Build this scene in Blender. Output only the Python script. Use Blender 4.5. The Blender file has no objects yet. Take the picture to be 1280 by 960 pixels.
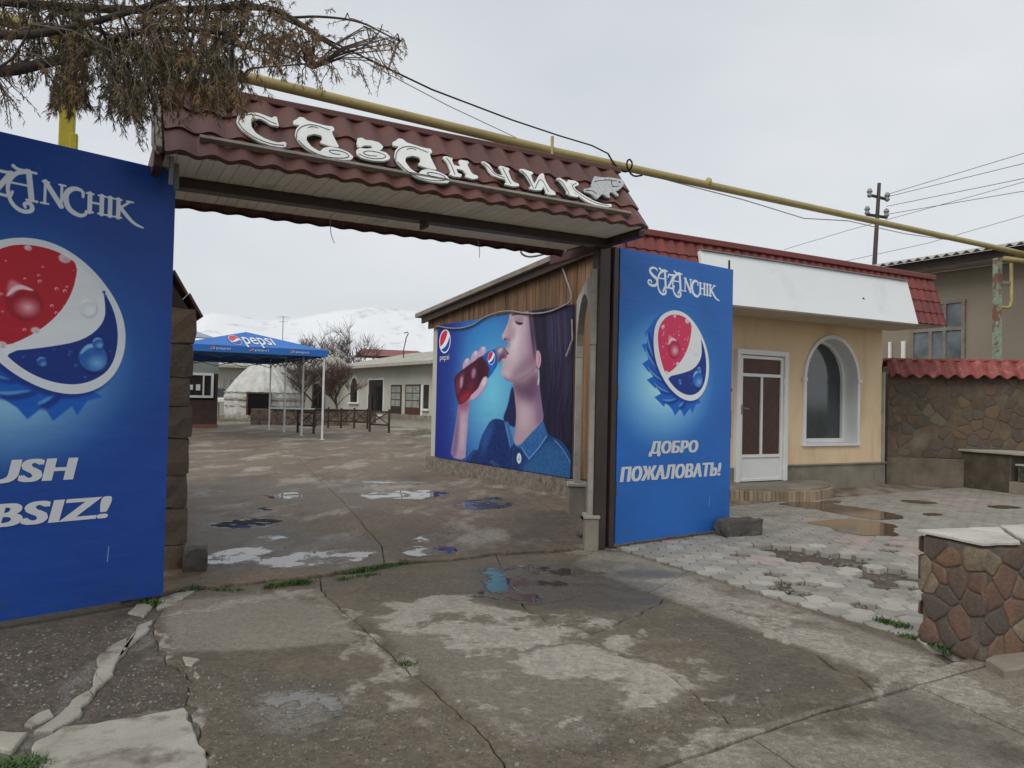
import bpy, math, random
import numpy as np
from mathutils import Vector, Matrix

S = bpy.context.scene
COL = S.collection
rnd = random.Random(7)
R = math.radians

# ------------------------------------------------------------------ camera
F_PX, CAM_H, PITCH, ROLL = 970.0, 1.35, R(1.25), R(1.23)
_cp, _sp, _cr, _sr = math.cos(PITCH), math.sin(PITCH), math.cos(ROLL), math.sin(ROLL)
FW = Vector((0, _cp, _sp))
_up = Vector((0, -_sp, _cp)); _rt = Vector((1, 0, 0))
RT = _rt * _cr + _up * _sr
UP = _up * _cr - _rt * _sr
EYE = Vector((0, 0, CAM_H))
cam = bpy.data.cameras.new('camera')
cam.sensor_fit = 'HORIZONTAL'; cam.sensor_width = 36.0
cam.lens = 36.0 * F_PX / 1280.0
cam.clip_start = 0.05; cam.clip_end = 40000
camo = bpy.data.objects.new('camera', cam); COL.objects.link(camo)
m = Matrix((RT, UP, -FW)).transposed().to_4x4(); m.translation = EYE
camo.matrix_world = m
S.camera = camo

# ------------------------------------------------------------------ light: overcast day
SUN_EL, SUN_AZ = R(42), R(215)          # azimuth clockwise from +Y: the bright part of the cloud is behind the viewer
w = bpy.data.worlds.new('World'); S.world = w; w.use_nodes = True
nt = w.node_tree; nt.nodes.clear()
def wn(t, **k):
    n = nt.nodes.new(t)
    for a, b in k.items(): setattr(n, a, b)
    return n
sky = wn('ShaderNodeTexSky', sky_type='NISHITA', sun_disc=False, sun_elevation=SUN_EL, sun_rotation=SUN_AZ)
tc = wn('ShaderNodeTexCoord'); mp = wn('ShaderNodeMapping'); mp.inputs['Scale'].default_value = (1.0, 1.0, 2.6)
nz = wn('ShaderNodeTexNoise'); nz.inputs['Scale'].default_value = 1.5; nz.inputs['Detail'].default_value = 5; nz.inputs['Roughness'].default_value = .5
rp = wn('ShaderNodeValToRGB')
rp.color_ramp.elements[0].position = .3; rp.color_ramp.elements[0].color = (5.5, 6.0, 6.5, 1)
rp.color_ramp.elements[1].position = .72; rp.color_ramp.elements[1].color = (7.5, 7.7, 7.9, 1)
mx = wn('ShaderNodeMix', data_type='RGBA'); mx.inputs[0].default_value = .93
bg = wn('ShaderNodeBackground'); bg.inputs['Strength'].default_value = .1
out = wn('ShaderNodeOutputWorld')
L = nt.links.new
L(tc.outputs['Generated'], mp.inputs['Vector']); L(mp.outputs[0], nz.inputs['Vector']); L(nz.outputs[0], rp.inputs[0])
L(sky.outputs[0], mx.inputs[6]); sepz = wn('ShaderNodeSeparateXYZ'); L(tc.outputs['Generated'], sepz.inputs[0])
hz_ = wn('ShaderNodeMapRange'); hz_.inputs[1].default_value = 0; hz_.inputs[2].default_value = .55; hz_.inputs[3].default_value = 1.10; hz_.inputs[4].default_value = .97; L(sepz.outputs[2], hz_.inputs[0])
vs_ = wn('ShaderNodeVectorMath', operation='SCALE'); L(rp.outputs[0], vs_.inputs[0]); L(hz_.outputs[0], vs_.inputs['Scale'])
L(vs_.outputs[0], mx.inputs[7]); L(mx.outputs[2], bg.inputs['Color']); L(bg.outputs[0], out.inputs[0])
sl = bpy.data.lights.new('sun', 'SUN'); sl.energy = 1.5; sl.angle = R(40); sl.color = (1, .95, .87)
so = bpy.data.objects.new('sun', sl); COL.objects.link(so)
sd = Vector((math.sin(SUN_AZ) * math.cos(SUN_EL), math.cos(SUN_AZ) * math.cos(SUN_EL), math.sin(SUN_EL)))
so.rotation_euler = sd.to_track_quat('Z', 'Y').to_euler(); so.location = sd * 60
S.view_settings.view_transform = 'Standard'; S.view_settings.look = 'None'
S.view_settings.exposure = 0.12; S.view_settings.gamma = 1.0; S.view_settings.use_curve_mapping = False

# ------------------------------------------------------------------ surveying helpers (photo pixel, 1280 x 960 -> place)
def ray(px, py): return FW + RT * ((px - 640) / F_PX) - UP * ((py - 480) / F_PX)
def plane(px, py, p0, n):
    d = ray(px, py); n = Vector(n)
    return EYE + d * ((Vector(p0) - EYE).dot(n) / d.dot(n))
def G(px, py, z=0.0): return plane(px, py, (0, 0, z), (0, 0, 1))
def D(px, py, dist):
    d = ray(px, py); return EYE + d * (dist / d.y)
def frame(rotz):
    a = R(rotz); return Vector((math.cos(a), math.sin(a), 0)), Vector((-math.sin(a), math.cos(a), 0))
def to_local(P, loc, rotz):
    u, n = frame(rotz); d = P - Vector(loc); return Vector((d.dot(u), d.dot(n), d.z))

# ------------------------------------------------------------------ mesh helpers
class MB:
    def __init__(s): s.v = []; s.f = []; s.mi = []; s.m = 0
    def add(s, vs, fs):
        o = len(s.v); s.v += [tuple(p) for p in vs]; s.f += [tuple(i + o for i in f) for f in fs]; s.mi += [s.m] * len(fs)
        return s
    def box(s, c, d, rz=0.0, ch=0.0, rx=0.0, ry=0.0):
        """box about centre c, size d; ch = chamfer"""
        hx, hy, hz = d[0] / 2, d[1] / 2, d[2] / 2
        ch = min(ch, hx * .45, hy * .45, hz * .45)
        vs = []; fs = []
        if ch <= 0:
            vs = [(x, y, z) for z in (-hz, hz) for y in (-hy, hy) for x in (-hx, hx)]
            fs = [(0, 2, 3, 1), (4, 5, 7, 6), (0, 1, 5, 4), (2, 6, 7, 3), (0, 4, 6, 2), (1, 3, 7, 5)]
        else:
            idx = {}
            for sx in (-1, 1):
                for sy in (-1, 1):
                    for sz in (-1, 1):
                        for ax in range(3):
                            p = [sx * (hx - ch), sy * (hy - ch), sz * (hz - ch)]
                            p[ax] = (sx * hx, sy * hy, sz * hz)[ax]
                            idx[(sx, sy, sz, ax)] = len(vs); vs.append(tuple(p))
            for ax in range(3):
                a, b = [i for i in range(3) if i != ax]
                for s1 in (-1, 1):
                    q = []
                    for (p, r) in ((-1, -1), (1, -1), (1, 1), (-1, 1)):
                        k = [0, 0, 0]; k[ax] = s1; k[a] = p; k[b] = r; q.append(idx[(*k, ax)])
                    fs.append(q)
            for ax in range(3):
                a, b = [i for i in range(3) if i != ax]
                for sa in (-1, 1):
                    for sb in (-1, 1):
                        k = [0, 0, 0]; k[a] = sa; k[b] = sb
                        k0 = list(k); k0[ax] = -1; k1 = list(k); k1[ax] = 1
                        fs.append([idx[(*k0, a)], idx[(*k1, a)], idx[(*k1, b)], idx[(*k0, b)]])
            for sx in (-1, 1):
                for sy in (-1, 1):
                    for sz in (-1, 1): fs.append([idx[(sx, sy, sz, i)] for i in range(3)])
        M = Matrix.Rotation(rz, 3, 'Z') @ Matrix.Rotation(ry, 3, 'Y') @ Matrix.Rotation(rx, 3, 'X')
        c = Vector(c)
        return s.add([M @ Vector(p) + c for p in vs], fs)
    def tube(s, pts, r, n=8, cap=True):
        pts = [Vector(p) for p in pts]; rs = r if isinstance(r, (list, tuple)) else [r] * len(pts)
        vs = []; fs = []; prev = None
        for i, p in enumerate(pts):
            t = (pts[min(i + 1, len(pts) - 1)] - pts[max(i - 1, 0)])
            if t.length < 1e-9: t = Vector((0, 0, 1))
            t.normalize()
            if prev is None:
                a = t.orthogonal().normalized()
            else:
                a = prev - t * prev.dot(t)
                a = a.normalized() if a.length > 1e-6 else t.orthogonal().normalized()
            prev = a; b = t.cross(a)
            for k in range(n):
                an = 2 * math.pi * k / n
                vs.append(p + (a * math.cos(an) + b * math.sin(an)) * rs[i])
        for i in range(len(pts) - 1):
            for k in range(n):
                fs.append((i * n + k, i * n + (k + 1) % n, (i + 1) * n + (k + 1) % n, (i + 1) * n + k))
        if cap: fs += [tuple(range(n))[::-1], tuple((len(pts) - 1) * n + k for k in range(n))]
        return s.add(vs, fs)
    def prism(s, poly, ext, cap0=True):
        """poly: 3D points, extruded by vector ext"""
        n = len(poly); e = Vector(ext); poly = [Vector(p) for p in poly]
        vs = poly + [p + e for p in poly]
        fs = [tuple(n + i for i in range(n))] + ([tuple(range(n))[::-1]] if cap0 else [])
        fs += [(i, (i + 1) % n, n + (i + 1) % n, n + i) for i in range(n)]
        return s.add(vs, fs)
    def lathe(s, prof, n=24, c=(0, 0, 0), fn=None):
        vs = []; fs = []
        for (r, z) in prof:
            for k in range(n):
                a = 2 * math.pi * k / n
                q = fn(a, z) if fn else 0.0
                vs.append((c[0] + (r + q) * math.cos(a), c[1] + (r + q) * math.sin(a), c[2] + z))
        for i in range(len(prof) - 1):
            for k in range(n):
                fs.append((i * n + k, i * n + (k + 1) % n, (i + 1) * n + (k + 1) % n, (i + 1) * n + k))
        fs.append(tuple((len(prof) - 1) * n + k for k in range(n))); fs.append(tuple(range(n))[::-1])
        return s.add(vs, fs)
    def sphere(s, c, r, n=10, m=6, sc=(1, 1, 1)):
        vs = [(c[0], c[1], c[2] - r * sc[2])]; fs = []
        for i in range(1, m):
            t = math.pi * i / m
            for k in range(n):
                a = 2 * math.pi * k / n
                vs.append((c[0] + r * sc[0] * math.sin(t) * math.cos(a), c[1] + r * sc[1] * math.sin(t) * math.sin(a), c[2] - r * sc[2] * math.cos(t)))
        vs.append((c[0], c[1], c[2] + r * sc[2]))
        for k in range(n): fs.append((0, 1 + (k + 1) % n, 1 + k))
        for i in range(m - 2):
            for k in range(n):
                a = 1 + i * n + k; b = 1 + i * n + (k + 1) % n
                fs.append((a, b, b + n, a + n))
        l = len(vs) - 1; o = 1 + (m - 2) * n
        for k in range(n): fs.append((o + k, o + (k + 1) % n, l))
        return s.add(vs, fs)
    def mesh(s, name, mats, smooth=False, fix=True):
        me = bpy.data.meshes.new(name); me.from_pydata(s.v, [], s.f)
        for mm in (mats if isinstance(mats, (list, tuple)) else [mats]): me.materials.append(mm)
        if isinstance(mats, (list, tuple)) and len(mats) > 1: me.polygons.foreach_set('material_index', s.mi)
        if fix:
            import bmesh
            b = bmesh.new(); b.from_mesh(me); bmesh.ops.recalc_face_normals(b, faces=b.faces[:]); b.to_mesh(me); b.free()
        if smooth: me.polygons.foreach_set('use_smooth', [True] * len(me.polygons))
        me.update(); return me
    def obj(s, name, mats, parent=None, smooth=False, label=None, kind=None, loc=None, rotz=None, fix=True):
        o = bpy.data.objects.new(name, s.mesh(name, mats, smooth, fix)); COL.objects.link(o)
        if parent is not None: o.parent = parent
        if label: o['label'] = label
        if kind: o['kind'] = kind
        if loc is not None: o.location = loc
        if rotz is not None: o.rotation_euler = (0, 0, R(rotz))
        return o
def inst(name, me, parent=None, loc=(0, 0, 0), rot=(0, 0, 0)):
    o = bpy.data.objects.new(name, me); COL.objects.link(o)
    if parent is not None: o.parent = parent
    o.location = loc; o.rotation_euler = rot
    return o
def thing(name, label, cat, loc=(0, 0, 0), rotz=0.0, group=None):
    o = bpy.data.objects.new(name, None); COL.objects.link(o); o.empty_display_size = .2
    o.location = loc; o.rotation_euler = (0, 0, R(rotz)); return tag(o, label, cat, group)
def tag(o, label, cat, group=None):
    o['label'] = label; o['category'] = cat
    if group: o['group'] = group
    return o
def structure(o): o['kind'] = 'structure'; return o
def rough_poly(poly, seg, amp, rg):
    out = []
    for i in range(len(poly)):
        a, b = Vector(poly[i]), Vector(poly[(i + 1) % len(poly)]); d = b - a
        k = max(1, int(d.length / seg)); nn = Vector((-d.y, d.x, 0)).normalized() if d.length else Vector()
        for j in range(k):
            p = a + d * (j / k)
            if j: p = p + nn * rg.uniform(-amp, amp) + d * rg.uniform(-.25, .25) / k
            out.append(p)
    return out
def slab_mb(poly, ztop, th, ch=.006, gap=0.0):
    """ground slab: outline poly (world xy) with a chamfered top edge"""
    n = len(poly)
    area = sum(poly[i].x * poly[(i + 1) % n].y - poly[(i + 1) % n].x * poly[i].y for i in range(n))
    if area < 0: poly = poly[::-1]
    top = []; base = []
    for i in range(n):
        a, b, c = poly[i - 1], poly[i], poly[(i + 1) % n]
        d = ((b - a).normalized() + (c - b).normalized())
        nn = Vector((-d.y, d.x, 0)).normalized() if d.length > 1e-6 else Vector()
        top.append(b + nn * (ch + gap)); base.append(b + nn * gap)
    mb = MB()
    v = [(p.x, p.y, ztop) for p in top] + [(p.x, p.y, ztop - ch) for p in base] + [(p.x, p.y, ztop - th) for p in base]
    f = [tuple(range(n))]
    for i in range(n):
        j = (i + 1) % n
        f += [(i, n + i, n + j, j), (n + i, 2 * n + i, 2 * n + j, n + j)]
    return mb.add(v, f)
def inside(x, y, poly):
    c = False; n = len(poly)
    for i in range(n):
        x1, y1 = poly[i][0], poly[i][1]; x2, y2 = poly[i - 1][0], poly[i - 1][1]
        if (y1 > y) != (y2 > y) and x < (x2 - x1) * (y - y1) / (y2 - y1) + x1: c = not c
    return c

# ------------------------------------------------------------------ materials
def lin(c): return tuple((x / 255 / 12.92 if x / 255 <= .04045 else ((x / 255 + .055) / 1.055) ** 2.4) for x in c)
class N:
    def __init__(s, name):
        s.m = bpy.data.materials.new(name); s.m.use_nodes = True; s.t = s.m.node_tree
        s.b = s.t.nodes['Principled BSDF']; s._pos = None
    def n(s, t, **k):
        x = s.t.nodes.new(t)
        for a, b in k.items(): setattr(x, a, b)
        return x
    def l(s, a, b): s.t.links.new(a, b)
    def pos(s):
        if s._pos is None: s._pos = s.n('ShaderNodeNewGeometry').outputs['Position']
        return s._pos
    def noise(s, scale, detail=4, rough=.55, vec=None, stretch=None, dist=0.0):
        x = s.n('ShaderNodeTexNoise'); x.inputs['Scale'].default_value = scale; x.inputs['Detail'].default_value = detail
        x.inputs['Roughness'].default_value = rough; x.inputs['Distortion'].default_value = dist
        v = vec or s.pos()
        if stretch:
            mp = s.n('ShaderNodeMapping'); mp.inputs['Scale'].default_value = stretch[:3]
            if len(stretch) > 3: mp.inputs['Rotation'].default_value = (0, 0, stretch[3])
            s.l(v, mp.inputs[0]); v = mp.outputs[0]
        s.l(v, x.inputs['Vector']); return x.outputs[0]
    def ramp(s, fac, lo, hi, a=0.0, b=1.0):
        x = s.n('ShaderNodeMapRange'); x.inputs[1].default_value = lo; x.inputs[2].default_value = hi
        x.inputs[3].default_value = a; x.inputs[4].default_value = b
        s.l(fac, x.inputs[0]); return x.outputs[0]
    def mix(s, fac, a, b, mode='MIX'):
        x = s.n('ShaderNodeMix', data_type='RGBA', blend_type=mode)
        for i, v in ((0, fac), (6, a), (7, b)):
            if hasattr(v, 'is_output'): s.l(v, x.inputs[i])
            elif i == 0: x.inputs[0].default_value = v
            else: x.inputs[i].default_value = (*v, 1)
        return x.outputs[2]
    def math(s, op, a, b=None):
        x = s.n('ShaderNodeMath', operation=op)
        for i, v in ((0, a), (1, b)):
            if v is None: continue
            if hasattr(v, 'is_output'): s.l(v, x.inputs[i])
            else: x.inputs[i].default_value = v
        return x.outputs[0]
    def rand(s): return s.n('ShaderNodeObjectInfo').outputs['Random']
    def col(s, c): s.l(c, s.b.inputs['Base Color'])
    def rough(s, r):
        if hasattr(r, 'is_output'): s.l(r, s.b.inputs['Roughness'])
        else: s.b.inputs['Roughness'].default_value = r
    def bump(s, h, strength=.4, dist=.01):
        x = s.n('ShaderNodeBump'); x.inputs['Strength'].default_value = strength; x.inputs['Distance'].default_value = dist
        s.l(h, x.inputs['Height']); s.l(x.outputs[0], s.b.inputs['Normal'])
def mat(name, c1, c2=None, scale=3.0, rough=.8, bump=.3, bscale=90, bdist=.004, lo=.35, hi=.65, vary=0.0, stain=None, sscale=1.2, slo=.55, shi=.75,
        grain=.18, stretch=None, spec=None, metal=0.0):
    """weathered surface: two tones in patches, fine grain, an optional stain colour, per-piece variation"""
    k = N(name); c2 = c2 or tuple(x * .78 for x in c1)
    c = k.mix(k.ramp(k.noise(scale, 6, .6, stretch=stretch), lo, hi), c1, c2)
    if stain: c = k.mix(k.ramp(k.noise(sscale, 7, .65, stretch=stretch), slo, shi), c, stain)
    fine = k.noise(bscale, 4, .7)
    if grain:
        g = k.ramp(fine, .25, .75, 1 - grain, 1 + grain)
        x = k.n('ShaderNodeVectorMath', operation='SCALE'); k.l(c, x.inputs[0]); k.l(g, x.inputs['Scale']); c = x.outputs[0]
    if vary:
        g = k.ramp(k.rand(), 0, 1, 1 - vary, 1 + vary)
        x = k.n('ShaderNodeVectorMath', operation='SCALE'); k.l(c, x.inputs[0]); k.l(g, x.inputs['Scale']); c = x.outputs[0]
    k.col(c); k.rough(k.ramp(fine, .3, .7, max(rough - .1, .03), min(rough + .1, 1)))
    if bump: k.bump(fine, bump, bdist)
    if spec is not None: k.b.inputs['Specular IOR Level'].default_value = spec
    k.b.inputs['Metallic'].default_value = metal
    return k.m
def stones_mat(name, cols, rough=.8, bump=.5):
    """each stone its own tone"""
    k = N(name); r = k.n('ShaderNodeValToRGB'); r.color_ramp.interpolation = 'CONSTANT'
    e = r.color_ramp.elements
    while len(e) < len(cols): e.new(.5)
    for i, c in enumerate(cols): e[i].position = i / len(cols); e[i].color = (*c, 1)
    k.l(k.rand(), r.inputs[0])
    f = k.noise(55, 6, .7); p = k.noise(9, 5, .6)
    c = k.mix(k.ramp(p, .38, .7, 0, .75), r.outputs[0], (.115, .09, .068))
    g = k.ramp(f, .25, .75, .65, 1.3)
    x = k.n('ShaderNodeVectorMath', operation='SCALE'); k.l(c, x.inputs[0]); k.l(g, x.inputs['Scale'])
    k.col(x.outputs[0]); k.rough(rough); k.bump(f, bump, .008)
    return k.m

CONC = mat('concrete', (.29, .255, .205), (.19, .165, .13), 2.2, .85, .5, 120, .004, stain=(.11, .095, .078), sscale=1.7)
CONC_LIGHT = mat('pale_concrete', (.44, .42, .37), (.32, .30, .26), 4, .85, .5, 110, .004, stain=(.16, .14, .12), sscale=3, slo=.58)
CONC_DARK = mat('dark_concrete', (.075, .065, .06), (.13, .115, .10), 8, .9, .9, 60, .015)
MORTAR = mat('mortar', (.165, .14, .11), (.10, .085, .068), 6, .9, .8, 70, .01)
BROWN = mat('brown_paint', (.040, .024, .020), (.055, .034, .028), 4, .45, .15, 40, .002, grain=.25)
BROWN_RED = mat('red_brown_paint', (.10, .033, .026), (.06, .022, .018), 3, .55, .2, 40, .003)
TILE = mat('red_brown_metal_tile', (.122, .045, .035), (.092, .035, .028), 1.6, .5, .12, 160, .002, vary=.1, stain=(.14, .055, .045), sscale=5, slo=.6)
TILE_RED = mat('red_metal_tile', (.23, .045, .034), (.17, .036, .03), 2, .42, .12, 160, .002, vary=.1, stain=(.3, .09, .07), sscale=6, slo=.62)
TILE_PINK = mat('weathered_red_tile', (.29, .068, .055), (.20, .046, .04), 7, .5, .2, 60, .003, vary=.15, stain=(.42, .17, .145), sscale=9, slo=.52)
WHITE = mat('white_paint', (.8, .81, .8), (.72, .73, .72), 2, .45, .08, 60, .002, grain=.04)
PVC = mat('white_plastic', (.8, .8, .79), (.74, .74, .72), 3, .3, .03, 60, .001, grain=.03)
SOFFIT = mat('soffit_plank', (.88, .83, .75), (.80, .75, .67), 1.4, .5, .08, 60, .001, vary=.06, grain=.08, stain=(.5, .45, .37), sscale=2.6, slo=.62)
OCHRE = mat('ochre_plaster', (.82, .63, .41), (.76, .57, .365), 1.1, .85, .35, 120, .003, grain=.09, stain=(.56, .41, .25), sscale=2.2, slo=.5, shi=.8, stretch=(1, 1, .3))
GLASS = mat('window_glass', (.022, .034, .036), (.05, .062, .062), .9, .05, 0, 20, grain=0, spec=.9)
DARKGLASS = mat('dark_glass', (.012, .013, .014), (.02, .02, .022), 1.5, .12, 0, 20, grain=0)
WOOD = mat('old_plank_wood', (.24, .13, .062), (.085, .047, .026), 7, .75, .5, 30, .004, vary=.3, stretch=(1, 1, .12), stain=(.23, .14, .075), sscale=14, slo=.5)
WOOD_DARK = mat('dark_wood', (.05, .028, .02), (.03, .018, .013), 6, .6, .3, 50, .003, vary=.2, stretch=(1, 1, .2))
WOOD_RED = mat('red_brown_wood', (.10, .035, .02), (.07, .025, .016), 6, .5, .2, 50, .003, stretch=(1, 1, .2))
GREYWOOD = mat('grey_weathered_wood', (.27, .235, .2), (.18, .155, .13), 6, .8, .4, 50, .004)
YELLOW = mat('yellow_pipe_paint', (.43, .345, .135), (.36, .285, .115), 3, .5, .15, 50, .002, stain=(.27, .2, .09), sscale=7, slo=.62)
YELLOW_POST = mat('bright_yellow_paint', (.55, .45, .03), (.42, .34, .03), 5, .5, .3, 40, .003, stain=(.14, .09, .04), sscale=6, slo=.58)
GREENPOST = mat('peeling_green_paint', (.30, .38, .29), (.20, .28, .2), 8, .6, .3, 50, .003, stain=(.20, .09, .06), sscale=5, slo=.5, shi=.56)
STEEL = mat('dull_steel', (.28, .28, .27), (.2, .2, .2), 5, .5, .1, 50)
BLACK = mat('black_rubber', (.008, .008, .009), (.012, .012, .012), 5, .8, 0, spec=.1)
CABLE = mat('grey_cable', (.32, .30, .28), (.24, .22, .2), 8, .6, 0)
STONE_W = stones_mat('brown_field_stone', [(.165, .088, .062), (.21, .115, .07), (.115, .078, .064), (.20, .12, .078), (.135, .088, .066), (.25, .195, .13), (.19, .105, .075), (.10, .075, .064)], .85, .9)
STONE_D = stones_mat('dark_wall_stone', [(.088, .06, .042), (.12, .075, .046), (.076, .06, .046), (.145, .088, .05), (.10, .08, .058), (.14, .12, .08), (.15, .105, .055)])
PILLAR_ST = stones_mat('pillar_block_stone', [(.15, .105, .074), (.12, .085, .06), (.175, .118, .08), (.10, .072, .055)])
GREYWALL = mat('grey_green_plaster', (.50, .495, .435), (.44, .435, .38), .8, .85, .15, 90, .003, grain=.06, stain=(.28, .27, .23), sscale=.7, slo=.6)
HOUSEWALL = mat('drab_brown_plaster', (.29, .25, .195), (.25, .215, .165), .7, .88, .2, 90, .003, grain=.08, stain=(.17, .15, .12), sscale=.8, slo=.58)
SLATE = mat('asbestos_sheet', (.46, .445, .39), (.34, .325, .285), 1.2, .9, .3, 40, .004, stain=(.18, .165, .14), sscale=1.5)
BARK = mat('grey_brown_bark', (.09, .07, .055), (.05, .04, .033), 9, .9, .8, 40, .01, stretch=(1, 1, .3))
TWIG = mat('brown_twig', (.14, .10, .085), (.10, .075, .065), 4, .85, 0)
TWIG_RED = mat('reddish_twig', (.20, .125, .105), (.14, .09, .078), 4, .85, 0)
GRASS = mat('green_grass', (.075, .135, .03), (.05, .095, .025), 8, .7, 0, grain=.3)

# ------------------------------------------------------------------ painter for flat prints and ground wear masks (built in memory)
def val_noise(h, w, cell, rg, octaves=4, rough=.55):
    out = np.zeros((h, w), np.float32); amp = 1; tot = 0
    for o in range(octaves):
        gh, gw = int(h / cell) + 3, int(w / cell) + 3
        g = rg.random((gh, gw)).astype(np.float32)
        y = np.arange(h) / cell; x = np.arange(w) / cell
        yi = y.astype(int); xi = x.astype(int); fy = y - yi; fx = x - xi
        fy = (fy * fy * (3 - 2 * fy))[:, None].astype(np.float32); fx = (fx * fx * (3 - 2 * fx))[None].astype(np.float32)
        a = g[yi][:, xi]; b = g[yi][:, xi + 1]; c = g[yi + 1][:, xi]; d = g[yi + 1][:, xi + 1]
        out += amp * ((a * (1 - fx) + b * fx) * (1 - fy) + (c * (1 - fx) + d * fx) * fy)
        tot += amp; amp *= rough; cell = max(cell / 2, 1.0)
    return out / tot
def blur(a, r):
    r = int(r)
    if r < 1: return a
    for ax in (0, 1):
        for _ in range(2):
            p = np.pad(a, [(r + 1, r) if i == ax else (0, 0) for i in range(a.ndim)], mode='edge')
            c = np.cumsum(p, axis=ax, dtype=np.float64)
            n = a.shape[ax]
            hi = np.take(c, range(2 * r + 1, 2 * r + 1 + n), axis=ax); lo = np.take(c, range(0, n), axis=ax)
            a = ((hi - lo) / (2 * r + 1)).astype(np.float32)
    return a
def chaikin(p, k=2, closed=True, q_=.25):
    p = [np.array(q, float) for q in p]
    for _ in range(k):
        o = []
        n = len(p)
        if not closed: o.append(p[0])
        for i in range(n if closed else n - 1):
            a, b = p[i], p[(i + 1) % n]; o += [a * (1 - q_) + b * q_, a * q_ + b * (1 - q_)]
        if not closed: o.append(p[-1])
        p = o
    return p
class Paint:
    def __init__(s, w, h, base):
        s.w, s.h = w, h; s.a = np.empty((h, w, 3), np.float32); s.a[:] = np.array(base, np.float32) / 255
        s.yy, s.xx = np.mgrid[0:h, 0:w].astype(np.float32)
    def mask(s, poly, feather=0.0):
        """poly in pixels, y down; 3x vertical, analytic horizontal coverage"""
        p = np.array(poly, np.float64); m = np.zeros((s.h, s.w), np.float32); n = len(p)
        SSY = 3; XB, YB = p[:, 0], p[:, 1]; XA, YA = np.roll(XB, 1), np.roll(YB, 1)
        y0 = max(int(p[:, 1].min()) - 1, 0); y1 = min(int(p[:, 1].max()) + 2, s.h)
        edges = np.arange(s.w + 1, dtype=np.float64)
        for y in range(y0, y1):
            for k in range(SSY):
                yc = y + (k + .5) / SSY; xs = []
                k_ = np.nonzero((YA > yc) != (YB > yc))[0]
                if len(k_) == 0: continue
                xs = np.sort(XA[k_] + (yc - YA[k_]) * (XB[k_] - XA[k_]) / (YB[k_] - YA[k_]))
                for i in range(0, len(xs) - 1, 2):
                    a_, b_ = max(int(xs[i]) - 1, 0), min(int(xs[i + 1]) + 2, s.w)
                    if b_ <= a_: continue
                    cl = np.clip(edges[a_:b_ + 1], xs[i], xs[i + 1]); m[y, a_:b_] += ((cl[1:] - cl[:-1]) / SSY).astype(np.float32)
        m = np.clip(m, 0, 1)
        if feather:
            f_ = int(feather) * 3 + 3; ya_, yb_ = max(y0 - f_, 0), min(y1 + f_, s.h); xa_, xb_ = int(max(p[:, 0].min() - f_, 0)), int(min(p[:, 0].max() + f_ + 1, s.w))
            if yb_ > ya_ and xb_ > xa_: m[ya_:yb_, xa_:xb_] = blur(m[ya_:yb_, xa_:xb_], feather)
        return m
    def over(s, m, c):
        c = np.array(c, np.float32) / 255
        ys = np.nonzero(m.any(1))[0]; xs = np.nonzero(m.any(0))[0]
        if len(ys) == 0: return
        sl = (slice(ys[0], ys[-1] + 1), slice(xs[0], xs[-1] + 1)); q = m[sl][..., None]
        s.a[sl] = s.a[sl] * (1 - q) + c * q
    def poly(s, poly, c, feather=0.0, op=1.0): s.over(s.mask(poly, feather) * op, c)
    def stroke(s, pts, w, c, op=1.0, feather=0.0, smooth=2):
        p = np.array(chaikin(pts, smooth, False)); n = len(p)
        ws = np.interp(np.linspace(0, 1, n), np.linspace(0, 1, len(w)), w) if isinstance(w, (list, tuple)) else np.full(n, w)
        m = np.zeros((s.h, s.w), np.float32)
        for i in range(n - 1):
            a, b = p[i], p[i + 1]; r = max(ws[i], ws[i + 1]) / 2 + 1.5
            x0 = int(max(min(a[0], b[0]) - r, 0)); x1 = int(min(max(a[0], b[0]) + r + 1, s.w))
            y0 = int(max(min(a[1], b[1]) - r, 0)); y1 = int(min(max(a[1], b[1]) + r + 1, s.h))
            if x1 <= x0 or y1 <= y0: continue
            X = s.xx[y0:y1, x0:x1] + .5; Y = s.yy[y0:y1, x0:x1] + .5
            d = b - a; L2 = d @ d + 1e-9
            t = np.clip(((X - a[0]) * d[0] + (Y - a[1]) * d[1]) / L2, 0, 1)
            ds = np.hypot(X - a[0] - t * d[0], Y - a[1] - t * d[1]); ww = (ws[i] * (1 - t) + ws[i + 1] * t) / 2
            m[y0:y1, x0:x1] = np.maximum(m[y0:y1, x0:x1], np.clip(ww - ds + .5, 0, 1))
        if feather:
            f_ = int(feather) * 3 + 3 + int(max(ws)); ya_, yb_ = int(max(p[:, 1].min() - f_, 0)), int(min(p[:, 1].max() + f_, s.h)); xa_, xb_ = int(max(p[:, 0].min() - f_, 0)), int(min(p[:, 0].max() + f_, s.w))
            if yb_ > ya_ and xb_ > xa_: m[ya_:yb_, xa_:xb_] = blur(m[ya_:yb_, xa_:xb_], feather)
        s.over(m * op, c)
    def glow(s, c, rx, ry, col, op=1.0, pw=2.0):
        d = np.hypot((s.xx - c[0]) / rx, (s.yy - c[1]) / ry)
        s.over((np.clip(1 - d, 0, 1) ** pw * op).astype(np.float32), col)
    def blob(s, c, rx, ry, col, op=1.0, soft=1.2):
        d = np.hypot((s.xx - c[0]) / rx, (s.yy - c[1]) / ry)
        s.over(np.clip((1 - d) * min(rx, ry) / soft + .5, 0, 1).astype(np.float32) * op, col)
    def image(s, name, gain=1.0):
        a = np.clip(s.a, 0, 1)
        if gain != 1.0:
            l = np.where(a <= .04045, a / 12.92, ((a + .055) / 1.055) ** 2.4) * gain
            l = np.clip(l, 0, .92); a = np.where(l <= .0031308, l * 12.92, 1.055 * np.power(np.maximum(l, 1e-9), 1 / 2.4) - .055)
        return make_image(name, a)
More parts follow.
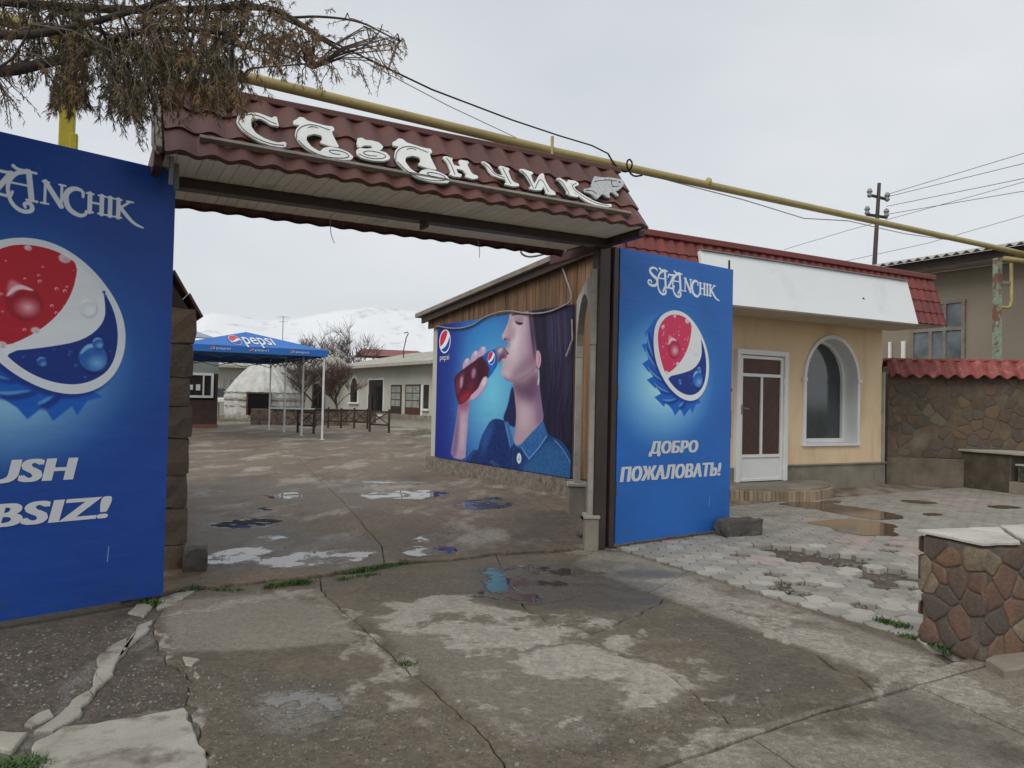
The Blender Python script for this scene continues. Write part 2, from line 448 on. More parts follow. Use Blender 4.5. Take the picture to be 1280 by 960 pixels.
def make_image(name, a, srgb=True):
    h, w = a.shape[:2]
    im = bpy.data.images.new(name, w, h, alpha=False)
    if not srgb: im.colorspace_settings.name = 'Non-Color'
    px = np.ones((h, w, 4), np.float32); px[..., :3] = a[::-1]
    im.pixels.foreach_set(px.ravel()); im.update(); im.pack()
    return im
def print_mat(name, im, rough=.35, wrinkle=.0, spec=.5):
    k = N(name); uv = k.n('ShaderNodeUVMap'); t = k.n('ShaderNodeTexImage'); t.image = im; t.extension = 'EXTEND'
    k.l(uv.outputs[0], t.inputs[0]); k.col(t.outputs[0]); k.rough(rough)
    if wrinkle: k.bump(k.noise(3.2, 4, .55, stretch=(1, 1, 2.4)), wrinkle, .03)
    k.b.inputs['Specular IOR Level'].default_value = spec
    return k.m
def set_uv(me, fn):
    uv = me.uv_layers.new(name='UVMap')
    for lp in me.loops: uv.data[lp.index].uv = fn(me.vertices[lp.vertex_index].co)
def homography(src, dst):
    A = []
    for (x, y), (u, v) in zip(src, dst):
        A += [[x, y, 1, 0, 0, 0, -u * x, -u * y], [0, 0, 0, x, y, 1, -v * x, -v * y]]
    hh = np.linalg.solve(np.array(A, float), np.array([c for q in dst for c in q], float)); hh = np.append(hh, 1).reshape(3, 3)
    def f(x, y):
        q = hh @ np.array([x, y, 1.0]); return q[0] / q[2], q[1] / q[2]
    return f
def text_mesh(name, body, mats, parent, box, shear=0.0, weight=0.0, depth=.002, M=None, label=None, spacing=1.0, fat=0.0):
    """flat lettering filling box = (x0, z0, x1, z1) in the local xz plane at y = M translation; faces -y"""
    cu = bpy.data.curves.new(name, 'FONT'); cu.body = body; cu.offset = weight; cu.shear = shear; cu.space_character = spacing
    cu.resolution_u = 4; cu.fill_mode = 'FRONT'
    o = bpy.data.objects.new('tmp', cu); COL.objects.link(o)
    dg = bpy.context.evaluated_depsgraph_get(); me = bpy.data.meshes.new_from_object(o.evaluated_get(dg))
    bpy.data.objects.remove(o); bpy.data.curves.remove(cu); me.name = name
    co = np.array([v.co for v in me.vertices]); lo = co.min(0); hi = co.max(0)
    x0, z0, x1, z1 = box
    for v in me.vertices:
        v.co = Vector((x0 + (v.co.x - lo[0]) / (hi[0] - lo[0]) * (x1 - x0), 0, z0 + (v.co.y - lo[1]) / (hi[1] - lo[1]) * (z1 - z0)))
    if fat:
        b_ = MB()
        for i_, sx_ in enumerate((0, -fat, fat)): b_.add([(v.co.x + sx_, v.co.y - .0005 * i_, v.co.z) for v in me.vertices], [tuple(p_.vertices) for p_ in me.polygons])
        me = b_.mesh(name, mats, fix=False)
    if M is not None: me.transform(M)
    me.materials.clear(); me.materials.append(mats)
    o = bpy.data.objects.new(name, me); COL.objects.link(o); o.parent = parent
    if label: o['label'] = label
    return o

# ================================================================== GROUND
rg = random.Random(11)
def rl(px, seg=.09, amp=.012, z=0.0):
    """a broken edge on the ground: photo-surveyed polyline, roughened"""
    P = [G(x, y, z) for x, y in px]; o = [P[0]]
    for a, b in zip(P, P[1:]):
        d = b - a; k = max(1, int(d.length / seg)); nn = Vector((-d.y, d.x, 0)).normalized()
        for j in range(1, k + 1):
            p = a + d * (j / k)
            if j < k: p = p + nn * rg.uniform(-amp, amp)
            o.append(p)
    return o
def loop(*ls):
    o = []
    for l_ in ls:
        for p in l_:
            if not o or (p - o[-1]).length > .012: o.append(p)
    if (o[0] - o[-1]).length < .012: o.pop()
    return o

# wear masks over the near ground: R clean concrete, G coarse gravel, B damp
GX0, GY1, GS, GN = -5.0, 12.6, 180, 1800
nprg = np.random.default_rng(5)
def gpx(pts): return [((p.x - GX0) * GS, (GY1 - p.y) * GS) for p in pts]
gp = Paint(GN, GN, (0, 0, 0))
wx = (val_noise(GN, GN, 60, nprg, 6, .62) - .5); wy = (val_noise(GN, GN, 60, nprg, 6, .62) - .5)
iy = np.clip(gp.yy + wy * 90, 0, GN - 1).astype(int); ix = np.clip(gp.xx + wx * 90, 0, GN - 1).astype(int)
IFLAT = iy * GN + ix
holes = val_noise(GN, GN, 70, nprg, 7, .68)
fine = val_noise(GN, GN, 9, nprg, 4, .6)
def gmask(px, feather=3, warp=True):
    mm = gp.mask(gpx([G(x, y) for x, y in px]), feather)
    return np.take(mm.ravel(), IFLAT) if warp else mm
clean = np.zeros((GN, GN), np.float32)
for px, op in (
    ([(457, 767), (509, 751), (545, 748), (588, 745), (610, 758), (645, 762), (680, 775), (706, 789), (726, 801), (680, 808), (619, 817), (588, 819), (549, 813), (544, 802), (557, 791), (531, 787), (509, 789), (492, 771)], 1.0),
    ([(627, 819), (724, 806), (759, 815), (820, 837), (864, 872), (838, 885), (794, 885), (724, 920), (706, 907), (776, 885), (785, 854), (741, 846), (689, 850), (645, 837)], 1.0),
    ([(662, 767), (706, 771), (772, 780), (724, 789), (702, 780)], .9), ([(737, 793), (785, 793), (803, 808), (820, 824), (776, 815)], .95),
    ([(405, 738), (430, 770), (470, 800), (500, 835), (515, 850), (495, 848), (465, 815), (425, 775), (398, 745)], .75),
    ([(500, 865), (535, 875), (530, 885), (495, 890)], .7), ([(195, 775), (205, 770), (215, 800), (225, 815), (203, 820)], .95),
    ([(200, 768), (300, 748), (405, 736), (408, 748), (330, 752), (250, 765)], .8), ([(425, 800), (450, 806), (440, 830), (425, 825)], .55),
    ([(835, 722), (1000, 770), (1105, 815), (1180, 830), (1100, 848), (1000, 805), (900, 768), (800, 735)], .85),
    ([(770, 690), (830, 706), (800, 718), (745, 703)], .5),
    ([(500, 590), (640, 585), (690, 600), (560, 604)], .25), ([(420, 612), (560, 606), (540, 616), (430, 618)], .4),
    ([(575, 630), (615, 624), (635, 634), (590, 640)], .7), ([(690, 690), (745, 680), (770, 686), (735, 695)], .6),
    ([(40, 915), (70, 905), (190, 885), (240, 884), (262, 962), (30, 962)], .9), ([(0, 915), (45, 915), (30, 945), (0, 940)], .9),
    ([(165, 790), (180, 775), (192, 785), (150, 830), (130, 860), (100, 885), (70, 910), (40, 910), (90, 880), (120, 830)], .85),
    ([(800, 945), (931, 912), (1036, 882), (1114, 857), (1187, 829), (1225, 836), (1142, 860), (1020, 895), (939, 923), (829, 960)], .85),
    ([(835, 955), (935, 925), (990, 950), (1000, 962), (835, 962)], .6), ([(960, 920), (1050, 895), (1180, 955), (1100, 965), (1000, 955)], .45),
    ([(1140, 862), (1200, 845), (1240, 860), (1290, 900), (1200, 875)], .8), ([(1150, 925), (1200, 930), (1230, 955), (1180, 950)], .35)):
    clean = np.maximum(clean, gmask(px) * op)
for _ in range(60):
    x, y = rg.uniform(420, 900), rg.uniform(760, 930); r = rg.uniform(3, 14)
    clean = np.maximum(clean, gmask([(x - r * 1.6, y), (x, y - r * .6), (x + r * 1.6, y + r * .2), (x + r * .2, y + r * .6)], 1) * rg.uniform(.3, .8))
clean *= np.clip((.66 - holes) / .07, 0, 1)
clean = np.clip(clean * (1.05 - .35 * fine), 0, 1)
grav = np.zeros((GN, GN), np.float32)
for px, op in (([(0, 800), (190, 765), (200, 820), (300, 838), (460, 860), (560, 890), (640, 960), (250, 965), (240, 890), (60, 905), (0, 910)], 1.0),
               ([(600, 900), (900, 860), (1050, 850), (1050, 880), (780, 955), (640, 962)], .9), ([(830, 770), (960, 800), (1040, 840), (980, 870), (850, 850)], .7),
               ([(410, 745), (600, 700), (740, 700), (700, 760), (600, 740), (480, 752)], .45)):
    grav = np.maximum(grav, gmask(px, 12) * op)
grav *= np.clip(.35 + 1.3 * val_noise(GN, GN, 40, nprg, 5, .6), 0, 1)
damp = np.zeros((GN, GN), np.float32)
for px, op in (([(590, 705), (745, 700), (850, 740), (800, 765), (720, 760), (640, 755), (590, 735)], .9), ([(780, 706), (862, 716), (805, 727), (765, 722)], 1.0),
               ([(300, 850), (450, 850), (460, 900), (400, 925), (310, 905)], .7), ([(230, 640), (480, 680), (470, 715), (235, 722)], .6),
               ([(930, 742), (925, 750), (905, 748), (915, 741)], 1.0), ([(1060, 885), (1140, 865), (1290, 930), (1290, 962), (1190, 955)], .6),
               ([(850, 760), (960, 800), (1050, 850), (900, 880), (880, 800)], .45), 
               ([(235, 600), (430, 590), (500, 640), (240, 640)], .35), ([(640, 640), (720, 640), (725, 670), (660, 680)], .4)):
    damp = np.maximum(damp, gmask(px, 14) * op)
water = np.zeros((GN, GN), np.float32)
WN_ = val_noise(GN, GN, 34, nprg, 6, .62); WF_ = val_noise(GN, GN, 120, nprg, 5, .6)
PUD = [('D', .0012, [(322, 866), (375, 860), (425, 868), (445, 888), (405, 902), (370, 914), (335, 902), (312, 880)]), ('D', .0012, [(590, 722), (602, 710), (640, 705), (690, 708), (745, 714), (725, 724), (745, 738), (705, 752), (660, 757), (630, 750), (596, 744)]),
       ('Y', .0232, [(325, 705), (380, 692), (440, 688), (480, 695), (450, 707), (385, 714), (330, 715)]), ('Y', .0232, [(495, 695), (525, 687), (572, 683), (572, 696), (520, 701)]), ('Y', .0232, [(314, 675), (345, 668), (362, 676), (334, 682)]),
       ('Y', .0232, [(255, 657), (310, 649), (358, 653), (335, 664), (268, 665)]), ('Y', .0232, [(445, 619), (530, 613), (565, 618), (525, 626), (455, 626)]), ('Y', .0232, [(325, 622), (368, 617), (385, 622), (345, 628)]), ('Y', .0232, [(285, 641), (350, 634), (350, 647), (300, 650)]),
       ('Y', .0232, [(500, 675), (540, 669), (555, 677), (520, 682)]), ('Y', .0232, [(240, 702), (300, 686), (345, 692), (305, 706), (255, 712)]), ('Y', .0232, [(560, 632), (620, 622), (650, 634), (590, 642)]), ('Y', .0232, [(415, 606), (520, 598), (560, 604), (470, 611)])]
for _, _, px in PUD:
    mm = gp.mask(gpx([G(x, y) for x, y in px]), 9); water = np.maximum(water, np.clip((mm * .95 + (WN_ - .5) * 2.6 + (WF_ - .5) * 1.3 - .67) * 4, 0, 1) * (mm > .02))
    damp = np.maximum(damp, blur(mm, 14) * .75)
silt = gmask(PUD[0][2], 6); clean = np.maximum(clean, silt * .55)
f3 = val_noise(GN, GN, 5, nprg, 3, .7); clean = np.clip(clean + (f3 - .5) * .9 * np.clip(clean * (1.25 - clean) * 3, 0, 1), 0, 1)
SLN = val_noise(GN, GN, 110, nprg, 5, .5)
for px, op in (([(205, 775), (215, 752), (300, 744), (402, 740), (450, 800), (330, 812), (215, 815)], .42), ([(775, 690), (862, 716), (1000, 762), (1180, 826), (1100, 848), (1030, 820), (880, 766), (715, 705), (745, 690)], .5),
               ([(640, 1000), (792, 952), (1036, 885), (1187, 832), (1300, 820), (1400, 960), (700, 1040)], .3), ([(460, 770), (600, 750), (720, 795), (860, 875), (740, 930), (640, 930), (560, 870)], .22)):
    clean = np.maximum(clean, gmask(px, 4, False) * op * (.55 + .9 * SLN) * np.clip((.76 - holes) / .16, 0, 1))
edge_ = np.clip(np.minimum.reduce([gp.xx, gp.yy, GN - 1 - gp.xx, GN - 1 - gp.yy]) / 60 - .05, 0, 1); clean = clean * edge_; grav = grav * edge_; damp = damp * edge_; water = water * edge_
WIM = make_image('standing_water', np.repeat(water[..., None], 3, -1), srgb=False)
GIM = make_image('ground_wear', np.stack([clean, grav, damp], -1), srgb=False)

def ground_mat(name, mud1, mud2, conc1, conc2, base_gravel=0.0, use=True, streak=None, rough=.8):
    k = N(name); P = k.pos()
    if use:
        mpn = k.n('ShaderNodeMapping'); mpn.inputs['Scale'].default_value = (GS / GN, GS / GN, 1)
        mpn.inputs['Location'].default_value = (-GX0 * GS / GN, -(GY1 - GN / GS) * GS / GN, 0)
        k.l(P, mpn.inputs[0]); t = k.n('ShaderNodeTexImage'); t.image = GIM; t.extension = 'EXTEND'; k.l(mpn.outputs[0], t.inputs[0])
        sp = k.n('ShaderNodeSeparateColor'); k.l(t.outputs[0], sp.inputs[0]); cR, cG, cB = sp.outputs[0], sp.outputs[1], sp.outputs[2]
        t2 = k.n('ShaderNodeTexImage'); t2.image = WIM; t2.extension = 'EXTEND'; k.l(mpn.outputs[0], t2.inputs[0]); W_ = t2.outputs[0]
    big = k.noise(.9, 6, .6); med = k.noise(7, 6, .62); fin = k.noise(130, 6, .75); vo = k.n('ShaderNodeTexVoronoi'); vo.inputs['Scale'].default_value = 52
    k.l(P, vo.inputs['Vector'])
    mud = k.mix(k.ramp(big, .35, .65), mud1, mud2)
    mud = k.mix(k.ramp(med, .5, .75, 0, .6), mud, tuple(x * 1.45 for x in mud1))
    mud = k.mix(k.ramp(med, .48, .25, 0, .6), mud, tuple(x * .6 for x in mud2))
    conc = k.mix(k.ramp(med, .35, .7), conc1, conc2)
    if streak and not use:
        conc = k.mix(k.ramp(k.noise(1.0, 6, .65, stretch=streak), .42, .68), conc, mud); 
    # pebbles in the mud: every cell its own tone
    sel = k.n('ShaderNodeSeparateColor'); k.l(vo.outputs['Color'], sel.inputs[0])
    peb = k.math('MULTIPLY', k.ramp(vo.outputs['Distance'], .42, .3), k.ramp(sel.outputs[0], .55, .6))
    pc = k.mix(sel.outputs[1], (.055, .044, .034), (.25, .22, .185))
    gm = k.math('ADD', k.math('MULTIPLY', cG, .8), .2) if use else base_gravel
    mudg = k.mix(k.math('MULTIPLY', peb, gm), mud, pc)
    c = k.mix(cR, mudg, conc) if use else (k.mix(base_gravel, conc, mudg))
    if use and streak: c = k.mix(k.ramp(k.noise(1.3, 7, .68, stretch=streak), .52, .62, 0, .7), c, conc1); c = k.mix(k.ramp(k.noise(.8, 6, .65, stretch=streak), .46, .36, 0, .55), c, tuple(x * .55 for x in mud2))
    if use: c = k.mix(k.math('MULTIPLY', cB, .55), c, (.045, .038, .031))
    if use: c = k.mix(W_, c, k.mix(.45, c, (.03, .027, .023)))
    g = k.math('MULTIPLY', k.ramp(fin, .3, .7, .5, 1.5), k.ramp(k.noise(28, 5, .72), .3, .7, .66, 1.34))
    x = k.n('ShaderNodeVectorMath', operation='SCALE'); k.l(c, x.inputs[0]); k.l(g, x.inputs['Scale']); k.col(x.outputs[0])
    r = k.ramp(med, .3, .7, rough - .12, rough + .1)
    if use: r = k.math('SUBTRACT', r, k.math('MULTIPLY', cB, .36)); r = k.math('ADD', k.math('MULTIPLY', r, k.math('SUBTRACT', 1.0, W_)), k.math('MULTIPLY', W_, .03))
    k.rough(r)
    h = k.math('ADD', k.math('MULTIPLY', fin, .6), k.math('MULTIPLY', k.math('MULTIPLY', peb, gm), .8))
    h = k.math('ADD', h, k.math('MULTIPLY', med, 1.2))
    if use: h = k.math('ADD', h, k.math('MULTIPLY', cR, .5))
    if use: h = k.math('MULTIPLY', h, k.math('SUBTRACT', 1.0, W_))
    k.bump(h, .8, .010)
    return k.m
MUD1, MUD2 = (.154, .124, .086), (.104, .084, .058)
DRIVE = ground_mat('muddy_worn_concrete', MUD1, MUD2, (.42, .385, .325), (.32, .29, .245))
DIRT = ground_mat('gravelly_dirt', (.118, .094, .067), (.080, .064, .047), (.2, .18, .16), (.15, .14, .12))
YARD = ground_mat('brown_yard_concrete', (.186, .140, .098), (.138, .105, .074), (.38, .34, .29), (.28, .245, .205), streak=(.9, .35, 1, R(-30)))
YARD_FAR = ground_mat('yard_concrete_far', (.19, .138, .094), (.145, .108, .076), (.36, .32, .27), (.27, .235, .195), use=False, base_gravel=.55, streak=(.5, .12, 1, R(-30)))
EARTH = mat('earth', (.11, .10, .06), (.07, .075, .04), .02, .95, 0, 3, grain=.1)
WATER = N('puddle_water'); WATER.b.inputs['Base Color'].default_value = (.035, .03, .025, 1); WATER.rough(WATER.ramp(WATER.noise(4, 3), .3, .7, .02, .07)); WATER.b.inputs['IOR'].default_value = 1.36; WATER = WATER.m
MUDWATER = N('muddy_water'); MUDWATER.col(MUDWATER.mix(MUDWATER.ramp(MUDWATER.noise(3, 5), .35, .65), (.13, .085, .05), (.09, .062, .04))); MUDWATER.rough(.09); MUDWATER.b.inputs['IOR'].default_value = 1.33; MUDWATER = MUDWATER.m
GREYWATER = N('clay_water'); GREYWATER.col(GREYWATER.mix(GREYWATER.ramp(GREYWATER.noise(6, 5), .35, .65), (.2, .185, .165), (.13, .12, .105))); GREYWATER.rough(.2); GREYWATER = GREYWATER.m

mb = MB(); mb.add([(-20000, -500, -.06), (20000, -500, -.06), (20000, 20000, -.06), (-20000, 20000, -.06)], [(0, 1, 2, 3)])
structure(mb.obj('ground', EARTH))
mb = MB(); mb.add([(-9, -4, -.045), (12, -4, -.045), (12, 5.2, -.045), (12, 14.5, -.04), (-9, 14.5, -.045), (-9, 5.6, -.045)], [(0, 1, 2, 3, 4, 5)])
structure(mb.obj('dirt', DIRT, fix=False))

THR = rl([(150, 752), (215, 742), (260, 737), (330, 729), (400, 722), (450, 712), (500, 706), (560, 702), (620, 694), (690, 691), (750, 686)], .07, .02)
n0, n1, n2 = 5, 8, 9
def cut(line, px):  # index of the point on a line closest to a photo point
    q = G(*px); return min(range(len(line)), key=lambda i: (line[i] - q).length)
i1, i2, i3 = cut(THR, (405, 721)), cut(THR, (622, 694)), cut(THR, (700, 690))
L1 = [THR[i1]] + rl([(402, 738), (430, 765), (470, 800), (500, 830), (560, 880), (600, 915), (630, 952), (646, 985)], .08, .012)
L2 = [THR[i2]] + rl([(640, 740), (658, 762), (724, 796), (763, 815), (820, 832), (877, 876), (928, 914)], .08, .014)
L3 = [THR[i3]] + rl([(763, 725), (820, 745), (877, 767), (960, 797), (1020, 818), (1045, 838), (1100, 851)], .08, .01)
CU = rl([(560, 1040), (640, 1003), (792, 952), (931, 914), (1036, 885), (1114, 860), (1187, 832), (1260, 808)], .1, .006)
CL = rl([(600, 1040), (829, 958), (939, 921), (1020, 893), (1142, 858), (1223, 836), (1300, 812)], .1, .006)
PB = rl([(768, 686), (862, 714), (963, 747), (1101, 787), (1150, 803), (1215, 822)], .1, .006)
j = cut(CU, (928, 914)); j2 = cut(CU, (1100, 862)); L2[-1] = CU[j]; L3[-1] = CU[j2]
X1 = rl([(478, 806), (530, 824), (584, 821), (684, 806), (724, 797)], .07, .012); k1 = cut(L1, (478, 806)); k2 = cut(L2, (724, 797)); X1[0] = L1[k1]; X1[-1] = L2[k2]
X2 = rl([(724, 797), (772, 780), (830, 752)], .07, .012); k3 = cut(L3, (830, 750)); X2[0] = L2[k2]; X2[-1] = L3[k3]
drive = thing('driveway', '', '', ); del drive['label'], drive['category']; structure(drive)
def panel(poly, m, parent, z=0.0, name='slab', ch=.013):
    return slab_mb([Vector((p.x, p.y, 0)) for p in poly], z, .05, ch * .55, .0035).obj(name, m, parent, fix=False)
jl = cut(CU, (660, 996)); L1[-1] = CU[jl]
edgeA = CU[:jl + 1][::-1] + rl([(262, 1040), (262, 960), (238, 892), (242, 850), (206, 818), (194, 776)], .06, .03)
lp0 = [Vector((p.x, p.y, 0)) for p in loop([G(-60, 1040), G(-700, 900), G(-900, 720), G(-300, 735), G(150, 752)], THR[:cut(THR, (215, 742)) + 1], edgeA[::-1][:len(edgeA) - jl - 1])]
structure(slab_mb(lp0, -.0125, .03, .004).obj('dirt_patch', DIRT, fix=False))
panel(loop(edgeA, THR[cut(THR, (215, 742)):i1 + 1], L1[1:]), DRIVE, drive, 0)
panel(loop(L1[:k1 + 1], X1[1:], L2[:k2][::-1], THR[i1:i2 + 1][::-1]), DRIVE, drive, 0)
panel(loop(L1[k1:][::1], CU[jl:j + 1], L2[k2:-1][::-1], X1[1:-1][::-1]), DRIVE, drive, 0)
panel(loop(L2[:k2 + 1], X2[1:], L3[:k3][::-1], THR[i2:i3 + 1][::-1]), DRIVE, drive, 0)
panel(loop(L2[k2:], CU[j + 1:j2 + 1], L3[k3:-1][::-1], X2[1:-1][::-1]), DRIVE, drive, 0)
q1, q2 = cut(L3, (808, 741)), cut(PB, (866, 715))
panel(loop(L3[:q1 + 1], PB[:q2 + 1][::-1], THR[i3:][::-1]), DRIVE, drive, .003)
panel(loop(L3[q1:], CU[j2 + 1:cut(CU, (1190, 831)) + 1], PB[q2:cut(PB, (1150, 803)) + 1][::-1]), DRIVE, drive, .004)
# kerb band and pavement slabs towards the street
kerb = structure(slab_mb(loop(CU, CL[::-1]), .014, .06, .008).obj('kerb', DRIVE, fix=False))
pave = structure(thing('pavement', '', '')); del pave['label'], pave['category']
c1_, c2_, c3_, c4_ = cut(CL, (939, 921)), cut(CL, (1045, 886)), cut(CL, (1150, 856)), len(CL) - 1
J1 = rl([(939, 921), (959, 934), (996, 960), (1080, 1020)], .08, .012); J1[0] = CL[c1_]
J2 = rl([(1045, 886), (1057, 891), (1183, 960), (1290, 1020)], .08, .01); J2[0] = CL[c2_]
J3 = rl([(1150, 856), (1154, 860), (1280, 917), (1420, 985)], .08, .01); J3[0] = CL[c3_]
panel(loop(CL[:c1_ + 1], J1[1:]), DRIVE, pave, -.002); panel(loop(CL[c1_:c2_ + 1], J2[1:], J1[1:][::-1]), DRIVE, pave, .002)
panel(loop(CL[c2_:c3_ + 1], J3[1:], J2[1:][::-1]), DRIVE, pave, -.004); panel(loop(CL[c3_:], rl([(1500, 880)]), J3[1:][::-1]), DRIVE, pave, .003)
# broken concrete band and slab remains in the dirt on the left
BANDM = mat('worn_pale_concrete', (.40, .375, .32), (.30, .275, .23), 3, .85, .5, 120, .004, stain=(.14, .115, .088), sscale=5, slo=.52, shi=.68)
band = structure(thing('broken_concrete', '', '')); del band['label'], band['category']
for px in ([(191, 775), (184, 790), (168, 803), (160, 808), (148, 824), (160, 800), (172, 782)], [(160, 809), (148, 824), (142, 843), (131, 853), (120, 838), (121, 823), (140, 806), (158, 798)],
           [(130, 854), (118, 868), (112, 862), (116, 852), (120, 840)], [(117, 869), (102, 882), (84, 884), (90, 874), (112, 862)], [(101, 883), (99, 897), (66, 913), (42, 915), (60, 903), (82, 885)],
           [(62, 886), (68, 895), (40, 908), (30, 905), (45, 892)], [(262, 1000), (256, 945), (242, 913), (230, 886), (172, 898), (78, 910), (43, 929), (30, 962), (20, 1000)], [(0, 915), (35, 917), (16, 940), (-30, 935), (-30, 915)],
           [(250, 735), (215, 757), (196, 762), (200, 748), (220, 742)], [(196, 748), (180, 770), (160, 765), (172, 752)], [(228, 822), (250, 825), (240, 834), (232, 832)], [(243, 838), (252, 845), (247, 850), (240, 846)]):
    P = rough_poly([Vector((*G(x, y).xy, 0)) for x, y in px], .05, .012, rg)
    slab_mb(P, rg.uniform(.0, .008), .05, .006).obj('concrete_piece', BANDM, band, fix=False)

# courtyard beyond the gate
yard = structure(thing('courtyard', '', '')); del yard['label'], yard['category']
mb = MB(); mb.add([(-45, 9, .010), (-4, 8.6, .010), (1, 9.2, .010), (10, 15, .010), (10, 80, .010), (-45, 80, .010)], [(0, 1, 2, 3, 4, 5)]); mb.obj('yard_base', YARD, yard)
C1 = rl([(480, 690), (430, 630), (388, 590), (362, 563)], .2, .015); C2 = rl([(640, 692), (560, 655), (489, 628), (430, 599), (392, 573)], .2, .015)
a1, a2 = cut(THR, (480, 707)), cut(THR, (645, 693)); C1[0] = THR[a1]; C2[0] = THR[a2]
TH2 = [p + Vector((0, .012, 0)) for p in THR]
far_l, far_r = G(150, 560), G(330, 566)
cx = rl([(90, 634), (257, 625), (375, 619), (418, 617)], .15, .012); e1 = cut(C1, (418, 617)); cx[-1] = C1[e1]
panel(loop(TH2[:a1 + 1], C1[1:e1 + 1], cx[::-1][1:], [Vector((-6.5, 8.0, 0)), Vector((-5, 5.6, 0))]), YARD, yard, .022)
panel(loop(cx, C1[e1 + 1:], [Vector((-14, 19, 0))]), YARD, yard, .022)
ox = rl([(536, 645), (445, 648)], .15, .012); o2, o1 = cut(C2, (536, 645)), cut(C1, (445, 648)); ox[0] = C2[o2]; ox[-1] = C1[o1]
panel(loop(TH2[a1:a2 + 1], C2[1:o2 + 1], ox[1:], C1[1:o1][::-1]), YARD, yard, .022)
panel(loop(C2[o2:-1], C1[o1:-1][::-1], ox[1:-1][::-1]), YARD, yard, .022)
wl = [G(745, 684), G(722, 640), G(716, 624), G(542, 590), G(440, 565)]
panel(loop(TH2[a2:], wl, C2[1:-1][::-1]), YARD, yard, .022)

# puddles
def puddle(px, m, z, seg=.05, amp=.02):
    P = [Vector((*G(x, y).xy, z)) for x, y in px]; P = [Vector(q) for q in chaikin([tuple(q) for q in P], 1)]
    size = max((a - b).length for a in P for b in P)
    for sg_, am_ in ((size / 6, .045), (size / 14, .022), (size / 34, .010)): P = rough_poly(P, sg_, size * am_, rg)
    return structure(MB().add([tuple(p) for p in P], [tuple(range(len(P)))]).obj('puddle', m))
for knd, z_, px in PUD:
    P = [Vector((*q[:2], z_)) for q in chaikin([tuple(G(x, y)) for x, y in px], 2)]
    structure(MB().add([tuple(p) for p in P], [tuple(range(len(P)))]).obj('puddle', DRIVE if knd == 'D' else YARD))

# hexagonal paving on the right, with torn-out patches
pav = structure(thing('paved_forecourt', '', '')); del pav['label'], pav['category']
area = [p.xy for p in PB] + [Vector((3.6, 4.2)), Vector((11.5, 7.2)), Vector((11.5, 13.6)), Vector((6.9, 14.3)), Vector((1.0, 11.2))]
z3 = lambda pts: [G(760 + x / 2.462, 580 + y / 2.462) for x, y in pts]
HOLES = [z3(q) for q in ([(435, 250), (560, 262), (650, 264), (740, 285), (800, 298), (720, 312), (640, 308), (560, 288), (500, 265)], [(760, 330), (860, 316), (950, 340), (920, 392), (850, 372), (780, 352)],
         [(480, 332), (560, 345), (628, 368), (580, 380), (530, 362)], [(490, 370), (565, 385), (580, 407), (520, 402)], [(640, 408), (722, 420), (690, 434)], [(335, 268), (445, 285), (380, 294)],
         [(338, 320), (405, 325), (368, 337)], [(735, 430), (790, 434), (770, 446)], [(800, 262), (880, 265), (860, 280)], [(890, 250), (950, 252), (940, 266)], [(235, 310), (300, 318), (270, 330)], [(150, 296), (205, 306), (180, 314)], [(560, 392), (640, 398), (600, 412)], [(430, 328), (490, 330), (470, 345)], [(690, 300), (790, 306), (740, 318)])]
HOLES = [[sum(h_, Vector()) / len(h_) + (p - sum(h_, Vector()) / len(h_)) * 1.16 for p in h_] for h_ in HOLES]
ap = 2.0 / math.sqrt(3)
hr = .0855 * ap
def hex_mb(rr, mb, c, m_, zj=0.0, tilt=(0, 0), th=.05, mi=0):
    mb.m = mi; o = []; ang = R(27)
    for (r_, z) in ((rr - .005, 0.0), (rr - .001, -.006), (rr - .001, -th)):
        for i in range(6):
            a = ang + math.pi / 3 * i; x, y = r_ * math.cos(a), r_ * math.sin(a)
            o.append((c[0] + x, c[1] + y, z + zj + x * tilt[0] + y * tilt[1]))
    f = [(0, 1, 2, 3, 4, 5)] + [(i, 6 + i, 6 + (i + 1) % 6, (i + 1) % 6) for i in range(6)] + [(6 + i, 12 + i, 12 + (i + 1) % 6, 6 + (i + 1) % 6) for i in range(6)]
    return mb.add(o, f)
PAVER = mat('grey_paver', (.385, .365, .32), (.275, .255, .22), 3.5, .8, .4, 110, .003, vary=.2, stain=(.19, .16, .125), sscale=2.2, slo=.55, shi=.75)
PAVER_PINK = mat('pink_paver', (.44, .34, .305), (.37, .285, .255), 3, .8, .4, 110, .003, vary=.15, stain=(.17, .13, .11), sscale=1.8, slo=.55)
hm = hex_mb(hr, MB(), (0, 0), None).mesh('paver', PAVER, fix=False); hmp = hex_mb(hr, MB(), (0, 0), None).mesh('paver_pink', PAVER_PINK, fix=False)
spots = []
u27 = Vector((math.cos(R(27)), math.sin(R(27)))); v27 = Vector((-u27.y, u27.x)); dx = .177 * ap * .75; step = .177
for i in range(-80, 125):
    for q in range(-70, 105):
        c = Vector((4, 8)) + u27 * (i * dx) + v27 * (q * step + (i % 2) * step / 2)
        if abs(c.x) > c.y * .72 + .3 or c.y < 4.2: continue
        if not inside(c.x, c.y, area): continue
        if any(inside(c.x + rg.uniform(-.09, .09), c.y + rg.uniform(-.09, .09), h_) for h_ in HOLES): continue
        spots.append(c)
spots.sort(key=lambda c: c.length)
rest = MB()
for i, c in enumerate(spots):
    pk = rg.random() < (.3 if math.sin(c.x * 2.1) + math.sin(c.y * 1.7 + 1) > 1.3 else .03); z = .006 + rg.uniform(-.0025, .0025); t = (rg.uniform(-.012, .012), rg.uniform(-.012, .012))
    if i < 300: inst('paver', hmp if pk else hm, pav, (c.x, c.y, z), (t[1], -t[0], 0))
    else: hex_mb(hr, rest, (c.x, c.y), None, z, t, .03, 1 if pk else 0)
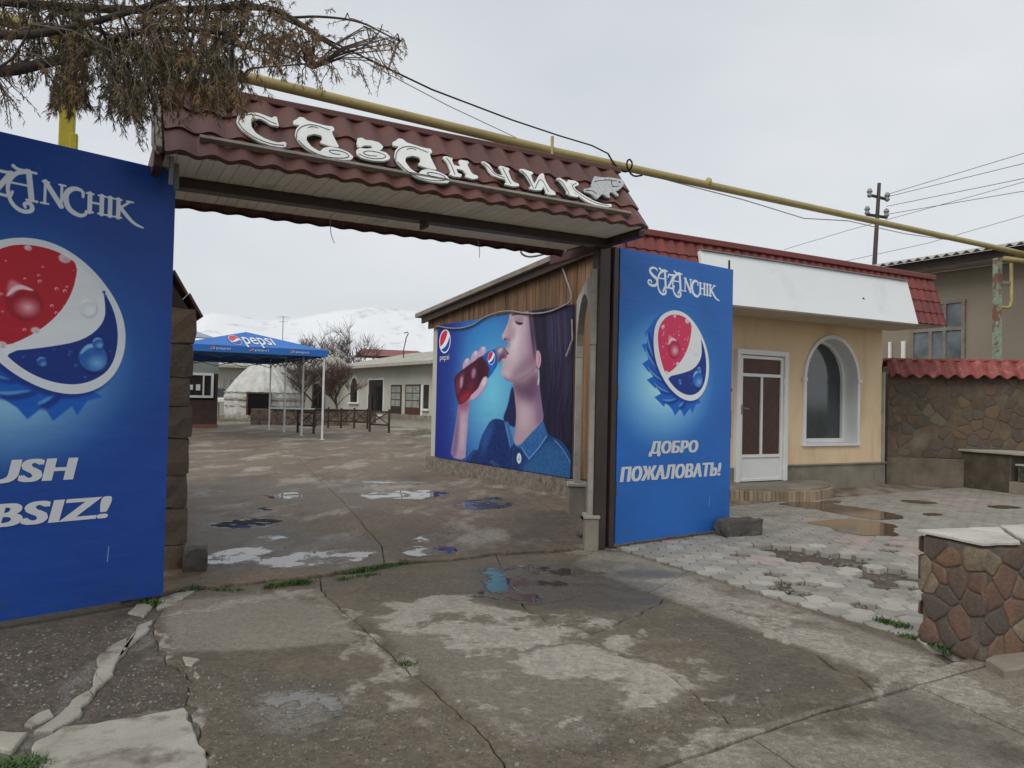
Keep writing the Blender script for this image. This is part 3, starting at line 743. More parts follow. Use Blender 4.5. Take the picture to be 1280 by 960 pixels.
rest.obj('pavers_beyond', [PAVER, PAVER_PINK], pav, kind='stuff', fix=False)
for q in ([(600, 182), (660, 176), (740, 170), (830, 180), (900, 193), (870, 203), (905, 225), (830, 223), (760, 221), (700, 208), (680, 195)], [(512, 126), (560, 118), (640, 118), (730, 130), (800, 140), (870, 152), (922, 166), (880, 174), (800, 172), (720, 156), (640, 142), (570, 132)],
          [(890, 112), (950, 113), (1030, 122), (980, 126), (920, 120)], [(958, 156), (1000, 152), (1040, 158), (1000, 162)], [(1155, 131), (1220, 128), (1290, 138), (1200, 140)], [(468, 155), (510, 152), (530, 158), (490, 161)], [(640, 118), (690, 112), (725, 118), (690, 124)]):
    puddle([(760 + x / 2.462, 580 + y / 2.462) for x, y in q], MUDWATER, .0108, .07, .03)

# loose stones and gravel
pb = MB(); prg = random.Random(3)
zones = [([(0, 790), (190, 765), (200, 820), (300, 838), (460, 860), (560, 890), (640, 960), (250, 965), (240, 890), (60, 905), (0, 910)], 0, 0), ([(0, 790), (190, 768), (198, 800), (120, 850), (60, 885), (0, 905)], 420, -.0135), ([(195, 810), (235, 890), (170, 895), (110, 885), (160, 830)], 190, -.0135), ([(215, 825), (300, 838), (460, 860), (560, 890), (630, 950), (265, 962), (245, 890)], 300, .0), ([(640, 960), (600, 905), (880, 870), (1050, 852), (1040, 882), (790, 955)], 200, .0),
         ([(840, 760), (960, 800), (1040, 840), (980, 872), (850, 850)], 40, .0), ([(410, 745), (600, 702), (600, 740), (480, 755)], 60, 0), ([(240, 690), (480, 680), (480, 705), (240, 735)], 80, .022)]
for pts, cnt, zb0 in zones:
    P = [G(x, y).xy for x, y in pts]; xs = [p.x for p in P]; ys = [p.y for p in P]; c = 0
    while c < cnt:
        x, y = prg.uniform(min(xs), max(xs)), prg.uniform(min(ys), max(ys))
        if not inside(x, y, P): continue
        c += 1; r = prg.choice((.003, .004, .005, .006)) * prg.uniform(.7, 1.3) * (2.0 if prg.random() < .05 else 1); pb.m = prg.choice((0, 0, 1, 2)); a = prg.uniform(0, 6)
        o = [(x + r * math.cos(a + k_ * 1.257) * prg.uniform(.8, 1.3), y + r * math.sin(a + k_ * 1.257) * prg.uniform(.8, 1.3), zb0 + r * prg.uniform(.1, .4)) for k_ in range(5)]
        o2 = [(x + (p[0] - x) * .6, y + (p[1] - y) * .6, zb0 + r * prg.uniform(.6, .9)) for p in o]; lo = [(p[0], p[1], zb0 - .004) for p in o]
        pb.add(o + o2 + lo, [(5, 6, 7, 8, 9)] + [(k_, (k_ + 1) % 5, 5 + (k_ + 1) % 5, 5 + k_) for k_ in range(5)] + [(10 + k_, 10 + (k_ + 1) % 5, (k_ + 1) % 5, k_) for k_ in range(5)])
for h_ in HOLES:
    xs = [p.x for p in h_]; ys = [p.y for p in h_]
    for _ in range(60):
        x, y = prg.uniform(min(xs), max(xs)), prg.uniform(min(ys), max(ys))
        if inside(x, y, h_): pb.m = prg.choice((0, 1)); pb.box((x, y, -.014), (prg.uniform(.01, .03), prg.uniform(.01, .03), .018), prg.uniform(0, 3), .004)
PEB = [mat('grey_pebble', (.24, .22, .2), (.17, .155, .14), 30, .8, 0), mat('brown_pebble', (.16, .125, .1), (.11, .09, .07), 30, .8, 0), mat('pale_pebble', (.27, .25, .22), (.2, .185, .16), 30, .8, 0)]
o = pb.obj('gravel', PEB, kind='stuff', fix=False)

# grass tufts in the joints
gb = MB(); grg = random.Random(9)
def tuft(x, y, z, n, h, spread):
    for _ in range(n):
        bx, by = x + grg.gauss(0, spread), y + grg.gauss(0, spread); a = grg.uniform(0, 6.28); l = h * grg.uniform(.4, 1.1); wd = .0025 * grg.uniform(.8, 1.6) + h * .02; d = Vector((math.cos(a), math.sin(a), 0)); s_ = Vector((-d.y, d.x, 0)) * wd
        p = Vector((bx, by, z)); p1 = p + d * l * .3 + Vector((0, 0, l * .6)); p2 = p + d * l * .8 + Vector((0, 0, l * .85))
        gb.add([p - s_, p + s_, p1 + s_ * .8, p1 - s_ * .8, p2], [(0, 1, 2, 3), (3, 2, 4)])
for (xa, ya), (xb, yb), cnt, h in (((222, 740), (250, 736), 26, .045), ((270, 738), (300, 738), 8, .03), ((335, 735), (390, 727), 40, .045), ((392, 722), (440, 716), 12, .03), ((440, 717), (508, 704), 60, .045), ((425, 725), (470, 718), 14, .03), ((345, 733), (385, 730), 20, .04), ((725, 672), (745, 684), 36, .07), ((1100, 777), (1132, 786), 30, .045), ((1128, 795), (1142, 799), 10, .03), ((180, 752), (196, 756), 14, .04), ((508, 704), (540, 702), 6, .03), ((1165, 806), (1195, 818), 20, .04), ((505, 829), (509, 832), 6, .02)):
    for _ in range(cnt):
        t = grg.random(); p = G(xa + (xb - xa) * t, ya + (yb - ya) * t); tuft(p.x, p.y, 0, 14, h * grg.uniform(.5, 1.1), .022)
for _ in range(50):
    p = G(grg.uniform(-20, 50), grg.uniform(955, 985)); tuft(p.x, p.y, -.01, 16, .05, .03)
for _ in range(60):
    p = D(grg.uniform(504, 560), 540, 33); p = G(grg.uniform(505, 560), grg.uniform(538, 545)); tuft(p.x, p.y, -.01, 10, .12, .15)
for _ in range(40):
    p = G(grg.uniform(268, 318), grg.uniform(524, 528)); tuft(p.x, p.y, -.01, 10, .12, .2)
for _ in range(14):
    p = G(grg.uniform(1128, 1146), grg.uniform(603, 606)); tuft(p.x, p.y, -.005, 12, .07, .04)
gb.obj('grass', GRASS, kind='stuff', fix=False)

# ================================================================== ENTRANCE GATE
GO, GR = Vector((1.085, 6.5, 0)), 28.5
gu, gn = frame(GR)
gate = thing('entrance_gate', 'tall entrance gate with a red-brown tiled canopy spanning the driveway between the blue doors', 'gate', GO, GR)
EZ, RISE, RUN, DEPTH, LEN = 2.85, .55, .41, 1.23, 3.70
def tile_mesh(name, m, W, h, amp=.02, lip=.018, drop=.0):
    mb = MB(); k = 10; v = []
    for j, (s_, o_) in enumerate(((-.012, -.012), (-.014, lip), (h * .55, lip * .45), (h + .01, 0.0))):
        for i in range(k + 1):
            t = i / k; wv = amp * (.5 - .5 * math.cos(2 * math.pi * t)); v.append((t * W, s_ - (amp - wv) * drop * (1 if j < 2 else 0), wv + o_))
    f = [(j * (k + 1) + i, j * (k + 1) + i + 1, (j + 1) * (k + 1) + i + 1, (j + 1) * (k + 1) + i) for j in range(3) for i in range(k)]
    me = mb.add(v, f).mesh(name, m, smooth=True, fix=False)
    me.set_sharp_from_angle(angle=R(35)); return me
SA = math.atan2(RISE, RUN); SL = math.hypot(RISE, RUN)
ncol, nrow = 20, 3; tw, th_ = LEN / ncol, SL / nrow
tm = tile_mesh('tile', TILE, tw, th_, .03, .02)
for i in range(ncol):
    for r_ in range(nrow):
        s_ = r_ * th_
        inst('tile', tm, gate, (-LEN + i * tw, s_ * math.cos(SA) - .035, EZ + s_ * math.sin(SA) - .028), (SA, 0, 0))
        inst('tile', tm, gate, (-LEN + (i + 1) * tw, DEPTH + .045 - s_ * math.cos(SA), EZ + s_ * math.sin(SA) - .06), (SA, 0, math.pi))
mb = MB(); sh = .012
for q in (((-LEN, .015, EZ), (-LEN, RUN + .012, EZ + RISE - .01)), ((-LEN, DEPTH - .015, EZ), (-LEN, DEPTH - RUN - .012, EZ + RISE - .01))):
    a, b = Vector(q[0]), Vector(q[1]); mb.add([a, b, b + Vector((LEN, 0, 0)), a + Vector((LEN, 0, 0))], [(0, 1, 2, 3)])
mb.obj('roof_backing', BROWN_RED, gate)
MB().box((-LEN / 2, RUN + .015, EZ + RISE + .012), (LEN + .04, .13, .05), ch=.008).box((-LEN / 2, DEPTH - RUN - .015, EZ + RISE + .012), (LEN + .04, .13, .05), ch=.008).box((-LEN / 2, DEPTH / 2, EZ + RISE + .024), (LEN + .03, .30, .012)).obj('ridge_cap', TILE, gate)
for x in (-LEN - .012, .004):
    MB().prism([(x, .01, EZ - .02), (x, DEPTH - .01, EZ - .02), (x, DEPTH - RUN, EZ + RISE - .01), (x, RUN, EZ + RISE - .01)], (.012, 0, 0)).obj('end_panel', BROWN_RED, gate)
e = Vector((0, RUN, RISE)).normalized()
MB().box((-LEN - .03, RUN / 2 - .01, EZ + RISE / 2), (.035, SL + .03, .05), rx=SA, ch=.006).box((-LEN - .036, RUN / 2 + .07, EZ + RISE / 2 - .02), (.03, SL, .04), rx=SA).obj('barge_board', GREYWOOD, gate)
MB().box((-LEN - .03, .34, EZ - .02), (.05, .6, .16), ch=.006).obj('side_board', BROWN_RED, gate)
MB().tube([(-LEN - .05, RUN, EZ + RISE), (-LEN - .055, .2, EZ + .3), (-LEN - .06, .03, EZ + .02), (-LEN - .03, .0, EZ - .03)], .012, 6).obj('drip_pipe', CABLE, gate)
pm = MB().box((0, 0, 0), (.0715, DEPTH - .05, .012), ch=.003).mesh('soffit_plank', SOFFIT)
for i in range(50):
    inst('soffit_plank', pm, gate, (-LEN + .045 + i * .0736, DEPTH / 2, EZ - .012 + rnd.uniform(-.0015, .0015)))
MB().box((-LEN / 2, DEPTH / 2, EZ + .012), (LEN - .02, DEPTH - .06, .015)).obj('soffit_backing', WOOD_DARK, gate)
MB().box((-LEN / 2 + .03, .58, EZ - .055), (LEN + .06, .12, .072), ch=.006).obj('beam', BROWN, gate)
MB().box((-1.75, .58, EZ - .075), (.03, .128, .13), ch=.003).obj('bracket', BROWN, gate)
MB().box((.03, .40, EZ - .05), (.07, .66, .06), ch=.006).obj('side_bracket', BROWN, gate)
MB().box((.09, .74, 1.43), (.13, .12, 2.86), ch=.01).obj('post', BROWN, gate)
MB().box((-LEN - .09, .78, 1.41), (.12, .12, 2.82), ch=.01).obj('post', BROWN, gate)
MB().box((.09, 1.22, 2.81), (.05, .84, .10), ch=.006).obj('tie_board', BROWN_RED, gate)
MB().box((-LEN + .05, .10, EZ - .10), (.025, .05, .17), rx=.2).box((-LEN + .09, .2, EZ - .11), (.03, .025, .18), rx=-.3).obj('torn_flashing', STEEL, gate)

# raised lettering and fish on the front slope
sign = thing('sign_lettering', 'white raised letters and a fish on the front slope of the tiled gate canopy', 'sign', GO, GR)
nl = Vector((0, -RISE, RUN)).normalized(); nw = gu * nl.x + gn * nl.y + Vector((0, 0, nl.z))
off = .075
pp0 = GO + Vector((0, 0, EZ)) + nw * off
A4 = lambda pts: [(280 + x / 4, 125 + y / 4) for x, y in pts]
A8 = lambda pts: [(600 + x / 5.818, 160 + y / 5.818) for x, y in pts]
LETW = mat('sign_letter_white', (.80, .81, .78), (.72, .73, .69), 9, .4, .05, 70, .001, grain=.05, stain=(.5, .5, .46), sscale=16, slo=.62)
LETG = mat('sign_letter_side', (.05, .065, .055), (.03, .04, .035), 9, .5, 0)
INK = mat('dark_blue_ink', (.03, .04, .09), (.02, .03, .06), 9, .5, 0, grain=0)
def on_slope(px, o=0.0):
    return to_local(plane(px[0], px[1], pp0 + nw * o, nw), GO, GR)
glyphs = {}
def letter(pts, k=1, lines=(), name='letter', top=LETW):
    P = [on_slope(tuple(p)) for p in chaikin(pts, k, True, .14)]
    mb = MB(); mb.m = 0
    n = len(P); T = 0.014
    back = [p - nl * .06 for p in P]; mid = [p - nl * T for p in P]
    mb.add(P, [tuple(range(n))]); mb.add(P + mid, [(i, (i + 1) % n, n + (i + 1) % n, n + i) for i in range(n)])
    mb.m = 1; mb.add(mid + back, [(i, (i + 1) % n, n + (i + 1) % n, n + i) for i in range(n)])
    o = mb.obj(name, [top, LETG], sign)
    for ln in lines:
        q = [on_slope(tuple(p), .002) for p in chaikin(ln, 2, False)]
        MB().tube(q, .0028, 4).obj('outline_stroke', INK, o)
    return o
letter(A4([(62, 105), (68, 80), (90, 63), (130, 60), (175, 65), (215, 80), (240, 90), (248, 82), (265, 84), (268, 105), (276, 131), (235, 125), (212, 108), (180, 92), (150, 95), (135, 110), (138, 135), (160, 165), (200, 190), (240, 205), (275, 213), (300, 208), (312, 214), (310, 233), (285, 237), (235, 228), (180, 210), (130, 180), (90, 150), (70, 125)]),
       1, [A4([(72, 112), (80, 84), (120, 70), (180, 78), (230, 108), (265, 120)]), A4([(72, 112), (100, 152), (160, 192), (240, 222), (300, 226)])])
def letterA(dx, dy, wv):
    B = [(345, 105), (360, 98), (378, 84), (400, 88), (418, 103), (460, 115), (510, 128), (545, 132), (553, 148), (540, 158), (545, 175), (560, 205), (577, 236), (540, 232), (490, 218), (479, 208), (491, 200), (490, 178), (450, 168), (415, 178), (412, 200), (440, 235), (480, 258), (497, 240), (530, 233), (580, 243), (625, 262), (648, 285), (635, 298), (600, 300), (540, 295), (480, 280), (420, 250), (375, 210), (355, 175), (360, 145), (380, 125), (350, 122)]
    f = lambda p: [(345 + (x - 345) * wv + dx, 105 + (y - 105) + dy + (x - 345) * 0.03 * (wv != 1)) for x, y in p]
    letter(A4(f(B)), 1, [A4(f([(362, 190), (365, 150), (400, 125), (450, 122), (500, 140), (530, 150)])), A4(f([(372, 200), (420, 248), (500, 284), (590, 292), (630, 284), (610, 262), (560, 250), (520, 250), (540, 268), (580, 272)])), A4(f([(420, 138), (440, 130), (470, 140)]))])
letterA(0, 0, 1.0); letterA(497, 106, .96)
letter(A4([(668, 190), (690, 188), (710, 200), (740, 202), (775, 212), (797, 232), (790, 245), (775, 252), (810, 262), (832, 284), (825, 298), (795, 305), (740, 302), (690, 290), (665, 270), (661, 250), (680, 240), (715, 243), (745, 240), (735, 228), (700, 226), (680, 238), (668, 232), (664, 210)]), 1,
       [A4([(675, 268), (720, 292), (790, 294), (815, 280), (780, 262), (720, 252), (690, 262), (720, 278), (765, 280)])])
letter(A4([(1092, 285), (1110, 280), (1145, 292), (1140, 302), (1150, 325), (1185, 332), (1172, 305), (1180, 298), (1220, 305), (1225, 315), (1215, 320), (1240, 368), (1268, 378), (1272, 390), (1245, 395), (1210, 385), (1205, 375), (1215, 372), (1195, 350), (1160, 342), (1170, 365), (1190, 372), (1185, 385), (1150, 382), (1125, 370), (1135, 358), (1115, 310)]), 1, [A4([(1112, 290), (1130, 310), (1155, 372)])])
letter(A8([(8, 245), (30, 243), (65, 262), (85, 290), (100, 320), (130, 338), (170, 345), (150, 300), (133, 285), (145, 273), (207, 290), (217, 300), (205, 312), (230, 375), (250, 395), (282, 405), (287, 422), (240, 424), (190, 412), (178, 402), (195, 395), (185, 372), (140, 362), (95, 345), (65, 315), (45, 275)]), 1, [A8([(25, 252), (70, 290), (100, 335), (180, 360)]), A8([(165, 290), (200, 360), (225, 405)])])
letter(A8([(283, 300), (310, 296), (380, 318), (390, 330), (370, 338), (385, 385), (395, 405), (430, 340), (455, 327), (467, 340), (468, 360), (480, 390), (510, 440), (547, 467), (552, 487), (500, 484), (475, 470), (480, 455), (460, 425), (450, 452), (400, 452), (365, 442), (358, 428), (378, 425), (360, 385), (330, 335), (300, 315)]), 1, [A8([(300, 308), (345, 345), (390, 440)]), A8([(400, 440), (440, 350), (500, 465)])])
letter(A8([(553, 368), (580, 360), (620, 385), (635, 395), (640, 376), (690, 383), (717, 400), (717, 415), (685, 425), (700, 450), (760, 490), (830, 530), (900, 553), (955, 553), (960, 570), (920, 577), (850, 564), (780, 537), (730, 502), (690, 470), (680, 455), (690, 480), (714, 490), (712, 503), (660, 492), (625, 470), (635, 460), (610, 420), (580, 385)]), 1, [A8([(570, 370), (610, 405), (650, 480)]), A8([(700, 400), (660, 420), (720, 480), (840, 548), (940, 566)])])
FISH = N('fish_print'); FISH.col(FISH.mix(FISH.ramp(FISH.noise(60, 5, .7), .35, .65), (.62, .63, .62), (.25, .26, .27))); FISH.rough(.4)
fo = letter(A8([(750, 443), (790, 438), (815, 425), (808, 410), (830, 350), (850, 353), (900, 360), (940, 358), (990, 366), (1030, 373), (1052, 395), (1042, 420), (1010, 450), (985, 460), (1012, 487), (1000, 497), (975, 475), (950, 465), (940, 480), (947, 508), (925, 502), (905, 485), (885, 480), (870, 500), (850, 517), (815, 482), (768, 465)]), 1,
            [A8([(960, 420), (990, 428), (1010, 420)]), A8([(830, 390), (870, 380), (930, 375), (990, 385)]), A8([(850, 480), (820, 455), (770, 452)]), A8([(960, 375), (955, 400), (970, 430)])], 'fish', FISH.m)
p = on_slope(A8([(1015, 392)])[0], .003); MB().sphere(p, .009, 8, 5).obj('eye', INK, fo)
P = [on_slope(q, .0) for q in ((250, 171), (520, 217), (790, 267))]
MB().prism([P[0], P[2], P[2] - nl * .04 , P[0] - nl * .04], Vector((0, RUN, RISE)).normalized() * .028).obj('support_rail', GREYWOOD, sign)

# ------------------------------------------------------------------ printed gate doors
LW, LH = 1.73, 2.77
Hr = homography([(770, 308), (911, 336), (905, 661), (763, 681)], [(0, 0), (1, 0), (1, 1), (0, 1)])
TW, THh = 704, 1128
zc = lambda pts: [(Hr(770 + x / 3.693, 360 + y / 3.693)[0] * TW, Hr(770 + x / 3.693, 360 + y / 3.693)[1] * THh) for x, y in pts]
def cap_art(name, red, blue_bg, gain, dx_=0.0, dy_=0.0, lx=0.0, ly=0.0):
    zc = lambda pts: [(Hr(770 + x / 3.693, 360 + y / 3.693)[0] * TW + dx_ * TW, Hr(770 + x / 3.693, 360 + y / 3.693)[1] * THh + dy_ * THh) for x, y in pts]
    p = Paint(TW, THh, blue_bg)
    vg = val_noise(THh, TW, 260, np.random.default_rng(3), 3)
    p.a *= (0.93 + .14 * vg)[..., None]
    cx, cy = zc([(225, 400)])[0]
    p.glow((cx - 20, cy), 420, 360, (70, 160, 220), .9, 1.3); p.glow((cx - 30, cy + 30), 320, 280, (190, 232, 244), 1.0, 1.1)
    sk = [(190, 115), (150, 150), (125, 190), (110, 205), (118, 225), (128, 215), (120, 255), (98, 262), (112, 295), (122, 285), (128, 330), (100, 350), (130, 390), (135, 375), (150, 410), (120, 425), (160, 465), (165, 450), (185, 490), (155, 505), (200, 550), (205, 525), (235, 560), (250, 590), (275, 555), (290, 595), (320, 555), (328, 580), (345, 540), (370, 530), (340, 500), (260, 300)]
    p.poly(zc(sk), (18, 92, 186), 1)
    for a, b in (((128, 215), (160, 330)), ((122, 285), (175, 380)), ((135, 375), (205, 440)), ((165, 450), (230, 490)), ((205, 525), (262, 520)), ((275, 555), (300, 530))):
        q = zc([a, ((a[0] + b[0]) / 2 - 4, (a[1] + b[1]) / 2 + 6), b]); p.stroke(q, [16, 22, 8], (10, 46, 130), .8, 3); p.stroke([(x - 10, y - 6) for x, y in q], [5, 9, 2], (120, 185, 230), .75, 2)
    ring = chaikin(zc([(150, 240), (158, 170), (190, 120), (245, 97), (300, 113), (350, 168), (390, 250), (409, 330), (406, 420), (380, 492), (335, 526), (280, 515), (220, 462), (175, 382), (155, 310)]), 3)
    p.poly(ring + (0, 0) if False else [(x - 8, y + 10) for x, y in ring], (10, 40, 120), 4, .8)
    p.poly(ring, (214, 220, 226))
    inn = zc([(168, 240), (178, 170), (215, 127), (255, 118), (302, 134), (340, 178), (368, 225), (390, 290), (397, 370), (385, 450), (350, 490), (310, 498), (260, 475), (215, 420), (185, 340)])
    mi = p.mask(chaikin(inn, 3)); p.over(mi, (222, 226, 232))
    mr = p.mask(chaikin(zc([(150, 250), (160, 150), (215, 110), (262, 108), (330, 150), (324, 230), (302, 300), (262, 360), (205, 405), (170, 340)]), 2)) * mi
    p.over(mr, red)
    mb_ = p.mask(chaikin(zc([(366, 200), (374, 262), (374, 322), (340, 374), (280, 396), (205, 412), (240, 520), (360, 520), (420, 430), (405, 300), (385, 240)]), 2)) * mi
    p.over(mb_, (16, 48, 128))
    rr = random.Random(4)
    for _ in range(70):
        x, y = zc([(rr.uniform(180, 390), rr.uniform(130, 480))])[0]; r = rr.uniform(1.5, 4.5)
        if mi[int(y) % THh, int(x) % TW] < .9 or rr.random() < .25: continue
        inr = mr[int(y), int(x)] > .5; inb = mb_[int(y), int(x)] > .5
        if not (inr or inb): continue
        p.blob((x, y), r * 1.1, r, (240, 200, 205) if inr else (70, 120, 200), .75); p.blob((x + r * .2, y + r * .3), r * .6, r * .6, red if inr else (16, 48, 128), .9)
    def drop(c, r, body, hi, dk):
        x, y = zc([c])[0]
        p.blob((x + r * .15, y + r * .2), r * 1.05, r * 1.1, dk, .6, 6); p.blob((x, y), r, r * 1.05, body, .95, 3); p.glow((x + r * .3, y + r * .4), r * .9, r * .8, hi, .8, 1.0); p.stroke([(x - r * .9, y - r * .2), (x - r * .3, y - r * .95), (x + r * .6, y - r * .75)], [2, r * .35, 2], hi, .9, 1)
    drop((242, 272), 36, tuple(int(c * .86) for c in red), (250, 215, 218), (120, 15, 40)); p.poly(chaikin(zc([(218, 262), (220, 220), (228, 216), (246, 236), (234, 242), (226, 262)]), 2), (240, 205, 212), 3, .55)
    drop((345, 282), 20, (216, 222, 228), (238, 242, 246), (170, 180, 192)); drop((354, 420), 33, (40, 100, 180), (140, 190, 230), (8, 25, 90)); drop((362, 380), 13, (40, 100, 180), (150, 195, 230), (8, 25, 90)); drop((272, 435), 11, (30, 80, 165), (130, 180, 225), (8, 25, 90))
    for c, r in (((308, 150), 14), ((195, 178), 9), ((210, 392), 11), ((262, 350), 10), ((250, 128), 8)):
        x, y = zc([c])[0]; p.blob((x, y), r, r * .8, (232, 225, 230), .8, 4); p.blob((x + 3, y + 3), r * .5, r * .4, (175, 165, 178), .7, 3)
    # curly logo lettering
    S1 = TW * .00564; ox, oy = TW * (.217 + lx), THh * (.111 + ly); sy = THh * .00269
    def st(pts, w=(3.2,), sm=2):
        q = [(ox + x * S1, oy - y * sy + x * S1 * .012) for x, y in pts]; p.stroke(q, [k_ * S1 for k_ in w] if len(w) > 1 else w[0] * S1, (214, 222, 230), 1, 0, sm)
    st([(14, 20), (12, 23), (5, 23), (2, 18), (7, 13), (14, 9), (14, 2), (8, -1), (1, 1), (1, 6), (5, 6), (6, 3)], (1.2, 2, 3, 3.2, 3, 2, 2, 1.5)); 
    def AA(dx):
        st([(24 + dx, 22), (18 + dx, 19), (14 + dx, 9), (16 + dx, -4), (22 + dx, -10), (28 + dx, -8), (27 + dx, -2), (23 + dx, -3), (24 + dx, -6)], (3, 2.6, 2, 2.5, 2.5, 2, 1.5)); st([(25 + dx, 22), (27 + dx, 1)], (3.2,), 0); st([(17 + dx, 24), (19 + dx, 22), (29 + dx, 22)], (2.2, 1.5)); st([(16 + dx, 11), (26 + dx, 11)], (1.3,), 0); st([(24.5 + dx, 0), (30 + dx, 0)], (1.5,), 0)
    AA(0)
    st([(30, 14), (31, 18), (39, 18)], (1.6, 2), 0); st([(39, 18), (31, 1)], (3,), 0); st([(30, 1), (39, 0), (40, 4)], (1.8, 1.8), 0)
    AA(23)
    st([(57, 16), (57, 0)], (1.6,), 0); st([(57, 17), (66, 0)], (3,), 0); st([(66, 17), (66, 0)], (1.6,), 0)
    for x in (55.5, 64.5): st([(x, 17), (x + 3.5, 17)], (1.2,), 0)
    st([(55, 0), (59, 0)], (1.2,), 0)
    st([(78, 11), (78, 16), (73, 17), (69, 13), (68, 7), (70, -1), (76, -5), (80, -3), (80, 0)], (1.5, 2, 3.2, 3.4, 3, 2, 1.4))
    for x in (82, 89): st([(x, 15), (x, 0)], (2.8,), 0); st([(x - 2, 15), (x + 2, 15)], (1.2,), 0); st([(x - 2, 0), (x + 2, 0)], (1.2,), 0)
    st([(82, 8), (89, 8)], (1.4,), 0)
    st([(94, 15), (94, 0)], (2.8,), 0); st([(92, 15), (96, 15)], (1.2,), 0); st([(92, 0), (96, 0)], (1.2,), 0)
    st([(99, 15), (99, 0)], (2.8,), 0); st([(97, 15), (101, 15)], (1.2,), 0); st([(97, 0), (101, 0)], (1.2,), 0); st([(106, 15), (100, 8)], (1.6,), 0); st([(104, 15), (108, 15)], (1.2,), 0); st([(100, 9), (104, 3), (109, -3), (115, -5)], (2.6, 2.6, 2, .8))
    # crease shade of the printed sheet, painted in as darker lines
    for y0 in (.02, .17, .185):
        q = [(TW * t, THh * (y0 + .006 * math.sin(t * 9 + y0 * 40))) for t in np.linspace(.05, 1, 9)]; p.stroke(q, 1.6, (16, 55, 130), .35, 1)
    gn_ = val_noise(THh, TW, 26, np.random.default_rng(11), 5, .65); low = np.clip((p.yy / THh - .955 + (gn_ - .5) * .16) / .05, 0, 1); p.over((low * np.clip((gn_ - .45) * 5, 0, 1) * .18).astype(np.float32), (92, 82, 70))
    r9 = random.Random(name)
    for _ in range(14):
        x, y = r9.uniform(0, TW), r9.uniform(0, THh); p.stroke([(x, y), (x + r9.uniform(-8, 8), y + r9.uniform(8, 40))], r9.uniform(.6, 1.4), (120, 150, 200), r9.uniform(.15, .4), 0, 0)
    p.stroke([(TW * .80, THh * .872), (TW * .797, THh * .905)], 2.2, (170, 190, 220), .7)
    return p.image(name, gain)
imR = cap_art('door_print_right', (200, 48, 88), (34, 94, 168), 1.32); imL = cap_art('door_print_left', (178, 28, 46), (26, 68, 148), 1.12, .058, .02, .02, .017)  # left deeper, right paler and pinker: lighting and glare put into the print colours
PRR, PRL = print_mat('printed_vinyl_right', imR, .42, .16, .35), print_mat('printed_vinyl_left', imL, .45, .2, .35)
PRINTW = mat('print_white', (.72, .74, .76), (.68, .7, .72), 2, .4, 0, grain=0)
def gate_door(label, loc, rz, vinyl, hinge_x, words_):
    t = thing('gate_door', label, 'gate door', loc, rz, 'printed doors of the entrance gate')
    n = 32; mb = MB(); v = []
    for j in range(n + 1):
        for i in range(n + 1):
            x, z = i / n, j / n; b = 0.004 * math.sin(z * 17 + x * 3) * math.exp(-((z - .9) / .12) ** 2) + .002 * math.sin(x * 5 + z * 4)
            v.append((x * LW, -.042 - abs(b) * 1.8 * (0 < i < n) * (0 < j < n), .04 + z * LH))
    mb.add(v, [(j * (n + 1) + i, j * (n + 1) + i + 1, (j + 1) * (n + 1) + i + 1, (j + 1) * (n + 1) + i) for j in range(n) for i in range(n)])
    me = mb.mesh('printed_panel', vinyl, smooth=True, fix=False); set_uv(me, lambda c: (c.x / LW, (c.z - .04) / LH)); inst('printed_panel', me, t)
    MB().box((LW / 2, -.015, .04 + LH / 2), (LW - .002, .036, LH - .002)).obj('backing_sheet', mat('blue_vinyl_edge', (.02, .10, .36), None, 3, .5, 0), t)
    mb = MB()
    for x in (.03, LW - .03): mb.box((x, .028, .04 + LH / 2), (.05, .045, LH), ch=.004)
    for z in (.07, .04 + LH / 2, .01 + LH): mb.box((LW / 2, .0285, z), (LW - .11, .04, .05), ch=.004)
    mb.obj('frame', BROWN, t)
    hx = -.035 if hinge_x == 0 else LW - .03
    MB().box((hx, .0 if hinge_x == 0 else .11, 1.41), (.065, .07, 2.80), ch=.006).obj('hinge_post', BROWN, t)
    for z in (.55, 1.45, 2.45): MB().tube([(hx + .04, -.03 if hinge_x == 0 else .06, z - .07), (hx + .04, -.03 if hinge_x == 0 else .06, z + .07)], .014, 8).obj('hinge', BROWN, t)
    ox = LW if hinge_x == 0 else 0
    MB().tube([(ox + .012, .02, .2), (ox + .012, .02, 2.92)], .012, 6).obj('bolt_rod', BROWN, t)
    MB().tube([(ox + .0, .0, 1.0), (ox + .05, -.0, 1.0), (ox + .05, .0, 1.3), (ox + 0, .0, 1.3)], .009, 6).obj('handle', BROWN, t)
    MB().box((ox + .03, 0, 1.52), (.05, .03, .035), ch=.004).obj('latch', BLACK, t)
    for body, box in words_:
        o = text_mesh('lettering', body, PRINTW, t, box, .15, .016, fat=.011, M=Matrix.Translation((0, -.0475, 0)), spacing=1.06)
    return t
RL0 = Vector((.962, 7.27, 0)); RRZ = 38.1
ru, rn_ = frame(RRZ)
def lbox(loc, rz, x0y, x1y):
    n_ = frame(rz)[1]; a = to_local(plane(*x0y, loc, n_), loc, rz); b = to_local(plane(*x1y, loc, n_), loc, rz); return (a.x, a.z, b.x, b.z)
zt = lambda x, y: (770 + x / 3.693, 360 + y / 3.693)
bx1 = lbox(RL0, RRZ, zt(136, 782), zt(360, 700)); bx2 = lbox(RL0, RRZ, zt(4, 900), zt(466, 806))
gate_door('blue printed gate door with Russian welcome lettering beside the cream shop', RL0, RRZ, PRR, 0, [('ДОБРО', (bx1[0], bx1[1] + .012, bx1[2], bx1[3] - .002)), ('ПОЖАЛОВАТЬ!', (bx2[0], bx2[1] + .01, bx2[2], bx2[3] + .012))])
LRZ = 47.2; lu, ln_ = frame(LRZ)
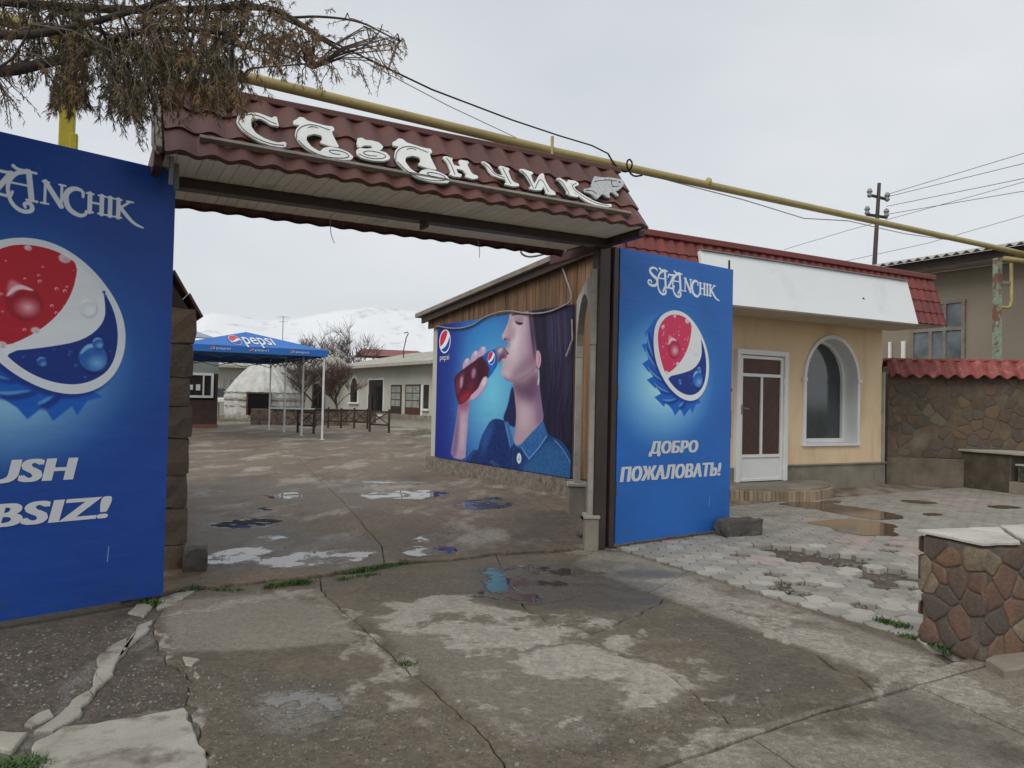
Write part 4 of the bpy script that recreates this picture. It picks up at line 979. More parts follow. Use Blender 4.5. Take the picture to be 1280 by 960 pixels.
LL0 = Vector((-2.275, 5.115, 0)) - lu * LW
cL = lbox(LL0, LRZ, (0, 606), (92, 571)); cK = lbox(LL0, LRZ, (0, 660), (134, 619))
gate_door('blue printed gate door with Uzbek welcome lettering at the left edge', LL0, LRZ, PRL, 1, [('XUSH', (cL[2] - .665, cL[1] + .012, cL[2], cL[3])), ('KELIBSIZ!', (cK[2] - 1.19, cK[1] + .01, cK[2], cK[3]))])

# ------------------------------------------------------------------ yellow gas pipe over the gate, its posts
pipeA, pipeB = D(88, 44, 5.43), D(1252, 311, 13.4)
d_ = (pipeB - pipeA).normalized()
pipe = thing('gas_pipe', 'long yellow overhead gas pipe crossing above the gate canopy', 'pipe', pipeA)
lo = lambda P: P - pipeA
MB().tube([lo(pipeA - d_ * 2.4), (0, 0, 0), lo(D(690, 189, 7.9)), lo(pipeB), lo(pipeB + d_ * 1.6)], .045, 14).obj('main_pipe', YELLOW, pipe, smooth=True)
for t_ in (.13, .47):
    c = pipeA + (pipeB - pipeA) * t_ - pipeA; MB().tube([c - d_ * .008, c + d_ * .008], .0472, 14).obj('weld_ring', YELLOW, pipe, smooth=True)
br = D(690, 190, 7.85)
MB().tube([lo(br + Vector((0, 0, .16))), lo(br + Vector((0, 0, -.07)))], .016, 6).box(lo(br + Vector((0, 0, -.22))), (.09, .09, .32), R(28), .006).obj('bracket', YELLOW, pipe)
e0 = pipeB + Vector((0, 0, -.28))
MB().tube([lo(pipeB + d_ * .1 + Vector((0, 0, -.16))), lo(pipeB + d_ * 1.6 + Vector((0, 0, -.1)))], .045, 10).obj('side_pipe', YELLOW, pipe, smooth=True)
yp = thing('pipe_post', 'bright yellow flaking pipe post rising behind the left blue door', 'post', (pipeA.x, pipeA.y, 0))
MB().box((0, 0, 1.88), (.095, .08, 3.76), .4, .006).obj('shaft', YELLOW_POST, yp)
MB().box((.055, -.01, 2.95), (.05, .05, .42), .4, .006).obj('rusty_sleeve', YELLOW_POST, yp); MB().tube([(-.1, -.06, 3.80), (.1, .06, 3.80)], .02, 6).box((0, 0, 3.775), (.2, .12, .02), .5).obj('saddle', YELLOW_POST, yp)
gp0 = D(1246, 440, 13.9)
gpst = thing('pipe_support', 'peeling green and rust pipe support post behind the stone wall at right', 'post', (gp0.x, gp0.y, 0))
ztop = 1.35 + (514 - 322) / 970 * gp0.y
MB().box((0, 0, ztop / 2), (.11, .11, ztop), .2, .006).obj('shaft', GREENPOST, gpst)
zz = lambda y: 1.35 + (514.2 - y) / 970 * gp0.y
MB().tube([(.25, 0, zz(328)), (.255, 0, zz(375)), (.23, 0, zz(383)), (.15, 0, zz(384)), (.0, 0, zz(383))], .03, 8).obj('loop_pipe', YELLOW, gpst, smooth=True)
MB().box((.13, 0, zz(353)), (.2, .05, .06), 0, .004).obj('cross_bar', GREYWOOD, gpst)

# ------------------------------------------------------------------ little plastered arch between the wall and the gate
a0 = G(720, 644); an_ = G(738, 686); AR = math.degrees(math.atan2(-(a0.x - an_.x), a0.y - an_.y))
arch = thing('plaster_arch', 'small grey plaster arch on stone plinths beside the right gate post', 'arch', a0, AR)
# local: the arch stands in the y-z plane (towards the yard), thin along x
nearp = to_local(an_, a0, AR); sp = max(.5, -nearp.y)
zap = 1.35 + (503 - 357) / 970 * 8.2; zs = 1.35 + (503 - 440) / 970 * 8.3
def leg(y, zb): return MB().box((0, y, (zb + zs) / 2), (.075, .12, zs - zb), 0, .006)
leg(0, .38).obj('leg', CONC_LIGHT, arch); leg(-sp, .30).obj('leg', CONC_LIGHT, arch)
MB().box((0, .02, .17), (.2, .26, .36), 0, .01).obj('plinth', CONC, arch); MB().box((.0, -sp, .14), (.13, .2, .30), 0, .01).obj('plinth', CONC, arch)
MB().box((0, .02, .37), (.23, .29, .035), 0, .005).obj('plinth_slab', CONC_LIGHT, arch); MB().box((.0, -sp, .305), (.15, .23, .03), 0, .005).obj('plinth_slab', CONC_LIGHT, arch)
mb = MB(); seg = 14; cy = -sp / 2; ri = sp / 2 - .065; ro = sp / 2 + .065
q = [(cy + ri * math.cos(math.pi * i / seg), zs + (zap - zs - .09) * math.sin(math.pi * i / seg)) for i in range(seg + 1)]
o_ = [(cy + ro * max(-1, min(1, 1.35 * math.cos(math.pi * i / seg))), zs + (zap - zs) * min(1, 1.7 * math.sin(math.pi * i / seg))) for i in range(seg + 1)]
v = [(-.038, a, b) for a, b in q] + [(-.038, a, b) for a, b in o_] + [(.038, a, b) for a, b in q] + [(.038, a, b) for a, b in o_]; n_ = seg + 1
f = []
for i in range(seg): f += [(i, i + 1, n_ + i + 1, n_ + i), (2 * n_ + i, 3 * n_ + i, 3 * n_ + i + 1, 2 * n_ + i + 1), (i, 2 * n_ + i, 2 * n_ + i + 1, i + 1), (n_ + i, n_ + i + 1, 3 * n_ + i + 1, 3 * n_ + i)]
mb.add(v, f).obj('arch_ring', CONC_LIGHT, arch)

# ------------------------------------------------------------------ left gate pillar with a scrap of tiled roof, stone block
PR = 28.5; p0 = G(232, 714)
pil = thing('gate_pillar', 'rough brown stone gate pillar beside the left blue door', 'pillar', p0, PR)
ph = 1.35 + (492 - 386) / 970 * (p0.y + .1)
MB().box((-.25, .15, ph / 2), (.46, .26, ph - .02)).obj('core', MORTAR, pil)
def blockmesh(w_, d, h, rg_, j=.012):
    """a rough hewn block: a box with bowed faces and knocked corners"""
    mb = MB(); k = 3; v = []; idx = {}
    for a in range(k + 1):
        for b in range(k + 1):
            for c in range(k + 1):
                if 0 < a < k and 0 < b < k and 0 < c < k: continue
                p = [(a / k - .5), (b / k - .5), (c / k - .5)]; e_ = sum(abs(abs(x) - .5) < 1e-6 for x in p)
                s_ = 1 - .035 * (e_ - 1) ; idx[(a, b, c)] = len(v)
                v.append((p[0] * w_ * s_ + rg_.uniform(-j, j), p[1] * d * s_ + rg_.uniform(-j, j), p[2] * h * s_ + rg_.uniform(-j, j)))
    f = []
    for a in range(k):
        for b in range(k):
            for s_ in (0, k):
                f += [(idx[(a, b, s_)], idx[(a + 1, b, s_)], idx[(a + 1, b + 1, s_)], idx[(a, b + 1, s_)]), (idx[(a, s_, b)], idx[(a + 1, s_, b)], idx[(a + 1, s_, b + 1)], idx[(a, s_, b + 1)]), (idx[(s_, a, b)], idx[(s_, a + 1, b)], idx[(s_, a + 1, b + 1)], idx[(s_, a, b + 1)])]
    return mb.add(v, f)
z = 0.0; hs = [.22, .3, .27, .3, .26, .24, .28, .3]
tot = sum(hs); hs = [h * ph / tot for h in hs]
for i, h in enumerate(hs):
    w0 = .5 + .01 * i
    cutx = .2 + .1 * (i % 2)
    for (xa, xb) in ((-w0, -cutx), (-cutx, .0 + .012 * math.sin(i * 2.1))):
        blockmesh(xb - xa - .004, .32, h - .003, rnd, .007).obj('stone', PILLAR_ST, pil).location = ((xa + xb) / 2 + .02 * (i / 8), .15, z + h / 2)
    z += h
sb = thing('stone_block', 'small square grey stone block at the foot of the left gate pillar', 'block', G(243, 719), 20)
blockmesh(.17, .2, .19, rnd, .006).obj('block', CONC_DARK, sb).location = (0, .1, .095)
lw = thing('yard_wall', 'yard wall behind the left gate pillar under a scrap of tiled roof', 'wall', p0 + frame(PR)[1] * .35, PR)
MB().box((-.3, 2.6, .95), (.3, 5.0, 1.9)).obj('wall', CONC, lw)
for sx, a in ((.36, R(58)), (-.36, R(-58))):
    for k_ in range(3):
        c = Vector((-.3, -.12 + .75, 2.2)); q0 = Vector((-.3, -.2, 2.5)); 
        mbt = MB()
        for i in range(9):
            pass
        pts = []
        m_ = MB(); s_ = 1 if sx > 0 else -1
        n_ = 8; vv = []
        for j_ in range(2):
            for i in range(n_ + 1):
                t = i / n_; base = Vector((-.3 + s_ * (.04 + .115 * (k_ + j_)), -.25, 2.47 - .17 * (k_ + j_))); wv = .016 * math.sin(t * 6.28 * 4) + .012 * (1 - j_)
                vv.append((base.x + s_ * wv, base.y + t * 1.2, base.z + wv * .6))
        m_.add(vv + [(x - s_ * .014, y, z_ - .012) for x, y, z_ in vv], [(i, i + 1, n_ + 2 + i, n_ + 1 + i) for i in range(n_)] + [(2 * (n_ + 1) + i, 2 * (n_ + 1) + i + 1, 3 * (n_ + 1) + i + 1, 3 * (n_ + 1) + i) for i in range(n_)] + [(n_ + 1 + i, n_ + 2 + i, 3 * (n_ + 1) + i + 1, 3 * (n_ + 1) + i) for i in range(n_)] + [(0, n_ + 1, 3 * (n_ + 1), 2 * (n_ + 1))])
        m_.obj('roof_tile', TILE, lw, smooth=False)
MB().prism([(-.3, -.21, 2.44), (.04, -.21, 1.92), (.0, -.21, 1.88), (-.6, -.21, 1.88), (-.64, -.21, 1.92)], (0, 1.1, 0)).obj('gable_board', WOOD_DARK, lw)

# ------------------------------------------------------------------ concrete lump by the right door
cl = thing('concrete_lump', 'rough dark concrete lump propping the right blue gate door', 'block', G(934, 671), 26)
bm_ = blockmesh(.50, .2, .17, rnd, .016).obj('lump', CONC_DARK, cl); bm_.location = (-.02, .1, .085)

# ================================================================== SIDE BUILDING WITH THE PICTURE WALL
SR = 32.3; s0 = G(716, 622); su, sn = frame(SR)
side = thing('side_building', 'low side building with plank gable and sloping roof along the courtyard', 'building', s0, SR)
sl_ = lambda px, py: to_local(plane(px, py, s0, su), s0, SR)          # point on its courtyard wall
YF = to_local(G(542, 588), s0, SR).y
pzn, pzf = sl_(720, 598).z, sl_(548, 572).z
PZ = (pzn + pzf) / 2
MB().box((.2, YF / 2 - .1, 1.5), (.36, YF + .5, 3.0)).obj('wall', GREYWALL, side)
MB().box((.0, YF / 2 - .1, PZ / 2), (.12, YF + .62, PZ), 0, .008).obj('plinth', mat('speckled_plinth', (.25, .22, .18), (.12, .10, .085), 14, .9, .8, 60, .008, stain=(.06, .05, .045), sscale=9, slo=.55), side)
# printed picture on the wall
bc = [sl_(551, 408), sl_(720, 380), sl_(720, 598), sl_(548, 572)]
y0b, y1b = (bc[1].y + bc[2].y) / 2, (bc[0].y + bc[3].y) / 2; z0b, z1b = PZ + .012, (bc[0].z + bc[1].z) / 2
bw, bh = y1b - y0b, z1b - z0b
IW, IH = 960, int(960 * bh / bw)
Hb = homography([(551, 408), (720, 380), (720, 598), (548, 572)], [(0, 0), (1, 0), (1, 1), (0, 1)])
def zb(pts):
    o = []
    for x, y in pts:
        u_, v_ = Hb(540 + x / 3.84, 370 + y / 3.84); o.append((u_ * IW, v_ * IH))
    return o
p = Paint(IW, IH, (24, 36, 128))
def zsc(c): return zb([c])[0]
c = zsc((300, 420)); p.glow(c, 520, 560, (70, 150, 205), .95, .9); p.glow(zsc((310, 470)), 330, 330, (125, 200, 225), .8, 1.1); p.glow(zsc((250, 180)), 300, 160, (40, 130, 200), .5, 1)
p.poly(zb([(20, 100), (140, 130), (120, 400), (100, 800), (20, 800)]), (22, 30, 120), 60, .55)
SK, SKL, SKD = (172, 142, 158), (206, 182, 192), (104, 74, 100)
# hair behind the neck and to the right
p.poly(chaikin(zb([(405, 420), (392, 470), (385, 520), (358, 585), (372, 610), (430, 640), (440, 520)])), (30, 34, 78), 2)
hair = zb([(470, 40), (500, 120), (512, 180), (520, 260), (532, 330), (532, 420), (545, 520), (552, 600), (560, 690), (650, 760), (700, 830), (712, 20), (480, 20)])
p.poly(hair, (28, 23, 40), 2)
hrr = random.Random(5)
p.poly(zb([(560, 60), (660, 60), (670, 260), (600, 330), (550, 220)]), (74, 64, 98), 26, .75); p.poly(zb([(600, 330), (680, 300), (690, 480), (640, 520)]), (52, 44, 72), 24, .6)
for _ in range(260):
    x = hrr.uniform(495, 700); t = hrr.gauss(0, 22); w0 = hrr.gauss(0, 8); q = zb([(x, 40), (x + 10 + w0, 160), (x + 16 - w0, 300), (x + 8 + t * .4, 440), (x + t - 14, 560), (x + t * 1.4 - 4, 700)])
    p.stroke(q, [1, hrr.uniform(1.5, 4.5), hrr.uniform(1, 3), 1], hrr.choice(((58, 50, 80), (14, 12, 24), (86, 76, 110), (20, 17, 34), (40, 33, 58))), hrr.uniform(.15, .45), 1)
p.poly(zb([(540, 420), (560, 600), (640, 670), (660, 540), (600, 420)]), (26, 24, 58), 30, .5)
# neck
neck = chaikin(zb([(395, 395), (410, 440), (418, 500), (424, 560), (422, 620), (410, 690), (430, 725), (470, 700), (520, 640), (560, 600), (548, 520), (534, 430), (528, 330), (480, 360)]))
p.poly(neck, SK, 1)
m_ = p.mask(neck)
def shade(poly, c, f, op, clip): p.over(p.mask(chaikin(zb(poly), 2), f) * clip * op, c)
shade([(395, 395), (460, 425), (520, 350), (540, 420), (520, 520), (440, 490), (405, 450)], (92, 62, 86), 20, .9, m_); shade([(500, 400), (560, 420), (570, 620), (520, 640), (520, 520)], (110, 76, 120), 18, .7, m_); shade([(440, 500), (490, 520), (490, 620), (440, 660)], SKL, 22, .55, m_); shade([(405, 480), (425, 500), (425, 680), (405, 690)], (140, 100, 140), 8, .5, m_)
# face in profile, head tipped back
face = zb([(388, 60), (384, 105), (379, 128), (372, 145), (364, 163), (354, 182), (349, 195), (352, 206), (362, 214), (374, 218), (381, 219), (384, 224), (376, 238), (372, 250), (370, 258), (382, 272), (384, 280), (374, 284), (362, 291), (355, 298), (352, 306), (357, 318), (354, 332), (349, 348), (348, 364), (352, 384), (364, 398), (382, 408), (410, 414), (446, 402), (480, 382), (508, 358), (522, 330), (524, 250), (512, 150), (500, 60)])
face = chaikin(face, 1); p.poly(face, (186, 158, 172), 1); m_ = p.mask(face)
shade([(352, 384), (400, 405), (450, 395), (505, 350), (524, 330), (530, 420), (360, 440)], SKD, 9, .75, m_); shade([(440, 180), (500, 160), (520, 300), (460, 360), (430, 300)], (176, 136, 168), 25, .6, m_); shade([(390, 120), (440, 150), (430, 260), (400, 330), (385, 260), (395, 200)], (224, 206, 212), 26, .8, m_); shade([(470, 60), (515, 60), (530, 330), (500, 350), (480, 250)], (122, 92, 116), 18, .75, m_); shade([(384, 105), (400, 100), (398, 240), (376, 250), (370, 220)], (150, 112, 138), 8, .45, m_)
shade([(364, 350), (400, 360), (400, 390), (365, 385)], (206, 176, 196), 10, .6, m_)
shade([(352, 206), (372, 218), (384, 222), (392, 205), (380, 196)], (146, 96, 128), 4, .8, m_); p.blob(zsc((366, 208)), 7, 4, (70, 34, 58), .95, 3)
shade([(371, 240), (378, 226), (386, 222), (390, 246), (380, 262)], (170, 122, 152), 4, .6, m_)
p.poly(chaikin(zb([(359, 262), (370, 256), (383, 272), (385, 280), (373, 283), (366, 274)]), 2), (132, 36, 66), 1); p.poly(chaikin(zb([(374, 284), (362, 291), (354, 299), (360, 302), (376, 294)]), 2), (150, 56, 84), 1)
p.stroke(zb([(414, 124), (424, 131), (440, 134), (450, 131)]), [3, 8, 9, 3], (40, 24, 44)); p.stroke(zb([(412, 119), (428, 122), (446, 121)]), [1, 2.5, 1], (130, 90, 124), .8); p.stroke(zb([(414, 133), (424, 140), (438, 141)]), [1, 2, 1], (140, 100, 132), .7)
p.stroke(zb([(396, 94), (420, 84), (455, 86), (472, 92)]), [4, 9, 8, 3], (66, 44, 64), .9, 1); shade([(404, 100), (450, 100), (456, 126), (404, 122)], (138, 100, 130), 6, .6, m_); shade([(396, 150), (420, 150), (412, 214), (392, 210)], (150, 112, 140), 8, .5, m_); shade([(430, 330), (520, 250), (524, 330), (440, 392), (380, 404)], (128, 92, 116), 16, .7, m_)
for _ in range(40):
    x = hrr.uniform(478, 512); p.stroke(zb([(x - 8, 50), (x + 2, 130), (x + 12, 220), (x + 24 + hrr.uniform(-6, 10), 300)]), [2, 3, .5], (40, 33, 52), .35, 1)
p.poly(chaikin(zb([(484, 40), (500, 110), (511, 180), (519, 252), (527, 262), (560, 270), (560, 40)]), 1), (34, 27, 46), 2)
for _ in range(22):
    x = hrr.uniform(500, 540); p.stroke(zb([(x - 14, 60), (x - 4, 130), (x + 2, 200), (x + 10, 262)]), [2, 4, 1], hrr.choice(((60, 50, 84), (26, 22, 42))), .4, 1)
p.poly(chaikin(zb([(514, 262), (528, 258), (538, 280), (540, 312), (534, 342), (524, 346), (516, 320)]), 2), (196, 146, 166), 1); p.stroke(zb([(520, 275), (531, 285), (530, 315), (523, 330)]), [2, 4, 2], (150, 96, 124), .8, 1)
p.stroke(zb([(528, 346), (530, 380), (527, 420)]), [4, 7, 10], (176, 170, 186), .9); p.stroke(zb([(529, 352), (532, 385), (530, 415)]), [1, 2, 3], (232, 228, 236), .9); p.stroke(zb([(523, 360), (523, 410)]), [1, 4], (96, 84, 112), .7)
# denim jacket
jk = chaikin(zb([(178, 800), (205, 760), (222, 738), (240, 748), (252, 690), (275, 640), (300, 598), (330, 588), (372, 600), (392, 640), (404, 700), (430, 728), (470, 740), (555, 640), (590, 668), (640, 690), (675, 730), (700, 780), (700, 920), (178, 900)]), 1)
p.poly(jk, (22, 48, 104), 1); m_ = p.mask(jk)
den = val_noise(IH, IW, 5, np.random.default_rng(8), 3, .7)
shade([(470, 800), (560, 690), (660, 700), (700, 800), (700, 910), (420, 900)], (44, 92, 146), 20, .9, m_); shade([(300, 640), (350, 640), (390, 760), (380, 860), (250, 830)], (18, 40, 100), 20, .8, m_); shade([(250, 690), (290, 610), (320, 600), (300, 700), (260, 780)], (44, 92, 165), 14, .6, m_)
p.a += ((den - .5) * .16 * m_)[..., None]
p.poly(zb([(366, 606), (384, 600), (398, 640), (412, 716), (396, 735), (386, 690), (374, 650)]), (52, 98, 160), 1); p.stroke(zb([(372, 612), (384, 655), (396, 722)]), 2, (150, 180, 210), .8)
p.poly(zb([(440, 722), (500, 655), (556, 598), (580, 672), (545, 730), (490, 796), (464, 762)]), (46, 94, 158), 1); p.a += ((den - .5) * .2 * p.mask(zb([(440, 722), (500, 655), (556, 598), (580, 672), (545, 730), (490, 796), (464, 762)])))[..., None]
p.stroke(zb([(452, 726), (472, 756), (490, 782), (540, 722), (572, 672)]), 2.2, (158, 188, 216), .85, 0, 0); p.stroke(zb([(440, 722), (464, 762), (490, 796), (545, 730), (580, 672)]), 2.5, (14, 34, 84), .8, 0, 0)
p.stroke(zb([(610, 690), (650, 730), (690, 800)]), 2.2, (150, 182, 212), .8); p.stroke(zb([(616, 684), (660, 724), (700, 792)]), 2.2, (14, 34, 84), .7); p.stroke(zb([(404, 720), (400, 800), (396, 870)]), 2.5, (12, 30, 78), .8); p.stroke(zb([(412, 730), (408, 800), (404, 870)]), 1.6, (110, 145, 190), .6)
p.stroke(zb([(196, 790), (224, 746)]), 2, (110, 150, 195), .7); p.stroke(zb([(300, 796), (340, 830)]), 2, (120, 156, 198), .7); p.stroke(zb([(308, 790), (348, 824)]), 2, (120, 156, 198), .6)
b = zsc((440, 780)); p.blob(b, 17, 21, (96, 106, 128)); p.blob(b, 14, 18, (204, 210, 218)); p.blob(b, 7, 9, (140, 150, 168)); p.blob((b[0] - 2, b[1] - 3), 3, 4, (230, 234, 240))
# forearm and hand, bottle
arm = chaikin(zb([(146, 512), (202, 494), (194, 570), (188, 660), (182, 740), (180, 792), (106, 780), (118, 700), (134, 600)]), 1); p.poly(arm, (172, 138, 164), 1); m_ = p.mask(arm)
shade([(140, 500), (205, 490), (200, 545), (140, 560)], (150, 60, 96), 14, .7, m_); shade([(106, 780), (128, 640), (146, 520), (150, 640), (135, 790)], (112, 84, 128), 10, .8, m_); shade([(160, 560), (182, 560), (172, 740), (150, 740)], (206, 180, 196), 12, .5, m_)
rr2 = random.Random(2)
for _ in range(26): a0_ = rr2.uniform(120, 200); b0_ = rr2.uniform(520, 780); p.stroke(zb([(a0_ - 20, b0_), (a0_ + 10, b0_ + rr2.uniform(-14, 14))]), 5, rr2.choice(((120, 90, 130), (200, 170, 190))), .10 * float(m_.max()), 3) if 118 < a0_ < 186 and b0_ < 740 else None
palm = chaikin(zb([(190, 505), (215, 498), (245, 478), (240, 420), (200, 430), (175, 470)]), 2); p.poly(palm, (170, 124, 158), 1)
for q in ([(166, 362), (162, 335), (172, 310), (186, 298), (198, 304), (200, 330), (186, 345)], [(200, 330), (202, 295), (212, 272), (228, 262), (240, 270), (236, 296), (220, 318)], [(234, 300), (238, 266), (250, 248), (264, 242), (276, 252), (272, 276), (256, 292)]):
    f_ = chaikin(zb(q), 2); p.poly(f_, (188, 152, 182), 1); mm = p.mask(f_); cxy = zsc((q[3][0] - 4, q[3][1] + 10)); p.over(np.clip(1 - np.hypot((p.xx - cxy[0]) / 16, (p.yy - cxy[1]) / 20), 0, 1).astype(np.float32) * mm, (222, 194, 212)); p.stroke(zb([q[0], q[6], q[5]]), 3, (110, 70, 116), .6, 1)
bot = chaikin(zb([(122, 402), (130, 384), (150, 366), (190, 334), (238, 300), (262, 284), (290, 320), (298, 372), (272, 412), (246, 440), (214, 478), (168, 518), (150, 524), (140, 508), (128, 460)]), 1); p.poly(bot, (74, 22, 44), 1); m_ = p.mask(bot)
shade([(140, 510), (165, 470), (215, 450), (200, 490), (160, 522)], (170, 34, 48), 12, .9, m_); shade([(128, 420), (150, 380), (180, 360), (160, 420), (150, 480), (138, 480)], (120, 50, 74), 8, .7, m_); shade([(150, 395), (168, 380), (166, 430), (152, 455)], (196, 160, 192), 5, .75, m_); shade([(205, 350), (228, 345), (226, 385), (206, 405)], (186, 150, 186), 5, .7, m_); shade([(230, 320), (262, 300), (275, 380), (250, 430), (235, 400)], (50, 12, 34), 9, .6, m_); shade([(180, 420), (215, 410), (230, 440), (195, 470)], (120, 34, 54), 9, .6, m_)
lab = zb([(256, 292), (284, 268), (318, 256), (332, 286), (330, 330), (308, 368), (284, 398), (290, 350), (278, 320)]); p.poly(lab, (22, 84, 172), 1); p.poly(zb([(284, 268), (300, 262), (316, 330), (300, 372), (296, 330)]), (60, 130, 205), 8, .5)
def globe_paint(p, c, rx, ry, tilt=0.0):
    p.blob(c, rx, ry, (228, 230, 236)); e = lambda pts: [(c[0] + x * rx, c[1] + y * ry) for x, y in pts]
    cir = p.mask([(c[0] + rx * .92 * math.cos(t), c[1] + ry * .92 * math.sin(t)) for t in np.linspace(0, 6.28, 40)[:-1]])
    p.over(p.mask(chaikin(e([(-1.2, .55), (-.5, .35), (.1, -.1), (.42, -.6), (.5, -1.3), (-1.3, -1.3)]), 2)) * cir, (206, 40, 66)); p.over(p.mask(chaikin(e([(-1.1, .72), (-.2, .62), (.4, .3), (.8, -.3), (.9, -.6), (1.4, -.4), (1.3, 1.3), (-1, 1.3)]), 2)) * cir, (26, 66, 160))
globe_paint(p, zsc((300, 298)), 27, 25)
nk = chaikin(zb([(316, 256), (334, 244), (352, 236), (366, 250), (378, 268), (374, 286), (352, 300), (332, 332), (328, 290)]), 1); p.poly(nk, (126, 96, 124), 1, .92); m_ = p.mask(nk); shade([(326, 262), (350, 244), (360, 256), (336, 280)], (206, 200, 214), 5, .8, m_); shade([(330, 300), (360, 276), (372, 284), (340, 320)], (96, 40, 64), 5, .8, m_)
th = chaikin(zb([(284, 388), (280, 420), (266, 448), (246, 478), (218, 500), (196, 496), (206, 474), (238, 446), (252, 408), (266, 386)]), 2); p.poly(th, (196, 158, 186), 1); m_ = p.mask(th); shade([(262, 392), (278, 388), (270, 430), (254, 440)], (228, 200, 216), 5, .8, m_); p.stroke(zb([(282, 420), (262, 456), (222, 500)]), 4, (120, 76, 120), .6, 2)
g0 = zsc((77, 221)); gw = abs(zsc((104, 221))[0] - zsc((52, 221))[0]) / 2; gh = abs(zsc((77, 167))[1] - zsc((77, 276))[1]) / 2; globe_paint(p, g0, gw, gh)
cirw = [(g0[0] + gw * 1.0 * math.cos(t), g0[1] + gh * 1.0 * math.sin(t)) for t in np.linspace(0, 6.28, 40)]; p.stroke(cirw, 4, (222, 226, 234), 1, 0, 0)
gr_ = val_noise(IH, IW, 3, np.random.default_rng(4), 2) - .5; p.a += (gr_ * .035)[..., None]; p.a *= np.array((.96, 1.0, .98), np.float32); im = p.image('picture_print', 1.18)
PIC = print_mat('picture_vinyl', im, .6, .25, .2)
pic = thing('picture_banner', 'printed banner of a dark haired woman drinking cola from a glass bottle', 'banner', s0, SR)
n = 10; mb = MB(); v = []
for j in range(n + 1):
    for i in range(n + 1):
        y, z_ = i / n, j / n; v.append((-.072 + .004 * math.sin(y * 13 + z_ * 4) * math.sin(z_ * 3.1), y1b - y * bw, z0b + z_ * bh))
mb.add(v, [(j * (n + 1) + i, j * (n + 1) + i + 1, (j + 1) * (n + 1) + i + 1, (j + 1) * (n + 1) + i) for j in range(n) for i in range(n)])
me = mb.mesh('printed_sheet', PIC, smooth=True, fix=False); set_uv(me, lambda c: ((y1b - c.y) / bw, (c.z - z0b) / bh)); inst('printed_sheet', me, pic)
MB().box((-.035, (y0b + y1b) / 2, (z0b + z1b) / 2), (.05, bw - .01, bh - .01)).obj('backing', mat('banner_edge', (.05, .06, .14), None, 3, .6, 0), pic)
Mx = Matrix.Translation((-.079, 0, 0)) @ Matrix.Rotation(R(-90), 4, 'Z')
tl = zsc((55, 315)); tr = zsc((100, 280)); xa, xb = tl[0] / IW * bw, tr[0] / IW * bw
z_t = z1b - (zsc((78, 300))[1] / IH) * bh
text_mesh('lettering', 'pepsi', PRINTW, pic, (-y1b + xa, z_t - .07, -y1b + xb, z_t + .06), 0, .0, M=Mx)
# roof and plank gable
zn, zf, yf2 = sl_(690, 334).z, sl_(524, 402).z, YF + .45
y_at = sl_(690, 334).y; slope = (zf - zn) / (sl_(524, 402).y - y_at); zr = lambda y: zn + slope * (y - y_at)
mb = MB(); ya, yb = -.6, yf2; 
mb.prism([(-.24, ya, zr(ya)), (-.24, yb, zr(yb)), (-.24, yb, zr(yb) + .075), (-.24, ya, zr(ya) + .075)], (5.5, 0, 0)); mb.obj('roof', GREYWOOD, side)
mb = MB(); mb.prism([(-.16, ya, zr(ya) - .11), (-.16, yb - .12, zr(yb) - .11), (-.16, yb - .12, zr(yb) - .003), (-.16, ya, zr(ya) - .003)], (.05, 0, 0)); mb.obj('rafter', WOOD_DARK, side)
pw = .088; k_ = 0; y = -.42
upl = MB().box((0, 0, .5), (.022, pw - .006, 1), 0, .002).mesh('plank', WOOD)
while y < YF + .2:
    zb_ = z1b - .05 + rnd.uniform(-.02, .03) if y > y0b - .04 else PZ + .02; zt_ = zr(y) - .01
    if zt_ > zb_ + .03:
        o = inst('plank', upl, side, (-.03 + rnd.uniform(-.006, .006), y + pw / 2, zb_), (rnd.uniform(-.006, .006), 0, 0)); o.scale = (1, 1, zt_ - zb_)
    y += pw
MB().box((2.4, YF - .03, 1.4), (4.6, .3, 2.75)).obj('rear_wall', GREYWALL, side)
cab = thing('sagging_cable', 'grey rope-like cable draped along the top of the picture banner', 'cable', s0, SR)
pts = [sl_(*q) for q in ((552, 408), (575, 412), (597, 408), (612, 396), (640, 388), (665, 393), (690, 392), (710, 384), (724, 376), (716, 352), (708, 330))]
pts = [Vector((-.10, q.y, q.z)) for q in pts]; pts = [Vector((q[0], q[1], q[2])) for q in chaikin([tuple(q) for q in pts], 2, False)]
MB().tube(pts, .014, 6).obj('cable', CABLE, cab, smooth=True); MB().tube([Vector((-.1, sl_(722, 400).y, sl_(722, 400).z)), Vector((-.12, sl_(724, 430).y, sl_(724, 425).z)), Vector((-.16, sl_(719, 446).y, sl_(719, 446).z))], .012, 6).obj('loose_end', CABLE, cab)

# ================================================================== CREAM SHOP WITH RED MANSARD
BR = 29.3; B0 = Vector((.92, 10.45, 0)); bu, bn = frame(BR)
shop = thing('cream_shop', 'cream plastered shop with a red tiled mansard, blank white signboard and arched window', 'shop', B0, BR)
fl = lambda px, py, y=0.0: to_local(plane(px, py, B0 + bn * y, bn), B0, BR)
X1 = fl(1102, 500).x; ZS = 2.77
dx0, dx1 = fl(917, 520).x, fl(981, 520).x; dz1 = (fl(917, 436).z + fl(981, 440).z) / 2; dz0 = fl(950, 600).z - .02
wx0, wx1 = fl(1003, 500).x, fl(1073, 500).x; wz0 = fl(1040, 557).z; wz1 = (fl(1035, 418).z)
zpl = (fl(978, 583).z + fl(1110, 578).z) / 2
TH = .34
xc = (wx0 + wx1) / 2; ra = (wx1 - wx0) / 2 - .05; zsp = fl(1003, 474).z
mb = MB()
